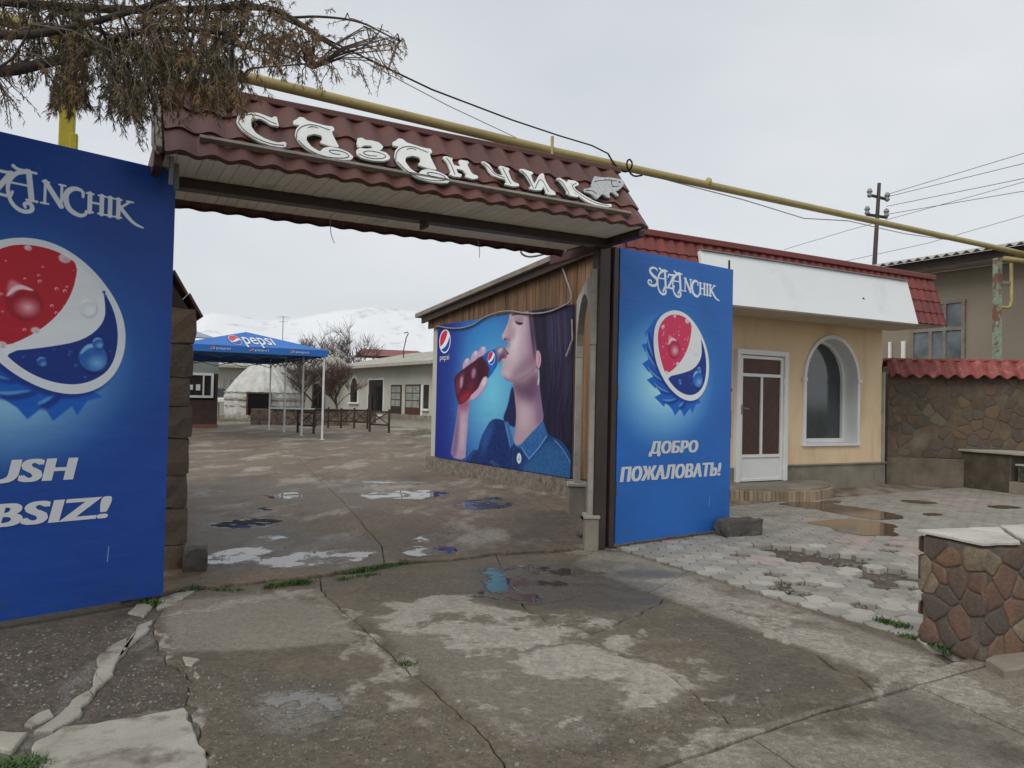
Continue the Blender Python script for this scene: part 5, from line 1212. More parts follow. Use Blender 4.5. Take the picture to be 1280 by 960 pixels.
def wallbox(x0, x1, z0, z1): mb.box(((x0 + x1) / 2, TH / 2, (z0 + z1) / 2), (x1 - x0, TH, z1 - z0))
wallbox(.45, dx0, zpl, ZS); wallbox(dx0, dx1, dz1, ZS); wallbox(dx1, wx0 + .05, zpl, ZS); wallbox(wx1 - .05, X1, zpl, ZS); wallbox(wx0 + .05, wx1 - .05, zpl, wz0 + .03)
sg = 16; rz = max(wz1 - .06 - zsp, ra * .9)
for s_ in (-1, 1):
    poly = [(xc, 0, ZS), (xc + s_ * ra, 0, ZS), (xc + s_ * ra, 0, zsp)] + [(xc + s_ * ra * math.cos(math.pi / 2 * i / sg), 0, zsp + rz * math.sin(math.pi / 2 * i / sg)) for i in range(1, sg + 1)]
    mb.prism(poly, (0, TH, 0))
mb.box((X1 - TH / 2, 3.0, (zpl + ZS) / 2), (TH - .002, 5.3, ZS - zpl - .002)).obj('wall', OCHRE, shop)
mb = MB(); mb.box((dx1 / 2 + (X1) / 2 + .04, .1, zpl / 2), (X1 - dx1 + .08, .26, zpl), 0, .006).box((dx0 / 2 + .23, .1, zpl / 2), (dx0 - .46, .26, zpl), 0, .006).obj('plinth', CONC, shop)
MB().box(((dx1 + X1) / 2 + .04, .09, zpl + .008), (X1 - dx1 + .1, .3, .025), 0, .004).obj('plinth_cap', CONC, shop)
MB().box((X1 / 2, .5, 1.3), (X1 - .7, .05, 2.6)).obj('inner_wall', WOOD_DARK, shop)
# door
mb = MB(); fw = .085
for x in (dx0 + fw / 2, dx1 - fw / 2): mb.box((x, -.015, (dz0 + dz1) / 2), (fw, .12, dz1 - dz0), 0, .008)
mb.box(((dx0 + dx1) / 2, -.015, dz1 - fw / 2 + .003), (dx1 - dx0 + .004, .126, fw), 0, .008); mb.obj('door_frame', PVC, shop)
door = MB(); lx0, lx1 = dx0 + fw + .004, dx1 - fw - .004; lz1 = dz1 - fw - .006; lz0 = dz0 + .01
H_ = lz1 - lz0; z_mid = lz0 + .2 * H_; z_tr = lz0 + .845 * H_; st_ = .055
for x in (lx0 + st_ / 2, lx1 - st_ / 2): door.box((x, -.02, (lz0 + lz1) / 2), (st_, .05, H_), 0, .005)
for z_, h in ((lz0 + .02, .04), (z_mid, .05), (z_tr, .05), (lz1 - .025, .05)): door.box(((lx0 + lx1) / 2, -.02, z_), (lx1 - lx0 - 2 * st_, .047, h), 0, .004)
door.box(((lx0 + lx1) / 2, -.02, (z_mid + z_tr) / 2), (.042, .045, z_tr - z_mid - .05), 0, .004); door.box(((lx0 + lx1) / 2, -.012, (lz0 + z_mid) / 2), (lx1 - lx0 - 2 * st_, .02, z_mid - lz0 - .06), 0, .003)
dob = door.obj('door', PVC, shop)
k = N('diagonal_red_planks'); oc = k.n('ShaderNodeTexCoord').outputs['Object']; sx = k.n('ShaderNodeSeparateXYZ'); k.l(oc, sx.inputs[0])
ax = k.math('ABSOLUTE', k.math('SUBTRACT', sx.outputs[0], (lx0 + lx1) / 2)); dg = k.math('MULTIPLY', k.math('SUBTRACT', sx.outputs[2], ax), 12.0); fr_ = k.math('FRACT', dg)
gr = k.ramp(k.math('ABSOLUTE', k.math('SUBTRACT', fr_, .5)), .40, .47); pl = k.math('FRACT', k.math('MULTIPLY', k.math('FLOOR', dg), .37))
k.col(k.mix(gr, k.mix(k.ramp(pl, 0, 1), (.085, .035, .022), (.06, .026, .018)), (.02, .01, .008))); k.rough(.45); k.bump(gr, -.6, .006); DIAG = k.m
for x0_, x1_, za, zb_ in ((lx0 + st_, (lx0 + lx1) / 2 - .02, z_mid + .025, z_tr - .025), ((lx0 + lx1) / 2 + .02, lx1 - st_, z_mid + .025, z_tr - .025), (lx0 + st_, lx1 - st_, z_tr + .025, lz1 - .05)):
    MB().box(((x0_ + x1_) / 2, -.008, (za + zb_) / 2), (x1_ - x0_ - .004, .016, zb_ - za - .004)).obj('panel', DIAG if za < z_tr else WOOD_RED, dob)
MB().tube([(lx0 + .03, -.05, lz0 + .58 * H_), (lx0 + .03, -.10, lz0 + .58 * H_), (lx0 + .12, -.10, lz0 + .575 * H_)], .011, 6).box((lx0 + .03, -.05, lz0 + .57 * H_), (.035, .02, .15), 0, .003).obj('handle', STEEL, dob)
for z_ in (lz0 + .2, lz0 + .8 * H_): MB().tube([(lx1 + .0, -.055, z_ - .05), (lx1 + .0, -.055, z_ + .05)], .012, 6).obj('hinge', PVC, dob)
# arched window
def archpts(r_, rz_, zs_): return [(xc + r_ * math.cos(math.pi * i / 24), zs_ + rz_ * math.sin(math.pi * i / 24)) for i in range(25)]
def ringmesh(ri, rzi, ro, rzo, y0, y1, zb_, name, m, par):
    a = [(xc + ri, zb_)] + archpts(ri, rzi, zsp) + [(xc - ri, zb_)]; b = [(xc + ro, zb_)] + archpts(ro, rzo, zsp) + [(xc - ro, zb_)]; n = len(a)
    v = [(x, y0, z_) for x, z_ in a] + [(x, y0, z_) for x, z_ in b] + [(x, y1, z_) for x, z_ in a] + [(x, y1, z_) for x, z_ in b]; f = []
    for i in range(n - 1): f += [(i, i + 1, n + i + 1, n + i), (2 * n + i, 3 * n + i, 3 * n + i + 1, 2 * n + i + 1), (i, 2 * n + i, 2 * n + i + 1, i + 1), (n + i, n + i + 1, 3 * n + i + 1, 3 * n + i)]
    f += [(0, n, 3 * n, 2 * n), (n - 1, 2 * n - 1, 4 * n - 1, 3 * n - 1)]
    return MB().add(v, f).obj(name, m, par)
win = ringmesh(ra - .012, rz - .012, ra + .05, rz + .05, -.035, .31, wz0 + .03, 'window', WHITE, shop)
ringmesh(ra - .075, rz - .07, ra - .014, rz - .014, .22, .30, wz0 + .10, 'frame', PVC, win)
MB().box((xc, .25, wz0 + .075), (2 * ra - .03, .09, .07), 0, .005).obj('bottom_rail', PVC, win)
poly = [(x, .27, z_) for x, z_ in archpts(ra - .07, rz - .065, zsp)]; poly = [(xc + ra - .07, .27, wz0 + .1)] + poly + [(xc - ra + .07, .27, wz0 + .1)]
MB().prism(poly, (0, .012, 0)).obj('pane', GLASS, win)
MB().box((xc, .10, wz0 + .02), (2 * ra + .12, .30, .05), 0, .006).obj('sill', WHITE, win)
for s_ in (-1, 1): MB().box((xc + s_ * (ra + .035), -.03, zsp), (.10, .05, .06), 0, .006).obj('impost', WHITE, win)
# mansard
EY, TZ, TY = -1.0, 3.53, -.76; ml0, ml1 = .10, X1 + .22
sa2 = math.atan2(TZ - 2.75, TY - EY); sl2 = math.hypot(TZ - 2.75, TY - EY); nc = 38; tw2 = (ml1 - ml0) / nc; nr = 4; th2 = sl2 / nr
tm2 = tile_mesh('tile', TILE_RED, tw2, th2, .022, .018)
ndir = Vector((0, -(TZ - 2.75), TY - EY)).normalized(); nwd = bu * ndir.x + bn * ndir.y + Vector((0, 0, ndir.z)); ps0 = B0 + bn * EY + Vector((0, 0, 2.75))
def on_mans(px, py, o=.075): return to_local(plane(px, py, ps0 + nwd * o, nwd), B0, BR)
sTL, sTR, sBR = on_mans(875, 313), on_mans(1134, 352), on_mans(1148, 405); sBL = on_mans(884, 377.5)
for i in range(nc):
    xm = ml0 + (i + .5) * tw2
    for r_ in range(nr):
        if sBL.x + .25 < xm < sTR.x - .25 and r_ < nr - 1: continue      # covered by the signboard
        s_ = r_ * th2; inst('tile', tm2, shop, (ml0 + i * tw2, EY + s_ * math.cos(sa2) - .01, 2.75 + s_ * math.sin(sa2)), (sa2, 0, 0))
MB().prism([(ml0, EY + .012, 2.75), (ml0, TY + .012, TZ), (ml0, TY + .05, TZ), (ml0, EY + .05, 2.75)], (ml1 - ml0, 0, 0)).obj('mansard_backing', BROWN_RED, shop)
MB().box(((ml0 + ml1) / 2, TY + .02, TZ + .035), (ml1 - ml0 + .04, .17, .085), 0, .01).obj('ridge_cap', TILE_RED, shop)
MB().box(((ml0 + ml1) / 2 + .3, .1, TZ - .12), (ml1 - ml0 - .7, 1.5, .1)).obj('flat_roof', SLATE, shop)
for x in (ml0 + .005, ml1 - .017): MB().prism([(x, EY + .06, 2.755), (x, TY + .06, TZ - .005), (x, TY + .3, TZ - .005), (x, -.05, 2.9), (x, -.05, 2.755)], (.012, 0, 0)).obj('end_panel', TILE_RED, shop)
MB().box(((ml0 + ml1) / 2, EY / 2, 2.735), (ml1 - ml0 - .03, -EY - .04, .02)).obj('soffit', mat('cream_soffit', (.6, .54, .42), None, 2, .6, .05), shop)
MB().prism([sBL, sBR, sTR, sTL], -ndir * .05).obj('signboard', mat('signboard_white', (.88, .9, .9), (.85, .87, .87), .6, .4, 0, 30, grain=.02, stain=(.74, .76, .76), sscale=1.1, slo=.58), shop)
c = on_mans(1078, 373, .08); MB().prism([c, c + Vector((.06, 0, -.015)), c + Vector((.03, 0, .02))], ndir * -.01).obj('torn_spot', BLACK, shop)
MB().box(((sTL.x + sTR.x) / 2, sTL.y - .0, sTL.z + .012), (sTR.x - sTL.x, .06, .014)).obj('signboard_rail', STEEL, shop)
MB().box((X1 + .02, -.02, (zpl + 2.0) / 2), (.03, .05, 2.0 - zpl)).obj('corner_strip', CONC_LIGHT, shop)
# round doorstep with upright edge bricks
stp = thing('door_step', 'rounded concrete doorstep edged with upright buff bricks below the white door', 'step', B0, BR)
e1 = to_local(G(985, 628), B0, BR); e2 = to_local(G(1031, 616), B0, BR); SX0 = dx0 - 1.2; SX1 = e2.x + .02; SY = e1.y; SH = dz0 - .005
xd_ = (dx0 + dx1) / 2 - .06; ea, eb, ex_ = 1.27, .96, 1.8; bwid = .062
path = [(xd_ - ea * math.copysign(abs(math.cos(t)) ** (2 / ex_), math.cos(t)), -.04 - eb * abs(math.sin(t)) ** (2 / ex_)) for t in np.linspace(0, math.pi, 60)]
slab_mb([Vector((x, y + .02, 0)) for x, y in path], SH + .004, SH, .006).obj('top_slab', CONC, stp, fix=False)
dist = 0; bwid = .062; last = Vector((*path[0], 0)); brm = MB().box((0, 0, 0), (bwid - .004, .07, SH - .03), 0, .004).mesh('brick', mat('buff_brick', (.33, .25, .165), (.26, .195, .13), 6, .85, .4, 70, .004, vary=.28, stain=(.2, .16, .12), sscale=5, slo=.55))
samp = []
for a, b in zip(path, path[1:]):
    a, b = Vector((*a, 0)), Vector((*b, 0)); L_ = (b - a).length; k_ = max(1, int(L_ / .004)); samp += [(a.lerp(b, i / k_), (b - a).normalized()) for i in range(k_)]
acc = 0; prev = samp[0][0]
for pnt, dr in samp:
    acc += (pnt - prev).length; prev = pnt
    if acc >= bwid: acc -= bwid; inst('brick', brm, stp, (pnt.x, pnt.y, (SH - .03) / 2 + rnd.uniform(-.003, .003)), (0, 0, math.atan2(dr.y, dr.x)))

# ================================================================== STONE WALL WITH RED TILE CAP, PLANTER, HOUSE
def voronoi_cells(W, H, nx, ny, rg_, jit=.42):
    pts = [((i + .5 + rg_.uniform(-jit, jit) + (.5 if j % 2 else 0)) * W / nx, (j + .5 + rg_.uniform(-jit, jit)) * H / ny) for j in range(-1, ny + 1) for i in range(-1, nx + 1)]
    cells = []
    for a in pts:
        if not (0 < a[0] < W and 0 < a[1] < H): continue
        poly = [(0, 0), (W, 0), (W, H), (0, H)]
        for b in pts:
            if b == a or abs(b[0] - a[0]) > 2.6 * W / nx or abs(b[1] - a[1]) > 2.6 * H / ny: continue
            mx_, my = (a[0] + b[0]) / 2, (a[1] + b[1]) / 2; nx_, ny_ = b[0] - a[0], b[1] - a[1]; q = []
            for i in range(len(poly)):
                P, Q = poly[i - 1], poly[i]; dp = (P[0] - mx_) * nx_ + (P[1] - my) * ny_; dq = (Q[0] - mx_) * nx_ + (Q[1] - my) * ny_
                if (dp <= 0) != (dq <= 0): t = dp / (dp - dq); q.append((P[0] + (Q[0] - P[0]) * t, P[1] + (Q[1] - P[1]) * t))
                if dq <= 0: q.append(Q)
            poly = q
            if len(poly) < 3: break
        if len(poly) >= 3: cells.append((a, poly))
    return cells
def stone_face(par, org, ux, uz, nn, W, H, nx, ny, m, gap=.012, proud=.02, rg_=rnd, drop=0.0):
    org, ux, uz, nn = Vector(org), Vector(ux), Vector(uz), Vector(nn)
    for a, poly in voronoi_cells(W, H, nx, ny, rg_):
        if rg_.random() < drop: continue
        c = np.mean(np.array(poly), 0); q = [np.array(p_) for p_ in poly]
        q = [p_ + (c - p_) * min(.45, gap / max(np.linalg.norm(c - p_), 1e-6)) for p_ in q]; q = chaikin(q, 1, True, .13); n = len(q)
        if n < 3: continue
        pr = proud * rg_.uniform(.4, 1.2); P = lambda s_, d: [ux * (c[0] + (p_[0] - c[0]) * s_) + uz * (c[1] + (p_[1] - c[1]) * s_) + nn * (d + rg_.uniform(-.15, .15) * pr * (s_ < .95)) for p_ in q]
        jt = [rg_.uniform(.9, 1.05) for _ in q]; q = [c + (p_ - c) * j_ for p_, j_ in zip(q, jt)]; v = P(1, -.01) + P(1, pr * .35) + P(.88, pr * .9) + P(.45, pr); f = [(k_ * n + i, k_ * n + (i + 1) % n, (k_ + 1) * n + (i + 1) % n, (k_ + 1) * n + i) for k_ in range(3) for i in range(n)] + [tuple(3 * n + i for i in range(n))]
        o = MB().add(v, f).obj('stone', m, par, smooth=True, fix=True); o.location = org
WR = -9.0; W0 = Vector((6.72, 13.85, 0)); wu, wnn = frame(WR)
WL = 3.6; WH = 1.98
sw = thing('boundary_wall', 'dark stone boundary wall capped with faded red tiles right of the cream shop', 'wall', W0, WR)
wlp = lambda px, py: to_local(plane(px, py, W0, wnn), W0, WR)
MB().box((WL / 2, .16, WH / 2), (WL, .3, WH)).obj('core', mat('smeared_mortar', (.14, .105, .07), (.09, .066, .045), 3.5, .9, .9, 45, .012, stain=(.2, .175, .13), sscale=1.4, slo=.54), sw)
stone_face(sw, (0, .008, .5), (1, 0, 0), (0, 0, 1), (0, -1, 0), 2.45, WH - .52, 12, 8, STONE_D, .004, .007, random.Random(21), .22)
stone_face(sw, (2.47, .008, .0), (1, 0, 0), (0, 0, 1), (0, -1, 0), 1.1, WH - .04, 9, 14, mat('buff_smear_stone', (.25, .2, .14), (.17, .135, .1), 9, .9, .6, 50, .008, vary=.3), .01, .012, random.Random(22), .05)
MB().box((1.2, .0, .24), (2.44, .03, .5), 0, .01).obj('render_band', mat('stained_render', (.2, .17, .125), (.13, .105, .075), 2.2, .9, .6, 50, .008, stain=(.09, .07, .05), sscale=2.5, slo=.5), sw)
zt1, zb1 = wlp(1110, 449).z, wlp(1110, 470).z
ct = tile_mesh('cap_tile', TILE_PINK, .235, .36, .05, .02, .9)
for i in range(15):
    inst('cap_tile', ct, sw, (-.02 + i * .235, -.14, zb1 + .01 + rnd.uniform(-.006, .006)), (R(52), 0, rnd.uniform(-.01, .01)))
    inst('cap_tile', ct, sw, (-.02 + (i + 1) * .235, .46, zb1 + .01), (R(52), 0, math.pi))
MB().box((WL / 2, .16, zb1 + .10), (WL, .34, .16)).obj('cap_core', BROWN_RED, sw)
MB().box((WL / 2 - .3, .12, zt1 + .0), (WL - .5, .16, .05), 0, .012).obj('cap_ridge', TILE_PINK, sw)
# planter bench
pA_, pB_ = G(1192, 608), G(1263, 617)
PR2 = math.degrees(math.atan2(pB_.y - pA_.y, pB_.x - pA_.x)); pl_ = (pB_ - pA_).length
plt = thing('planter_block', 'plastered stone block with a pale slab top against the boundary wall', 'planter', pA_, PR2)
zpt = 1.35 - (563 - 513) / 970 * pA_.y
MB().box((pl_ / 2, .35, zpt / 2), (pl_, .7, zpt), 0, .012).obj('body', mat('wet_plaster', (.10, .085, .06), (.055, .042, .032), 4, .8, .6, 50, .008, stain=(.14, .125, .095), sscale=3, slo=.56), plt)
MB().box((pl_ / 2 + .1, .33, zpt + .02), (pl_ + .3, .78, .04), 0, .006).obj('top_slab', CONC_LIGHT, plt)
st2 = thing('mosaic_planter', 'low planter with a dark green mosaic face at the right edge', 'planter', G(1266, 617), PR2)
MB().box((.5, .15, .10), (1.0, .5, .2), 0, .01).obj('base', CONC, st2); MB().box((.55, .18, .20 + .14), (.9, .4, .26), 0, .01).obj('body', MORTAR, st2)
TIL = stones_mat('mosaic_tile', [(.03, .07, .05), (.05, .1, .06), (.14, .13, .1), (.02, .03, .03), (.08, .09, .05)], .3, .1); tmm = MB().box((0, 0, 0), (.043, .012, .043), 0, .004).mesh('mosaic_tile', TIL)
for i in range(12):
    for k_ in range(5): inst('mosaic_tile', tmm, st2, (.13 + i * .048, -.026, .235 + k_ * .048))
MB().box((.55, .17, .48), (.95, .45, .03), 0, .005).obj('rim', CONC_LIGHT, st2)
# right house
HW0 = Vector((9.75, 15.1, 0)); HR = 29.3; hu, hn = frame(HR)
hs_ = thing('neighbour_house', 'drab brown house with corrugated roof behind the boundary wall', 'house', HW0, HR)
hl = lambda px, py: to_local(plane(px, py, HW0, hu), HW0, HR)
HZ = 4.28
MB().box((.2, 3.0, HZ / 2), (.38, 9.0, HZ)).box((3, 7.4, HZ / 2), (5.3, .3, HZ - .01)).obj('wall', HOUSEWALL, hs_)
MB().box((-.28, 2.4, HZ + .02), (.62, 11, .03)).obj('soffit', mat('pale_soffit', (.5, .48, .43), None, 2, .7, .05), hs_); MB().box((-.60, 2.4, HZ + .09), (.03, 11, .17)).obj('fascia', WOOD_DARK, hs_)
mb = MB(); nW = 440; v = []
for (x, z_) in ((-.82, HZ + .17), (-.82, HZ + .185), (5.0, HZ + 1.35)):
    for i in range(nW + 1):
        y = -3.1 + 11 * i / nW; v.append((x, y, z_ + .028 * math.sin(y * 2 * math.pi / .2)))
mb.add(v, [(j * (nW + 1) + i, j * (nW + 1) + i + 1, (j + 1) * (nW + 1) + i + 1, (j + 1) * (nW + 1) + i) for j in range(2) for i in range(nW)]).obj('corrugated_roof', SLATE, hs_, smooth=True, fix=False)
yw0, yw1 = hl(1207, 420).y, hl(1140, 420).y; zw1 = hl(1205, 376).z; zw0 = 1.6
wob = MB(); 
for y in (yw0 + .03, yw0 + (yw1 - yw0) * .36, yw0 + (yw1 - yw0) * .62, yw1 - .03): wob.box((-.02, y, (zw0 + zw1) / 2), (.07, .07, zw1 - zw0), 0, .004)
for z_ in (zw0, zw0 + (zw1 - zw0) * .72, zw1): wob.box((-.021, (yw0 + yw1) / 2, z_), (.065, yw1 - yw0 + .02, .07), 0, .004)
wob = wob.obj('window', GREYWOOD, hs_)
MB().box((-.008, (yw0 + yw1) / 2, (zw0 + zw1) / 2), (.02, yw1 - yw0, zw1 - zw0)).obj('pane', mat('curtained_glass', (.20, .235, .25), (.08, .10, .11), 2.2, .12, 0, 20, grain=0), wob)
for px in (1114, 1131): yy = hl(px, 430).y; MB().box((-.04, yy, 1.9), (.06, .09 if px > 1120 else .06, 1.9), 0, .004).obj('white_post', PVC, hs_)

# ================================================================== FOREGROUND STONE PIER
c0, c1 = G(1145, 801), G(1229, 833); w1 = (c1 - c0).length; PRZ = math.degrees(math.atan2(c1.y - c0.y, c1.x - c0.x))
pier = thing('stone_pier', 'squat brown fieldstone pier with a cracked white slab top in the right foreground', 'pier', c0, PRZ)
zp = 1.35 - (678 - 513) / 970 * c1.y; dp = .95
MB().box((w1 / 2, dp / 2, zp / 2 - .01), (w1 - .03, dp - .03, zp - .02), 0, .02).obj('core', MORTAR, pier)
srg = random.Random(31)
stone_face(pier, (0, .012, .0), (1, 0, 0), (0, 0, 1), (0, -1, 0), w1, zp - .03, 3, 5, STONE_W, .004, .006, srg)
stone_face(pier, (w1 - .012, 0, .0), (0, 1, 0), (0, 0, 1), (1, 0, 0), dp, zp - .03, 7, 5, STONE_W, .004, .006, srg)
stone_face(pier, (.012, 0, .0), (0, 1, 0), (0, 0, 1), (-1, 0, 0), dp, zp - .03, 7, 5, STONE_W, .004, .006, srg)
TOPS = mat('whitish_cement_top', (.56, .53, .47), (.44, .415, .365), 3, .8, .6, 90, .004, stain=(.34, .31, .26), sscale=4, slo=.54)
P = rough_poly([Vector(q) for q in ((.0, .0, 0), (w1 - .01, .0, 0), (w1 + .0, .25, 0), (.0, .62, 0))], .05, .008, srg); slab_mb(P, zp + .002, .016, .004).obj('top_slab', TOPS, pier, fix=False)
P = rough_poly([Vector(q) for q in ((-.012, .645, 0), (w1 + .012, .275, 0), (w1 + .012, dp, 0), (-.012, dp, 0))], .06, .006, srg); slab_mb(P, zp + .008, .022, .005).obj('top_slab', TOPS, pier, fix=False)
slab_mb(rough_poly([G(1232, 834), G(1262, 818), G(1300, 822), G(1300, 842), G(1255, 850)], .05, .01, srg), .05, .08, .01).obj('broken_kerb', CONC, thing('broken_kerb_stone', 'broken wet kerb stone at the foot of the foreground pier', 'kerb stone'), fix=False)

# ================================================================== UTILITY POLE AND WIRES
ud = 26.0; ub = D(1092, 330, ud); ut = D(1099, 229, ud)
up_ = thing('utility_pole', 'dark utility pole with two crossarms and insulators behind the shop', 'pole', (ub.x, ub.y, 0))
tz = ut.z; rel = lambda px, py: D(px, py, ud) - Vector((ub.x, ub.y, 0))
MB().tube([(0, 0, 0), (.03, 0, ub.z), rel(1099, 229)], [.085, .08, .06], 8).obj('shaft', BROWN, up_)
for a, b in (((1088, 244), (1108, 249)), ((1083, 268), (1109, 272))): MB().tube([rel(*a), rel(*b)], .05, 6).obj('crossarm', BROWN, up_)
for q in ((1087, 241), (1109, 246), (1084, 263), (1108, 266)): c = rel(*q); MB().lathe([(.04, -.16), (.09, -.1), (.06, -.02), (.10, .04), (.05, .14)], 8, c).obj('insulator', STEEL, up_)
wid = 0
def wire(name, label, pts, r, m=BLACK, sag=0.0, group='overhead wires', on=0.0, back=0.0):
    if on: pts = pts + [pts[-1] + (pts[-1] - pts[-2]).normalized() * on]
    if back: pts = [pts[0] + (pts[0] - pts[1]).normalized() * back] + pts
    P = []
    for a, b in zip(pts, pts[1:]):
        for i in range(10): t = i / 10; P.append(a.lerp(b, t) - Vector((0, 0, sag * 4 * t * (1 - t))))
    P.append(pts[-1]); t = thing(name, label, 'wire', P[0], 0, group); MB().tube([q - P[0] for q in P], r * .8, 5).obj('strand', m, t); return t
wire('overhead_wire', 'topmost thin wire from the utility pole to the right', [D(1109, 243, ud), D(1285, 190, 22)], .011, on=18)
wire('overhead_wire', 'second thin wire from the top of the utility pole', [D(1109, 246, ud), D(1285, 203, 22)], .011, on=18)
wire('overhead_wire', 'third thin wire leaving the lower crossarm to the right', [D(1108, 258, ud), D(1285, 222, 22)], .011, on=18)
wire('overhead_wire', 'lowest thin wire leaving the lower crossarm of the pole', [D(1108, 268, ud), D(1285, 238, 22)], .011, on=18)
wire('overhead_wire', 'wire crossing the sky behind the pole from above the shop roof', [D(980, 312, 30), D(1060, 288, 28), D(1180, 255, 26), D(1285, 226, 24)], .010, on=18)
wire('overhead_wire', 'faint wire low over the red mansard rising to the right', [D(1040, 330, 30), D(1160, 304, 28), D(1285, 268, 26)], .010, on=18)
wire('overhead_wire', 'dark sagging cable running from the juniper to the gas pipe', [D(435, 62, 6.2), D(540, 112, 6.8), D(640, 150, 7.6), D(700, 170, 8), D(740, 182, 8.2), D(760, 192, 8.3)], .010, back=9)
wire('overhead_wire', 'hair-thin wire left of the dark cable above the gate', [D(490, 95, 6.6), D(560, 132, 7.0), D(645, 172, 7.6)], .005, CABLE, back=9)
wire('overhead_wire', 'thin service wire slung below the gas pipe', [D(800, 216, 8.6), D(860, 232, 9), D(930, 250, 9.6), D(1005, 273, 10.2), D(1060, 276, 11), D(1130, 292, 12), D(1215, 304, 13)], .008, CABLE)
lp = [D(760 + 0, 192, 8.3), D(768, 206, 8.3), D(778, 215, 8.3), D(787, 214, 8.25), D(791, 205, 8.25), D(787, 198, 8.25), D(783, 203, 8.2), D(785, 213, 8.2), D(792, 221, 8.2), D(803, 219, 8.2)]
wire('cable_loop', 'dark cable loop wound round the gas pipe at the gate end', [Vector(q) for q in chaikin([tuple(q) for q in lp], 2, False)], .012, group='loose cables')
gl = [D(697, 304, 7.7), D(680, 305, 7.6), D(664, 302, 7.6), D(655, 304, 7.6), D(650, 312, 7.6), D(653, 319, 7.6), D(664, 322, 7.7), D(690, 315, 7.8)]
wire('cable_loop', 'grey hanging cable loop under the right end of the canopy', [Vector(q) for q in chaikin([tuple(q) for q in gl], 2, False)], .013, CABLE, group='loose cables')
for pts, lab in (([(258, 207), (262, 222), (268, 228), (273, 222), (274, 212)], 'thin wire curl under the left end of the canopy soffit'), ([(382, 217), (395, 235), (415, 250), (440, 252), (460, 240), (470, 226)], 'long drooping wire under the middle of the canopy soffit'), ([(413, 270), (413, 292), (418, 304)], 'short wire end dangling behind the canopy'), ([(597, 300), (600, 312), (599, 322)], 'short hooked wire hanging below the right half of the canopy')):
    dd = 5.3 + (pts[0][0] - 230) / 520 * 1.7
    wire('dangling_wire', lab, [Vector(q) for q in chaikin([tuple(D(x, y, dd)) for x, y in pts], 2, False)], .0035, CABLE, group='wire ends under the canopy')

# ================================================================== THE YARD BEHIND THE GATE
YR = 30.0; yu, yn = frame(YR)
def globe_emblem(par, M, r):
    mb = MB(); 
    def disc(pts, y, k): mb.m = k; mb.add([M @ Vector((x * r, y, z * r)) for x, z in pts], [tuple(range(len(pts)))])
    cir = lambda s_, a0=0, a1=360, n=28: [(s_ * math.cos(R(a0 + (a1 - a0) * i / n)), s_ * math.sin(R(a0 + (a1 - a0) * i / n))) for i in range(n + (a1 - a0 < 360))]
    disc(cir(1.0), 0, 0)
    top = cir(.93, 20, 190, 20); disc(top + [(-.5, -.25), (0, .05), (.45, .38)], -.003, 1)
    bot = cir(.93, 205, 355, 20); disc(bot + [(.7, .05), (.3, -.18), (-.3, -.42)], -.003, 2)
    o = mb.obj('emblem', [PRINTW, mat('print_red', (.6, .04, .06), None, 2, .5, 0), mat('print_blue', (.02, .07, .4), None, 2, .5, 0)], par, fix=False); return o
# pop-up canopy
TA = G(404, 550); TRZ = 29.5; tu, tn = frame(TRZ)
tent = thing('canopy_tent', 'bright blue pop-up canopy tent on white legs in the courtyard', 'canopy tent', TA, TRZ)
TB = mat('blue_canopy_fabric', (.02, .17, .56), (.016, .14, .47), 1.2, .55, .15, 40, .004, grain=.05)
tW, tD = 4.2, 7.6; zE = 1.35 + (496 - 438) / 970 * TA.y; zB = 1.35 + (496 - 446) / 970 * TA.y; zA = 1.35 + (494 - 415) / 970 * (TA.y + .5)
LEGM = mat('white_tent_leg', (.78, .78, .76), None, 3, .4, 0)
for k_ in range(4):
    for x in (-.03, -tW + .03):
        MB().box((x, .03 + k_ * (tD - .06) / 3, zE / 2), (.055, .055, zE), 0, .005).obj('leg', LEGM, tent)
        MB().box((x, .03 + k_ * (tD - .06) / 3, .01), (.12, .12, .02), 0, .004).obj('foot', LEGM, tent)
rdg0, rdg1 = 1.7, tD - 1.7; e_ = .06; nn_ = 8
mb = MB()
def sagq(a, b, c, d=None, s_=.05):
    a, b, c = Vector(a), Vector(b), Vector(c); d = Vector(d) if d is not None else c; v = []
    for j in range(nn_ + 1):
        for i in range(nn_ + 1):
            t, w_ = i / nn_, j / nn_; pnt = a.lerp(b, t).lerp(d.lerp(c, t), w_); pnt = pnt - Vector((0, 0, s_ * math.sin(math.pi * t) * math.sin(math.pi * (w_ * .9)))); v.append(pnt)
    mb.add(v, [(j * (nn_ + 1) + i, j * (nn_ + 1) + i + 1, (j + 1) * (nn_ + 1) + i + 1, (j + 1) * (nn_ + 1) + i) for j in range(nn_) for i in range(nn_)])
A_, B_, C_, D_ = (-tW - e_, -e_, zE), (e_, -e_, zE), (e_, tD + e_, zE), (-tW - e_, tD + e_, zE); R0, R1 = (-tW / 2, rdg0, zA), (-tW / 2, rdg1, zA)
sagq(A_, B_, R0, None, .03); sagq(B_, C_, R1, R0); sagq(C_, D_, R1, None); sagq(D_, A_, R0, R1)
for a, b in ((A_, B_), (B_, C_), (C_, D_), (D_, A_)): mb.add([a, b, (b[0], b[1], zB), (a[0], a[1], zB)], [(0, 1, 2, 3)])
mb.obj('canopy', TB, tent, smooth=False, fix=False)
mb = MB()
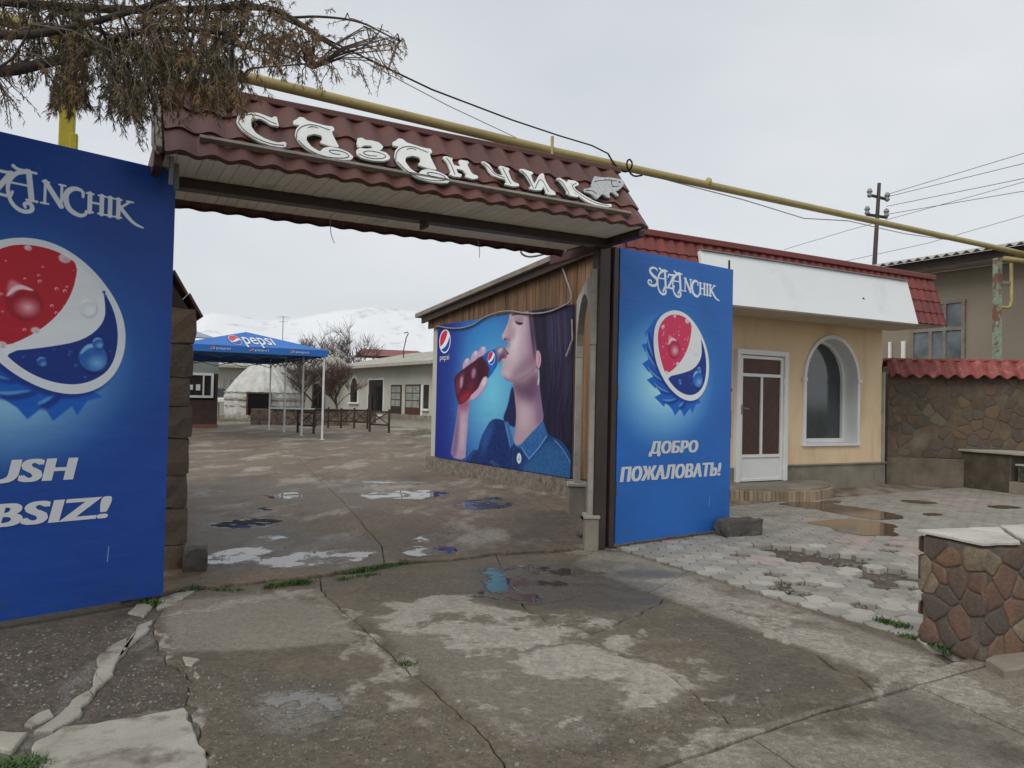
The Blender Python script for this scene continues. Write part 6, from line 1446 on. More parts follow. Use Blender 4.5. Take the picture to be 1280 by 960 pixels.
for k_ in range(4):
    y = .03 + k_ * (tD - .06) / 3; zz_ = zE - .25
    n_ = 4
    for i in range(n_):
        xa, xb = -tW + .05 + (tW - .1) * i / n_, -tW + .05 + (tW - .1) * (i + 1) / n_; mb.tube([(xa, y, zE - .08), (xb, y, zz_ - .1)], .016, 4); mb.tube([(xa, y, zz_ - .1), (xb, y, zE - .08)], .016, 4)
for x in (-.04, -tW + .04):
    for i in range(9):
        ya, yb = .05 + (tD - .1) * i / 9, .05 + (tD - .1) * (i + 1) / 9; mb.tube([(x, ya, zE - .08), (x, yb, zE - .35)], .016, 4); mb.tube([(x, ya, zE - .35), (x, yb, zE - .08)], .016, 4)
mb.obj('folding_truss', BROWN, tent)
fa = math.atan2(zA - zE, rdg0 + e_)
Mf = Matrix.Translation((0, -e_ - .02, zE)) @ Matrix.Rotation(-(math.pi / 2 - fa), 4, 'X')
def tent_local(px, py):
    nwl = Vector((0, -math.sin(fa), math.cos(fa))); nw_ = tu * nwl.x + tn * nwl.y + Vector((0, 0, nwl.z)); q = to_local(plane(px, py, TA + Vector((0, 0, zE)) - tn * e_, nw_), TA, TRZ); return q.x, math.hypot(q.y + e_, q.z - zE)
x0, s0_ = tent_local(309, 433); x1, s1_ = tent_local(336, 420)
text_mesh('lettering', 'pepsi', PRINTW, tent, (x0, s0_ - .08, x1, s1_), 0, .01, M=Mf)
gx, gs = tent_local(295, 427); gs2 = tent_local(297, 419.5)[1]; gs1 = tent_local(297, 433.5)[1]; globe_emblem(tent, Mf @ Matrix.Translation((gx, -.004, (gs1 + gs2) / 2)) @ Matrix.Diagonal((1, 1, abs(gs2 - gs1) / .36, 1)), .18)
for px in (275, 323, 374):
    q = to_local(plane(px, 440 if px < 330 else 441, TA - tn * (e_ + .012), tn), TA, TRZ)
    text_mesh('lettering', 'pepsi', PRINTW, tent, (q.x - .10, zB + .06, q.x + .3, zE - .06), 0, 0, M=Matrix.Translation((0, -e_ - .014, 0))); globe_emblem(tent, Matrix.Translation((q.x - .2, -e_ - .014, (zB + zE) / 2)), .06)

# kiosk, wash stand
K0 = G(271, 535.5); kio = thing('kiosk', 'grey-green kiosk with a white framed window on a dark brick base at left', 'kiosk', K0, 29.5)
kz = lambda y: 1.35 + (493 - y) / 970 * K0.y
MB().box((-2.5, 1.5, (kz(467) + 3.3) / 2), (5, 3, 3.3 - kz(467))).obj('upper_panel', mat('grey_green_panel', (.24, .27, .25), (.2, .23, .21), 2, .6, .05), kio)
MB().box((-.06, .06, (kz(467) + kz(500)) / 2), (.12, .12, kz(467) - kz(500))).box((-2.5, 2.9, (kz(467) + kz(500)) / 2), (5, .15, kz(467) - kz(500))).box((-.05, 1.5, (kz(467) + kz(500)) / 2), (.1, 2.8, kz(467) - kz(500))).obj('post', WOOD_DARK, kio)
MB().box((-2.5, 1.5, (kz(500) + kz(530)) / 2), (5.0, 3, kz(500) - kz(530))).obj('brick_base', mat('dark_brick_clad', (.07, .04, .032), (.045, .03, .026), 3, .8, .4, 12, .01, stain=(.10, .06, .045), sscale=4), kio)
MB().box((-2.5, 1.48, kz(530) / 2), (5.04, 3.04, kz(530))).obj('plinth', mat('terracotta_plinth', (.22, .10, .065), (.16, .08, .055), 2, .8, .2), kio)
wb = MB(); xr, xl = -.22, -1.6; zw0_, zw1_ = kz(496), kz(467)
for x in (xr, xl): wb.box((x, -.02, (zw0_ + zw1_) / 2), (.09, .08, zw1_ - zw0_), 0, .005)
for z_ in (zw0_, zw1_ - .04): wb.box(((xr + xl) / 2, -.021, z_), (xr - xl + .09, .08, .09), 0, .005)
wb.box((-.55, -.02, (zw0_ + zw1_) / 2), (.05, .06, zw1_ - zw0_ - .1), 0, .004)
kw = wb.obj('window', PVC, kio); MB().box(((xr + xl) / 2, .02, (zw0_ + zw1_) / 2), (xr - xl, .01, zw1_ - zw0_)).obj('pane', DARKGLASS, kw)
for x, w_, h in ((-.75, .16, .24), (-1.12, .36, .2)): MB().box((x, -.03, (zw0_ + zw1_) / 2 - .1), (w_, .004, h)).obj('notice', WHITE, kio)
ws = thing('wash_stand', 'outdoor wash stand with a dark tank and white basin beside the kiosk', 'wash stand', G(274, 524), 20)
wy = ws.location.y; wz = lambda y: 1.35 + (493 - y) / 970 * wy
for x in (-.3, .3):
    for y in (-.15, .15): MB().tube([(x, y, 0), (x, y, wz(505))], .03, 6).obj('leg', STEEL, ws)
MB().box((0, 0, wz(500)), (.95, .6, .26), 0, .05).obj('basin', WHITE, ws); MB().box((-.05, .2, wz(490)), (.6, .35, .5), 0, .08).obj('tank', mat('dark_tank', (.06, .07, .08), None, 3, .5, 0), ws)
MB().tube([(-.05, .25, 0), (-.05, .25, wz(495))], .04, 6).obj('back_post', STEEL, ws)

# yurt
ydep = 43.0; yc = D(331, 523, ydep); yc.z = 0; yz = lambda y: 1.35 + (494.3 - y) / 970 * ydep; yr = 46.5 / 970 * ydep
yurt = thing('yurt', 'white canvas covered yurt with a dark doorway behind the low stone wall', 'yurt', yc, -18)
YM = mat('dirty_white_canvas', (.62, .61, .58), (.46, .455, .43), 1.8, .75, .9, 5, .10, grain=.10, stain=(.34, .335, .32), sscale=1.1, slo=.55)
yrg = random.Random(6); ph_ = [(yrg.uniform(0, 6), yrg.uniform(8, 40), yrg.uniform(.01, .035)) for _ in range(9)]
wr = lambda a, z_: sum(am * math.sin(a * fr + p_ + z_ * 2.3) for p_, fr, am in ph_)
MB().lathe([(yr * .99, 0), (yr, .5), (yr * 1.01, 1.0), (yr * 1.0, yz(500))], 120, fn=lambda a, z_: wr(a, z_) * (1 if z_ > .01 else .3)).obj('wall_cover', YM, yurt, smooth=True)
tp = yz(452); sh_ = yz(488)
MB().lathe([(yr * 1.03, sh_ - .55), (yr * 1.04, sh_ - .3), (yr * .98, sh_), (yr * .80, sh_ + (tp - sh_) * .32), (yr * .55, sh_ + (tp - sh_) * .66), (yr * .3, sh_ + (tp - sh_) * .95), (yr * .2, tp), (.05, tp + .05)], 120, fn=lambda a, z_: wr(a, z_) * .8).obj('roof_cover', YM, yurt, smooth=True)
for z_, rr in ((yz(499), 1.02), (yz(507), 1.015), (sh_ - .12, 1.045)): MB().tube([(yr * rr * math.cos(i / 60 * 6.2832), yr * rr * math.sin(i / 60 * 6.2832), z_ + .02 * math.sin(i * 2.3)) for i in range(61)], .035, 5).obj('rope', mat('rope', (.35, .33, .29), None, 5, .9, 0), yurt)
da = R(-63); dvec = Vector((math.cos(da), math.sin(da), 0)); 
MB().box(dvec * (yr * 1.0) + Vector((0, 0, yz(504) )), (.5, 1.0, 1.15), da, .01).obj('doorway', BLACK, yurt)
MB().box(dvec * (yr * 1.02) + Vector((0, 0, yz(491.5))), (.5, 1.2, .10), da, .01).obj('door_lintel', WOOD_DARK, yurt)
for s_ in (-1, 1): MB().box(dvec * (yr * 1.02) + Vector((-dvec.y, dvec.x, 0)) * s_ * .56 + Vector((0, 0, yz(504))), (.48, .1, 1.2), da, .01).obj('door_jamb', WOOD_RED, yurt)

# low stone counter with a pale teal top, rustic fences
ST_SMALL = N('rubble_face'); vv = ST_SMALL.n('ShaderNodeTexVoronoi'); vv.inputs['Scale'].default_value = 5.5; ST_SMALL.l(ST_SMALL.pos(), vv.inputs['Vector']); v2 = ST_SMALL.n('ShaderNodeTexVoronoi', feature='DISTANCE_TO_EDGE'); v2.inputs['Scale'].default_value = 5.5; ST_SMALL.l(ST_SMALL.pos(), v2.inputs['Vector'])
ss = ST_SMALL.n('ShaderNodeSeparateColor'); ST_SMALL.l(vv.outputs['Color'], ss.inputs[0]); ed = ST_SMALL.ramp(v2.outputs['Distance'], .0, .06)
ST_SMALL.col(ST_SMALL.mix(ed, (.24, .21, .18), ST_SMALL.mix(ss.outputs[0], (.07, .045, .035), (.19, .13, .095)))); ST_SMALL.rough(.85); ST_SMALL.bump(ed, .8, .02); ST_SMALL = ST_SMALL.m
cA, cB = G(313, 531), G(470, 533); cz = math.degrees(math.atan2(cB.y - cA.y, cB.x - cA.x)); cl_ = (cB - cA).length
cnt = thing('stone_counter', 'low rubble stone counter with a pale teal plank top in the yard', 'counter', cA, cz); chh = 1.35 - (511 - 494) / 970 * cA.y
MB().box((.55, .5, chh / 2), (1.1, 1.0, chh)).obj('end_block', ST_SMALL, cnt); MB().box((1.1 + (cl_ - 1.1) / 2, .35, chh / 2), (cl_ - 1.1, .6, chh - .01)).obj('body', ST_SMALL, cnt)
MB().box((1.0 + (cl_ - 2.6) / 2, .3, chh + .04), (cl_ - 2.2, .7, .06), 0, .01).obj('plank_top', mat('teal_paint', (.30, .42, .40), None, 2, .5, 0), cnt)
def xfence(label, a, b, h, npan, grp='rustic wooden fence panels'):
    L_ = (b - a).length; t = thing('wooden_fence', label, 'fence', a, math.degrees(math.atan2(b.y - a.y, b.x - a.x)), grp)
    for i in range(npan + 1): MB().tube([(L_ * i / npan, 0, -.02), (L_ * i / npan, 0, h * (1.04 + .03 * (i % 2)))], .045, 6).obj('post', WOOD_DARK, t)
    for z_ in (.36 * h, .95 * h): MB().tube([(0, 0, z_), (L_, 0, z_)], .035, 6).obj('rail', WOOD_DARK, t)
    for i in range(npan):
        xa, xb = L_ * i / npan + .05, L_ * (i + 1) / npan - .05
        MB().tube([(xa, -.03, .38 * h), (xb, -.03, .93 * h)], .022, 5).obj('brace', WOOD_DARK, t); MB().tube([(xa, .03, .93 * h), (xb, .03, .38 * h)], .022, 5).obj('brace', WOOD_DARK, t)
xfence('rustic X-braced fence panel nearest the tent leg', G(372, 541), G(392, 542.5), .82, 1)
xfence('rustic X-braced fence panel at the right end of the counter', G(462, 540), G(486, 541.5), .86, 1)
xfence('long rustic X-braced fence running in front of the stone counter', G(394, 534.5), G(459, 536.5), .85, 4)

# rear range of buildings round the yard
RWZ = 32.5; r0 = G(575, 532.8); wu_, wn_ = frame(RWZ)
rear = thing('courtyard_range', 'long pale courtyard building with brown doors under a corrugated roof', 'building', r0, RWZ)
rw = lambda px, py: to_local(plane(px, py, r0, wu_), r0, RWZ)          # its courtyard wall is the local y-z plane
yEnd = rw(425, 515).y; ze = (rw(545, 452).z + rw(440, 461).z) / 2
MB().box((.2, yEnd / 2, ze / 2), (.4, yEnd, ze)).obj('wall', GREYWALL, rear)
MB().box((-.03, yEnd / 2, .22), (.08, yEnd, .44), 0, .01).obj('plinth', CONC, rear)
def corr(name, par, p00, p10, p01, n, pitch, amp, axis):
    """corrugated sheet roof from eave (p00-p10) up to ridge"""
    p00, p10, p01 = map(Vector, (p00, p10, p01)); e_ = p10 - p00; mb = MB(); L_ = e_.length; k_ = int(L_ / pitch * 6); v = []
    for j in range(n + 1):
        for i in range(k_ + 1):
            q = p00 + e_ * (i / k_) + (p01 - p00) * (j / n); v.append((q.x, q.y, q.z + amp * math.sin(i / 6 * 2 * math.pi) + (.012 if j % 2 else 0)))
    mb.add(v, [(j * (k_ + 1) + i, j * (k_ + 1) + i + 1, (j + 1) * (k_ + 1) + i + 1, (j + 1) * (k_ + 1) + i) for j in range(n) for i in range(k_)]); return mb.obj(name, SLATE, par, smooth=True, fix=False)
corr('roof', rear, (-1.0, -1.5, ze + .02), (-1.0, yEnd + 1, ze + .02), (5.5, -1.5, ze + 1.35), 5, .25, .03, 0)
MB().box((-.45, yEnd / 2, ze - .05), (1.0, yEnd + 2, .06)).obj('eave_soffit', GREYWALL, rear); MB().box((-.98, yEnd / 2, ze - .05), (.05, yEnd + 2, .16)).obj('fascia', CONC_LIGHT, rear)
def opening(pxa, pxb, pya, pyb, name, m, dpt=.03, frame_m=None, fwid=.09):
    a, b = rw(pxb, (pya + pyb) / 2).y, rw(pxa, (pya + pyb) / 2).y; pm_ = (pxa + pxb) / 2; za, zb_ = rw(pm_, pyb).z, rw(pm_, pya).z
    o = MB().box((-.02, (a + b) / 2, (za + zb_) / 2), (dpt, b - a, zb_ - za), 0, .004).obj(name, m, rear)
    if frame_m:
        mb = MB()
        for y in (a - fwid / 2, b + fwid / 2): mb.box((-.04, y, (za + zb_) / 2 + fwid / 2), (.09, fwid, zb_ - za + fwid), 0, .006)
        mb.box((-.042, (a + b) / 2, zb_ + fwid / 2), (.085, b - a, fwid), 0, .006); mb.obj('frame', frame_m, o)
    return o, a, b, za, zb_
def door_panes(o, a, b, za, zb_, m, rows=3, z_lo=.42):
    zs_ = za + (zb_ - za) * z_lo; h = (zb_ - .08 - zs_) / rows; w_ = (b - a - .2) / 2
    for r_ in range(rows):
        for c_ in range(2): MB().box((-.045, a + .1 + w_ * (c_ + .5), zs_ + h * (r_ + .5)), (.02, w_ - .06, h - .06)).obj('pane', m, o)
PAPER = mat('papered_glass', (.34, .36, .33), (.2, .22, .2), 3, .5, 0)
o, a, b, za, zb_ = opening(461.5, 480, 475, 515, 'doorway', DARKGLASS, .03, WHITE); MB().box((-.06, a + .3, za - .2), (.08, .8, .12), 0, .01).obj('sill', WHITE, o); MB().box((-.07, b - .35, za + .6), (.05, .6, 1.0), 0, .004).obj('shutter', WOOD_DARK, o)
opening(461, 473, 512, 523, 'low_door', WOOD_DARK)
o, a, b, za, zb_ = opening(489, 502, 481, 525, 'door', WOOD_DARK, .05); door_panes(o, a, b, za, zb_, PAPER, 3, .38)
o, a, b, za, zb_ = opening(507, 526, 480.5, 526.5, 'door', WOOD_RED, .06); door_panes(o, a, b, za, zb_, PAPER, 3, .36); MB().tube([(-.08, a + .08, za + .9), (-.1, a + .08, za + 1.1)], .03, 5).obj('handle', STEEL, o)
opening(527, 529.5, 481, 527, 'white_jamb', WHITE, .1)
o, a, b, za, zb_ = opening(530, 536, 481, 511, 'window', DARKGLASS); MB().box((-.08, (a + b) / 2, za - .06), (.16, b - a + .2, .12), 0, .01).obj('sill', WHITE, o)
# its arched window
ya_, yb_ = rw(447.5, 490).y, rw(439, 490).y; yc_ = (ya_ + yb_) / 2; ra_ = (yb_ - ya_) / 2; z0_, z1_ = rw(443, 503).z, rw(443, 472.5).z; zsp_ = z1_ - ra_ * 1.5
def yzring(r_, rzz, n=14): return [(yc_ + r_, z0_)] + [(yc_ + r_ * math.cos(math.pi * i / n), zsp_ + rzz * math.sin(math.pi * i / n)) for i in range(n + 1)] + [(yc_ - r_, z0_)]
ow = MB().prism([(-.05, y, z_) for y, z_ in yzring(ra_ + .17, ra_ * 1.5 + .2)], (.06, 0, 0)).obj('window', WHITE, rear); MB().prism([(-.07, y, z_) for y, z_ in yzring(ra_ - .02, ra_ * 1.5)], (.015, 0, 0)).obj('pane', DARKGLASS, ow); MB().box((-.07, yc_, z0_ - .05), (.2, 2 * ra_ + .5, .12), 0, .01).obj('sill', WHITE, ow)
for i in range(1, 4): MB().box((-.076, yc_, z0_ + (z1_ - z0_) * i / 4), (.012, 2 * ra_ - .06, .05)).obj('glazing_bar', WOOD_DARK, ow)
# cross range at the back
b0 = r0 + wn_ * yEnd; back = thing('back_range', 'pale cross range behind the yurt with a grey corrugated roof', 'building', b0, RWZ - 4)
bu2, bn2 = frame(RWZ - 4); bh_ = 1.35 + (494 - 460) / 970 * b0.y
MB().box((-9.5, .2, bh_ / 2), (20, .4, bh_)).obj('wall', GREYWALL, back); corr('roof', back, (-20, -.9, bh_ + .0), (.8, -.9, bh_ + .0), (-20, 4.5, bh_ + 1.3), 4, .25, .03, 0); MB().box((-9.5, -.88, bh_ - .06), (20.6, .05, .16)).obj('fascia', CONC_LIGHT, back)
bw_ = lambda px, py: to_local(plane(px, py, b0, bn2), b0, RWZ - 4)
for pxa, pxb, pya, pyb, m_ in ((278, 293, 473, 490, PAPER), (391, 404, 480, 512, DARKGLASS), (362, 374, 480, 514, DARKGLASS)):
    a, b = bw_(pxa, pya), bw_(pxb, pyb); o = MB().box(((a.x + b.x) / 2, -.03, (a.z + b.z) / 2), (b.x - a.x, .05, a.z - b.z)).obj('window', m_, back)
    mb = MB()
    for x in (a.x, b.x, (a.x + b.x) / 2): mb.box((x, -.06, (a.z + b.z) / 2), (.08, .05, a.z - b.z + .08))
    mb.box(((a.x + b.x) / 2, -.061, a.z), (b.x - a.x + .08, .05, .08)); mb.obj('frame', GREYWALL if m_ is PAPER else WOOD_DARK, o)
q = G(507, 540); t = thing('pale_slab', 'pale flat concrete slab lying by the grass in the yard', 'slab', q, 30); MB().box((0, .2, .06), (1.0, .7, .12), 0, .02).obj('slab', CONC_LIGHT, t)
ter = structure(slab_mb([Vector((*G(545, 541).xy, 0)), Vector((*G(430, 532).xy, 0)), Vector((*G(425, 522).xy, 0)), r0.xy.to_3d() + wu_ * .5], .14, .16, .02).obj('terrace', CONC, fix=False))
# far roofs, mast, lamp hook
fr_ = thing('far_house', 'distant house showing only its red metal roof over the courtyard roof', 'house', D(449, 470, 66), 20)
fz = lambda y: 1.35 + (497 - y) / 970 * 66
fr_.location.z = 0
MB().box((2.6, 1.5, 2), (5, 3, 4)).obj('wall', GREYWALL, fr_); MB().prism([(0, -.3, fz(444)), (6.6, -.3, fz(444)), (5.4, 1.5, fz(434.5)), (.4, 1.5, fz(434.5))], (0, .08, .03)).prism([(0, 3.3, fz(444)), (6.6, 3.3, fz(444)), (5.4, 1.56, fz(434.5)), (.4, 1.56, fz(434.5))], (0, .08, -.03)).obj('roof', TILE_RED, fr_)
bs = thing('far_shed', 'distant shed with a pale blue roof behind the kiosk', 'shed', (*D(262, 440, 60).xy, 0), 28); bz = lambda y: 1.35 + (493 - y) / 970 * 60
MB().box((-3.5, 2, 2.2), (6, 4, 4.4)).obj('wall', GREYWALL, bs); MB().prism([(-8, -.4, bz(424)), (.4, -.4, bz(424)), (-1.4, 2, bz(411)), (-8, 2, bz(411))], (0, 0, .1)).obj('roof', mat('pale_blue_roof', (.3, .36, .44), None, 2, .5, 0), bs)
mp_ = D(353, 432, 56); t = thing('antenna_mast', 'thin antenna mast behind the blue canopy', 'mast', (mp_.x, mp_.y, 0)); mz = lambda y: 1.35 + (495 - y) / 970 * 56; MB().tube([(0, 0, 0), (0, 0, mz(395))], .03, 5).obj('pole', STEEL, t)
for y, l_ in ((396, .45), (402, .3)): MB().tube([(-l_, 0, mz(y)), (l_, .05, mz(y))], .018, 4).obj('element', STEEL, t)
hp = D(505, 440, 50); t = thing('roof_pipe_hook', 'slender hooked pipe standing on the courtyard roof', 'pipe', (hp.x, hp.y, 0)); q = [D(504.5, 438, 50), D(508, 422, 50), D(510.5, 417, 50), D(509, 415, 50), D(505, 416.5, 50)]; MB().tube([Vector((hp.x, hp.y, ze - .2)) - t.location] + [z_ - t.location for z_ in q], .035, 5).obj('pipe', BROWN, t)

# ------------------------------------------------------------------ bare trees
def bare_tree(name, label, base, h, spread, seed, m, twigs, trunk_r, levels=4, first=.32, rmin=.012, grp='bare winter trees'):
    rg_ = random.Random(seed); t = thing(name, label, 'tree', base, 0, grp); tb, cb = MB(), MB()
    def grow(p, d, l_, r, lv):
        n_ = 4; pts = [p.copy()]; dd = d.copy()
        for i in range(n_):
            dd = (dd + Vector((rg_.gauss(0, .13), rg_.gauss(0, .13), rg_.gauss(.05, .06)))).normalized(); pts.append(pts[-1] + dd * l_ / n_)
        (tb if lv <= 1 else cb).tube(pts, [r * (1 - .5 * i / n_) for i in range(n_ + 1)], 6 if lv <= 1 else 3, lv <= 1)
        if lv >= levels: return
        for i in range(rg_.randint(3, 4) if lv < levels - 1 else twigs):
            k_ = rg_.uniform(.35, 1); a = rg_.uniform(0, 6.283); q = pts[0].lerp(pts[-1], 0) if k_ < 0 else pts[min(int(k_ * n_) + 0, n_)]
            s_ = Vector((math.cos(a), math.sin(a), 0)); nd = (dd * rg_.uniform(.5, .9) + s_ * rg_.uniform(.45, .9) * spread + Vector((0, 0, .22))).normalized(); grow(q, nd, l_ * rg_.uniform(.55, .8), max(r * .5, rmin), lv + 1)
    for i in range(rg_.randint(2, 3)):
        a = rg_.uniform(0, 6.28); grow(Vector((rg_.uniform(-.1, .1), rg_.uniform(-.1, .1), 0)), Vector((math.cos(a) * .3, math.sin(a) * .3, 1)).normalized(), h * first, trunk_r, 0)
    tb.obj('trunk', BARK, t, smooth=True, fix=False); cb.obj('crown', m, t, kind='stuff', fix=False)
bare_tree('bare_tree', 'bare tree with dark forked trunk behind the canopy legs', G(388, 526), 5.0, 1.0, 3, TWIG, 13, .08, 4, .46, .010)
bare_tree('bare_tree', 'bushy reddish bare tree beside the arched window', G(423, 527), 4.2, .8, 14, TWIG_RED, 18, .06, 4, .42, .010)
tq = D(448, 500, 60); tq.z = 0; bare_tree('bare_tree', 'spreading bare tree rising behind the courtyard roof', tq, 8.4, 1.15, 8, TWIG, 11, .16, 4, .5, .014)
tq = D(396, 500, 62); tq.z = 0; bare_tree('bare_tree', 'hazy bare tree crown behind the cross range roof', tq, 7.4, .9, 20, TWIG, 11, .14, 4, .5, .014)

# ------------------------------------------------------------------ snow mountains
mr = np.random.default_rng(12); MW, MH = 260, 40; nzm = val_noise(MH, MW, 18, mr, 6, .6); nz2 = val_noise(1, MW, 24, mr, 5, .55)[0]
prof = {240: 398, 262: 390, 290: 393, 320: 398, 345: 399, 370: 397, 400: 391, 430: 386, 462: 383, 480: 385, 510: 387, 545: 391, 580: 400}
Rm = 6500.0; az0, az1 = -75, 75; v = []
for j in range(MH + 1):
    tj = j / MH
    for i in range(MW + 1):
        az = R(az0 + (az1 - az0) * i / MW); px = 640 + F_PX * math.tan(az) if abs(az) < R(60) else (-9999 if az < 0 else 9999)
        if 240 <= px <= 580: yv = np.interp(px, list(prof.keys()), list(prof.values()))
        else: yv = 398 - 26 * (nz2[min(i, MW - 1)] - .5)
        hy = 501 + .0215 * (px - 640) if abs(px) < 3000 else 501
        el = (max(hy - yv, 70) if abs(px) < 3000 else 100) / F_PX * abs(math.cos(az)); H_ = Rm * el
        d = Rm - 2800 * (1 - tj); rf = (nzm[min(j, MH - 1), min(i, MW - 1)] - .5)
        z_ = H_ * (tj ** 1.25) * (d / Rm) + rf * 240 * math.sin(math.pi * min(tj, .97)) * (tj < 1)
        v.append((d * math.sin(az), d * math.cos(az), z_ - 30 * (1 - tj)))
mb = MB(); mb.add(v, [(j * (MW + 1) + i, j * (MW + 1) + i + 1, (j + 1) * (MW + 1) + i + 1, (j + 1) * (MW + 1) + i) for j in range(MH) for i in range(MW)])
bx = [(x * 1.25, y * 1.25, -60) for x, y, z_ in v[-(MW + 1):]]; n_ = len(v); mb.v += bx; top0 = MH * (MW + 1)
for i in range(MW): mb.f.append((top0 + i, top0 + i + 1, n_ + i + 1, n_ + i)); mb.mi.append(0)
SN = N('snow_slopes'); sc_ = SN.noise(.0016, 8, .62); s2 = SN.noise(.006, 7, .7, stretch=(1, 1, .35)); sep = SN.n('ShaderNodeSeparateXYZ'); SN.l(SN.pos(), sep.inputs[0]); hh = SN.ramp(sep.outputs[2], 120, 560)
rock = SN.math('MULTIPLY', SN.ramp(s2, .54, .68), SN.ramp(hh, 0, 1, .7, .5)); SN.col(SN.mix(rock, SN.mix(sc_, (.86, .87, .88), (.78, .80, .83)), (.30, .29, .29))); SN.rough(.9); SN = SN.m
structure(mb.obj('mountains', SN, smooth=True, fix=False))

# ------------------------------------------------------------------ juniper over the left of the gate
jb = Vector((-4.9, 3.3, 0)); jun = thing('juniper_tree', 'drooping juniper with rusty brown and dark green sprays hanging over the left of the gate', 'tree', jb)
jr = random.Random(17); bb, gb_, rb_ = MB(), [MB(), MB()], MB()
J = lambda px, py, d: D(px, py, d) - jb
trunk = [Vector((0, 0, -.05)), Vector((.05, .05, 1.2)), Vector((.1, .1, 2.4)), Vector((.1, .2, 3.6)), Vector((.05, .25, 5.2))]
MB().tube(trunk, [.19, .16, .13, .10, .05], 10).obj('trunk', BARK, jun, smooth=True)
limbs = [([(-330, 40, 3.6), (-120, 85, 3.6), (0, 92, 3.6), (60, 78, 3.6), (110, 66, 3.6), (150, 42, 3.6), (230, 34, 3.7), (300, 45, 3.8)], .034, .010), ([(-330, 0, 3.7), (-100, -10, 3.8), (60, 8, 3.9), (200, 14, 4.0), (330, 6, 4.1), (365, 22, 4.1), (410, 54, 4.1), (432, 66, 4.1)], .030, .007), ([(-300, 20, 3.5), (-60, 40, 3.5), (40, 46, 3.5), (140, 22, 3.6), (220, -5, 3.7)], .03, .01),
         ([(-300, -120, 3.7), (0, -110, 3.8), (200, -80, 4), (380, -40, 4.1)], .035, .01), ([(60, 8, 3.9), (170, 60, 3.9), (250, 66, 3.9)], .014, .005), ([(365, 22, 4.1), (400, 20, 4.1), (450, 26, 4.1), (480, 42, 4.1), (500, 52, 4.1)], .008, .003), ([(432, 66, 4.1), (455, 60, 4.1), (475, 40, 4.1), (478, 30, 4.1)], .006, .002), ([(432, 66, 4.1), (400, 78, 4.1), (360, 82, 4.0), (330, 84, 4)], .006, .003), ([(-330, 60, 3.3), (-60, 110, 3.3), (10, 80, 3.3), (25, 60, 3.3), (40, 30, 3.3)], .008, .004), ([(230, 34, 3.7), (300, 60, 3.8), (360, 70, 3.9), (390, 86, 3.9)], .007, .003)]
lp_ = []
for pts, r0_, r1_ in limbs:
    q = chaikin([tuple(J(*p_)) for p_ in pts], 2, False); rs = [r0_ + (r1_ - r0_) * i / (len(q) - 1) for i in range(len(q))]; MB().tube([Vector(x) for x in q], rs, 7).obj('limb', BARK, jun, smooth=True); lp_.append([Vector(x) for x in q])
def spray(p, d, l_, mbx, n_tw, tw_l, thin):
    """one drooping spray: a wiry stem set with short scaly twiglets"""
    pts = [p]; dd = d.normalized()
    for i in range(5): dd = (dd + Vector((jr.gauss(0, .15), jr.gauss(0, .15), -.15 + jr.gauss(0, .12)))).normalized(); pts.append(pts[-1] + dd * l_ / 5)
    bb.tube(pts, [.0028, .0024, .002, .0016, .0012, .0008], 3, False)
    for _ in range(n_tw):
        t = jr.uniform(.12, 1) * 5; i = min(int(t), 4); q = pts[i].lerp(pts[i + 1], t - i); ax = (pts[i + 1] - pts[i]).normalized(); a = jr.uniform(0, 6.283); o = ax.orthogonal(); o.rotate(Matrix.Rotation(a, 3, ax)); e_ = (o * jr.uniform(.3, .9) + ax * jr.uniform(.4, 1.1) + Vector((0, 0, -.25))).normalized(); L_ = tw_l * jr.uniform(.5, 1.2)
        for b_ in range(2):
            ee = (e_ + Vector((jr.gauss(0, .25), jr.gauss(0, .25), jr.gauss(0, .2))) * b_).normalized(); s_ = ee.cross(Vector((jr.gauss(0, 1), jr.gauss(0, 1), jr.gauss(0, 1)))).normalized() * thin; q2 = q + ee * L_ * .55; q3 = q + ee * L_ * (1 - .3 * b_) + Vector((0, 0, -.12 * L_))
            mbx.add([q - s_ * .5, q + s_ * .5, q2 + s_, q2 - s_, q3], [(0, 1, 2, 3), (3, 2, 4)])
# density map over the photo: (region, sprays, rusty share, length)
regs = [([(465, 28), (512, 52), (502, 72), (468, 66)], 14, .85, (.05, .12), 2), ([(455, 70), (485, 68), (485, 92), (460, 95)], 10, .85, (.06, .12), 2), ([(-260, -160), (330, -160), (340, 10), (300, 60), (200, 80), (0, 60), (-260, 80)], 620, .5, (.16, .34), 0), ([(-20, 0), (110, 0), (115, 60), (60, 75), (-20, 70)], 60, .35, (.12, .26), 0), ([(45, 70), (112, 62), (108, 105), (60, 110)], 42, .45, (.1, .2), 1), ([(125, 60), (205, 30), (215, 95), (165, 115), (130, 105)], 105, .2, (.14, .3), 1),
        ([(190, 0), (345, 0), (350, 60), (270, 95), (195, 90)], 190, .72, (.12, .26), 1), ([(240, 85), (305, 85), (300, 112), (250, 112)], 60, .98, (.1, .2), 1), ([(330, 40), (400, 30), (410, 70), (340, 80)], 40, .9, (.1, .2), 1), ([(-20, 95), (15, 90), (20, 120), (-20, 130)], 14, .6, (.08, .16), 2), ([(360, 60), (470, 65), (470, 80), (370, 95)], 34, .9, (.07, .16), 2), ([(410, 10), (505, 40), (500, 60), (440, 60)], 22, .9, (.05, .13), 2), ([(60, 95), (110, 90), (110, 110), (70, 115)], 22, .7, (.08, .16), 1), ([(140, 100), (170, 95), (170, 125), (145, 125)], 24, .5, (.1, .2), 1)]
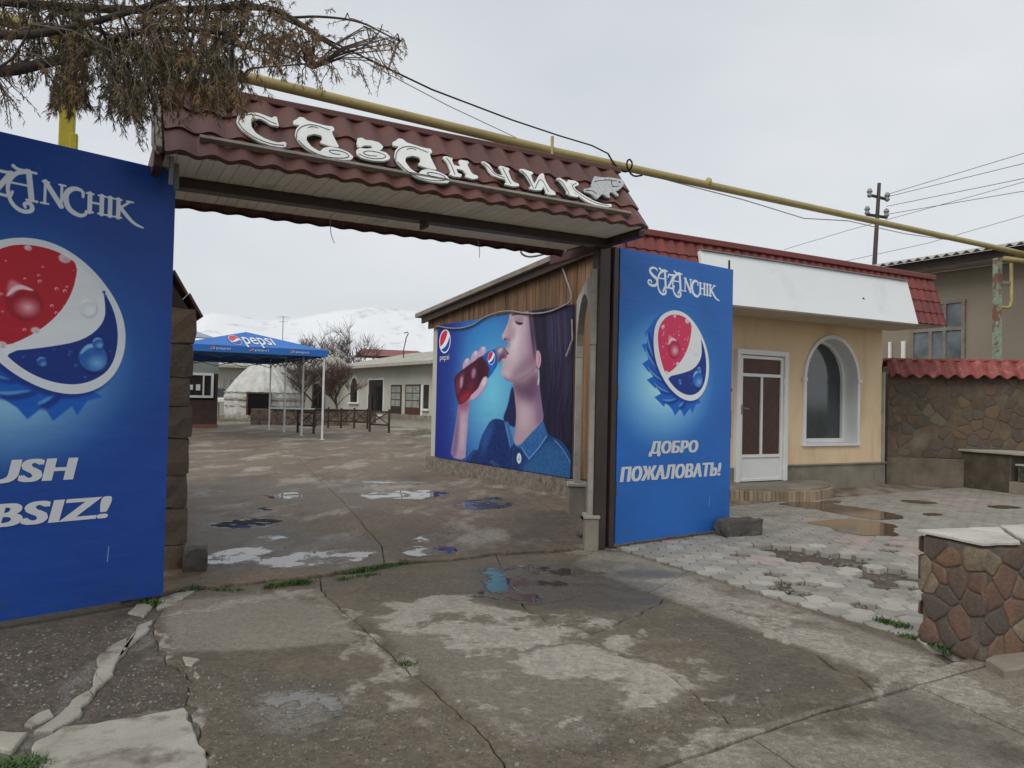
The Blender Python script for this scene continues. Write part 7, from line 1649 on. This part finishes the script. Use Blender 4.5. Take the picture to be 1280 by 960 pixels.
alllp = [p_ for l_ in lp_ for p_ in l_]
for poly, cnt_, rust, (la, lb), mode in regs:
    cnt_ = int(cnt_ * 1.12)
    xs, ys = [p_[0] for p_ in poly], [p_[1] for p_ in poly]; c_ = 0
    while c_ < cnt_:
        x, y = jr.uniform(min(xs), max(xs)), jr.uniform(min(ys), max(ys))
        if not inside(x, y, poly): continue
        c_ += 1; dep = jr.uniform(3.3, 4.3); p_ = J(x, y, dep); near = min(alllp, key=lambda q: (q - p_).length)
        if (near - p_).length > .06 and jr.random() < .5: bb.tube([near, near.lerp(p_, .5) + Vector((0, 0, .03)), p_], [.0045, .0035, .0025], 4, False)
        d = (p_ - near); d = d.normalized() if d.length > .02 else Vector((jr.gauss(0, 1), jr.gauss(0, 1), 0)); d = (d * .8 + Vector((jr.gauss(0, .4), jr.gauss(0, .4), -.35))).normalized()
        sparse = mode == 2; g_ = 1 if jr.random() < rust else 0
        spray(p_, d, jr.uniform(la, lb), gb_[g_], 12 if sparse else 36, .026 if sparse else .036, .0014 if sparse else .0017)
bb.obj('twigs', TWIG, jun, kind='stuff', fix=False)
gb_[0].obj('green_sprays', mat('juniper_green', (.07, .075, .036), (.10, .085, .042), 9, .8, 0, grain=.3), jun, kind='stuff', fix=False); gb_[1].obj('rusty_sprays', mat('juniper_rust', (.25, .15, .07), (.15, .11, .055), 9, .8, 0, grain=.3), jun, kind='stuff', fix=False)

# ------------------------------------------------------------------ thin valley air between the yard and the mountains
hz = MB().box((0, 3800, 485), (21000, 9200, 1092)).obj('haze', bpy.data.materials.new('valley_air'), kind='stuff')
am = hz.data.materials[0]; am.use_nodes = True; at_ = am.node_tree; at_.nodes.clear()
vo_ = at_.nodes.new('ShaderNodeVolumePrincipled'); vo_.inputs['Color'].default_value = (.98, .99, 1, 1); vo_.inputs['Density'].default_value = .000032; vo_.inputs['Anisotropy'].default_value = .0
oo_ = at_.nodes.new('ShaderNodeOutputMaterial'); at_.links.new(vo_.outputs[0], oo_.inputs['Volume'])
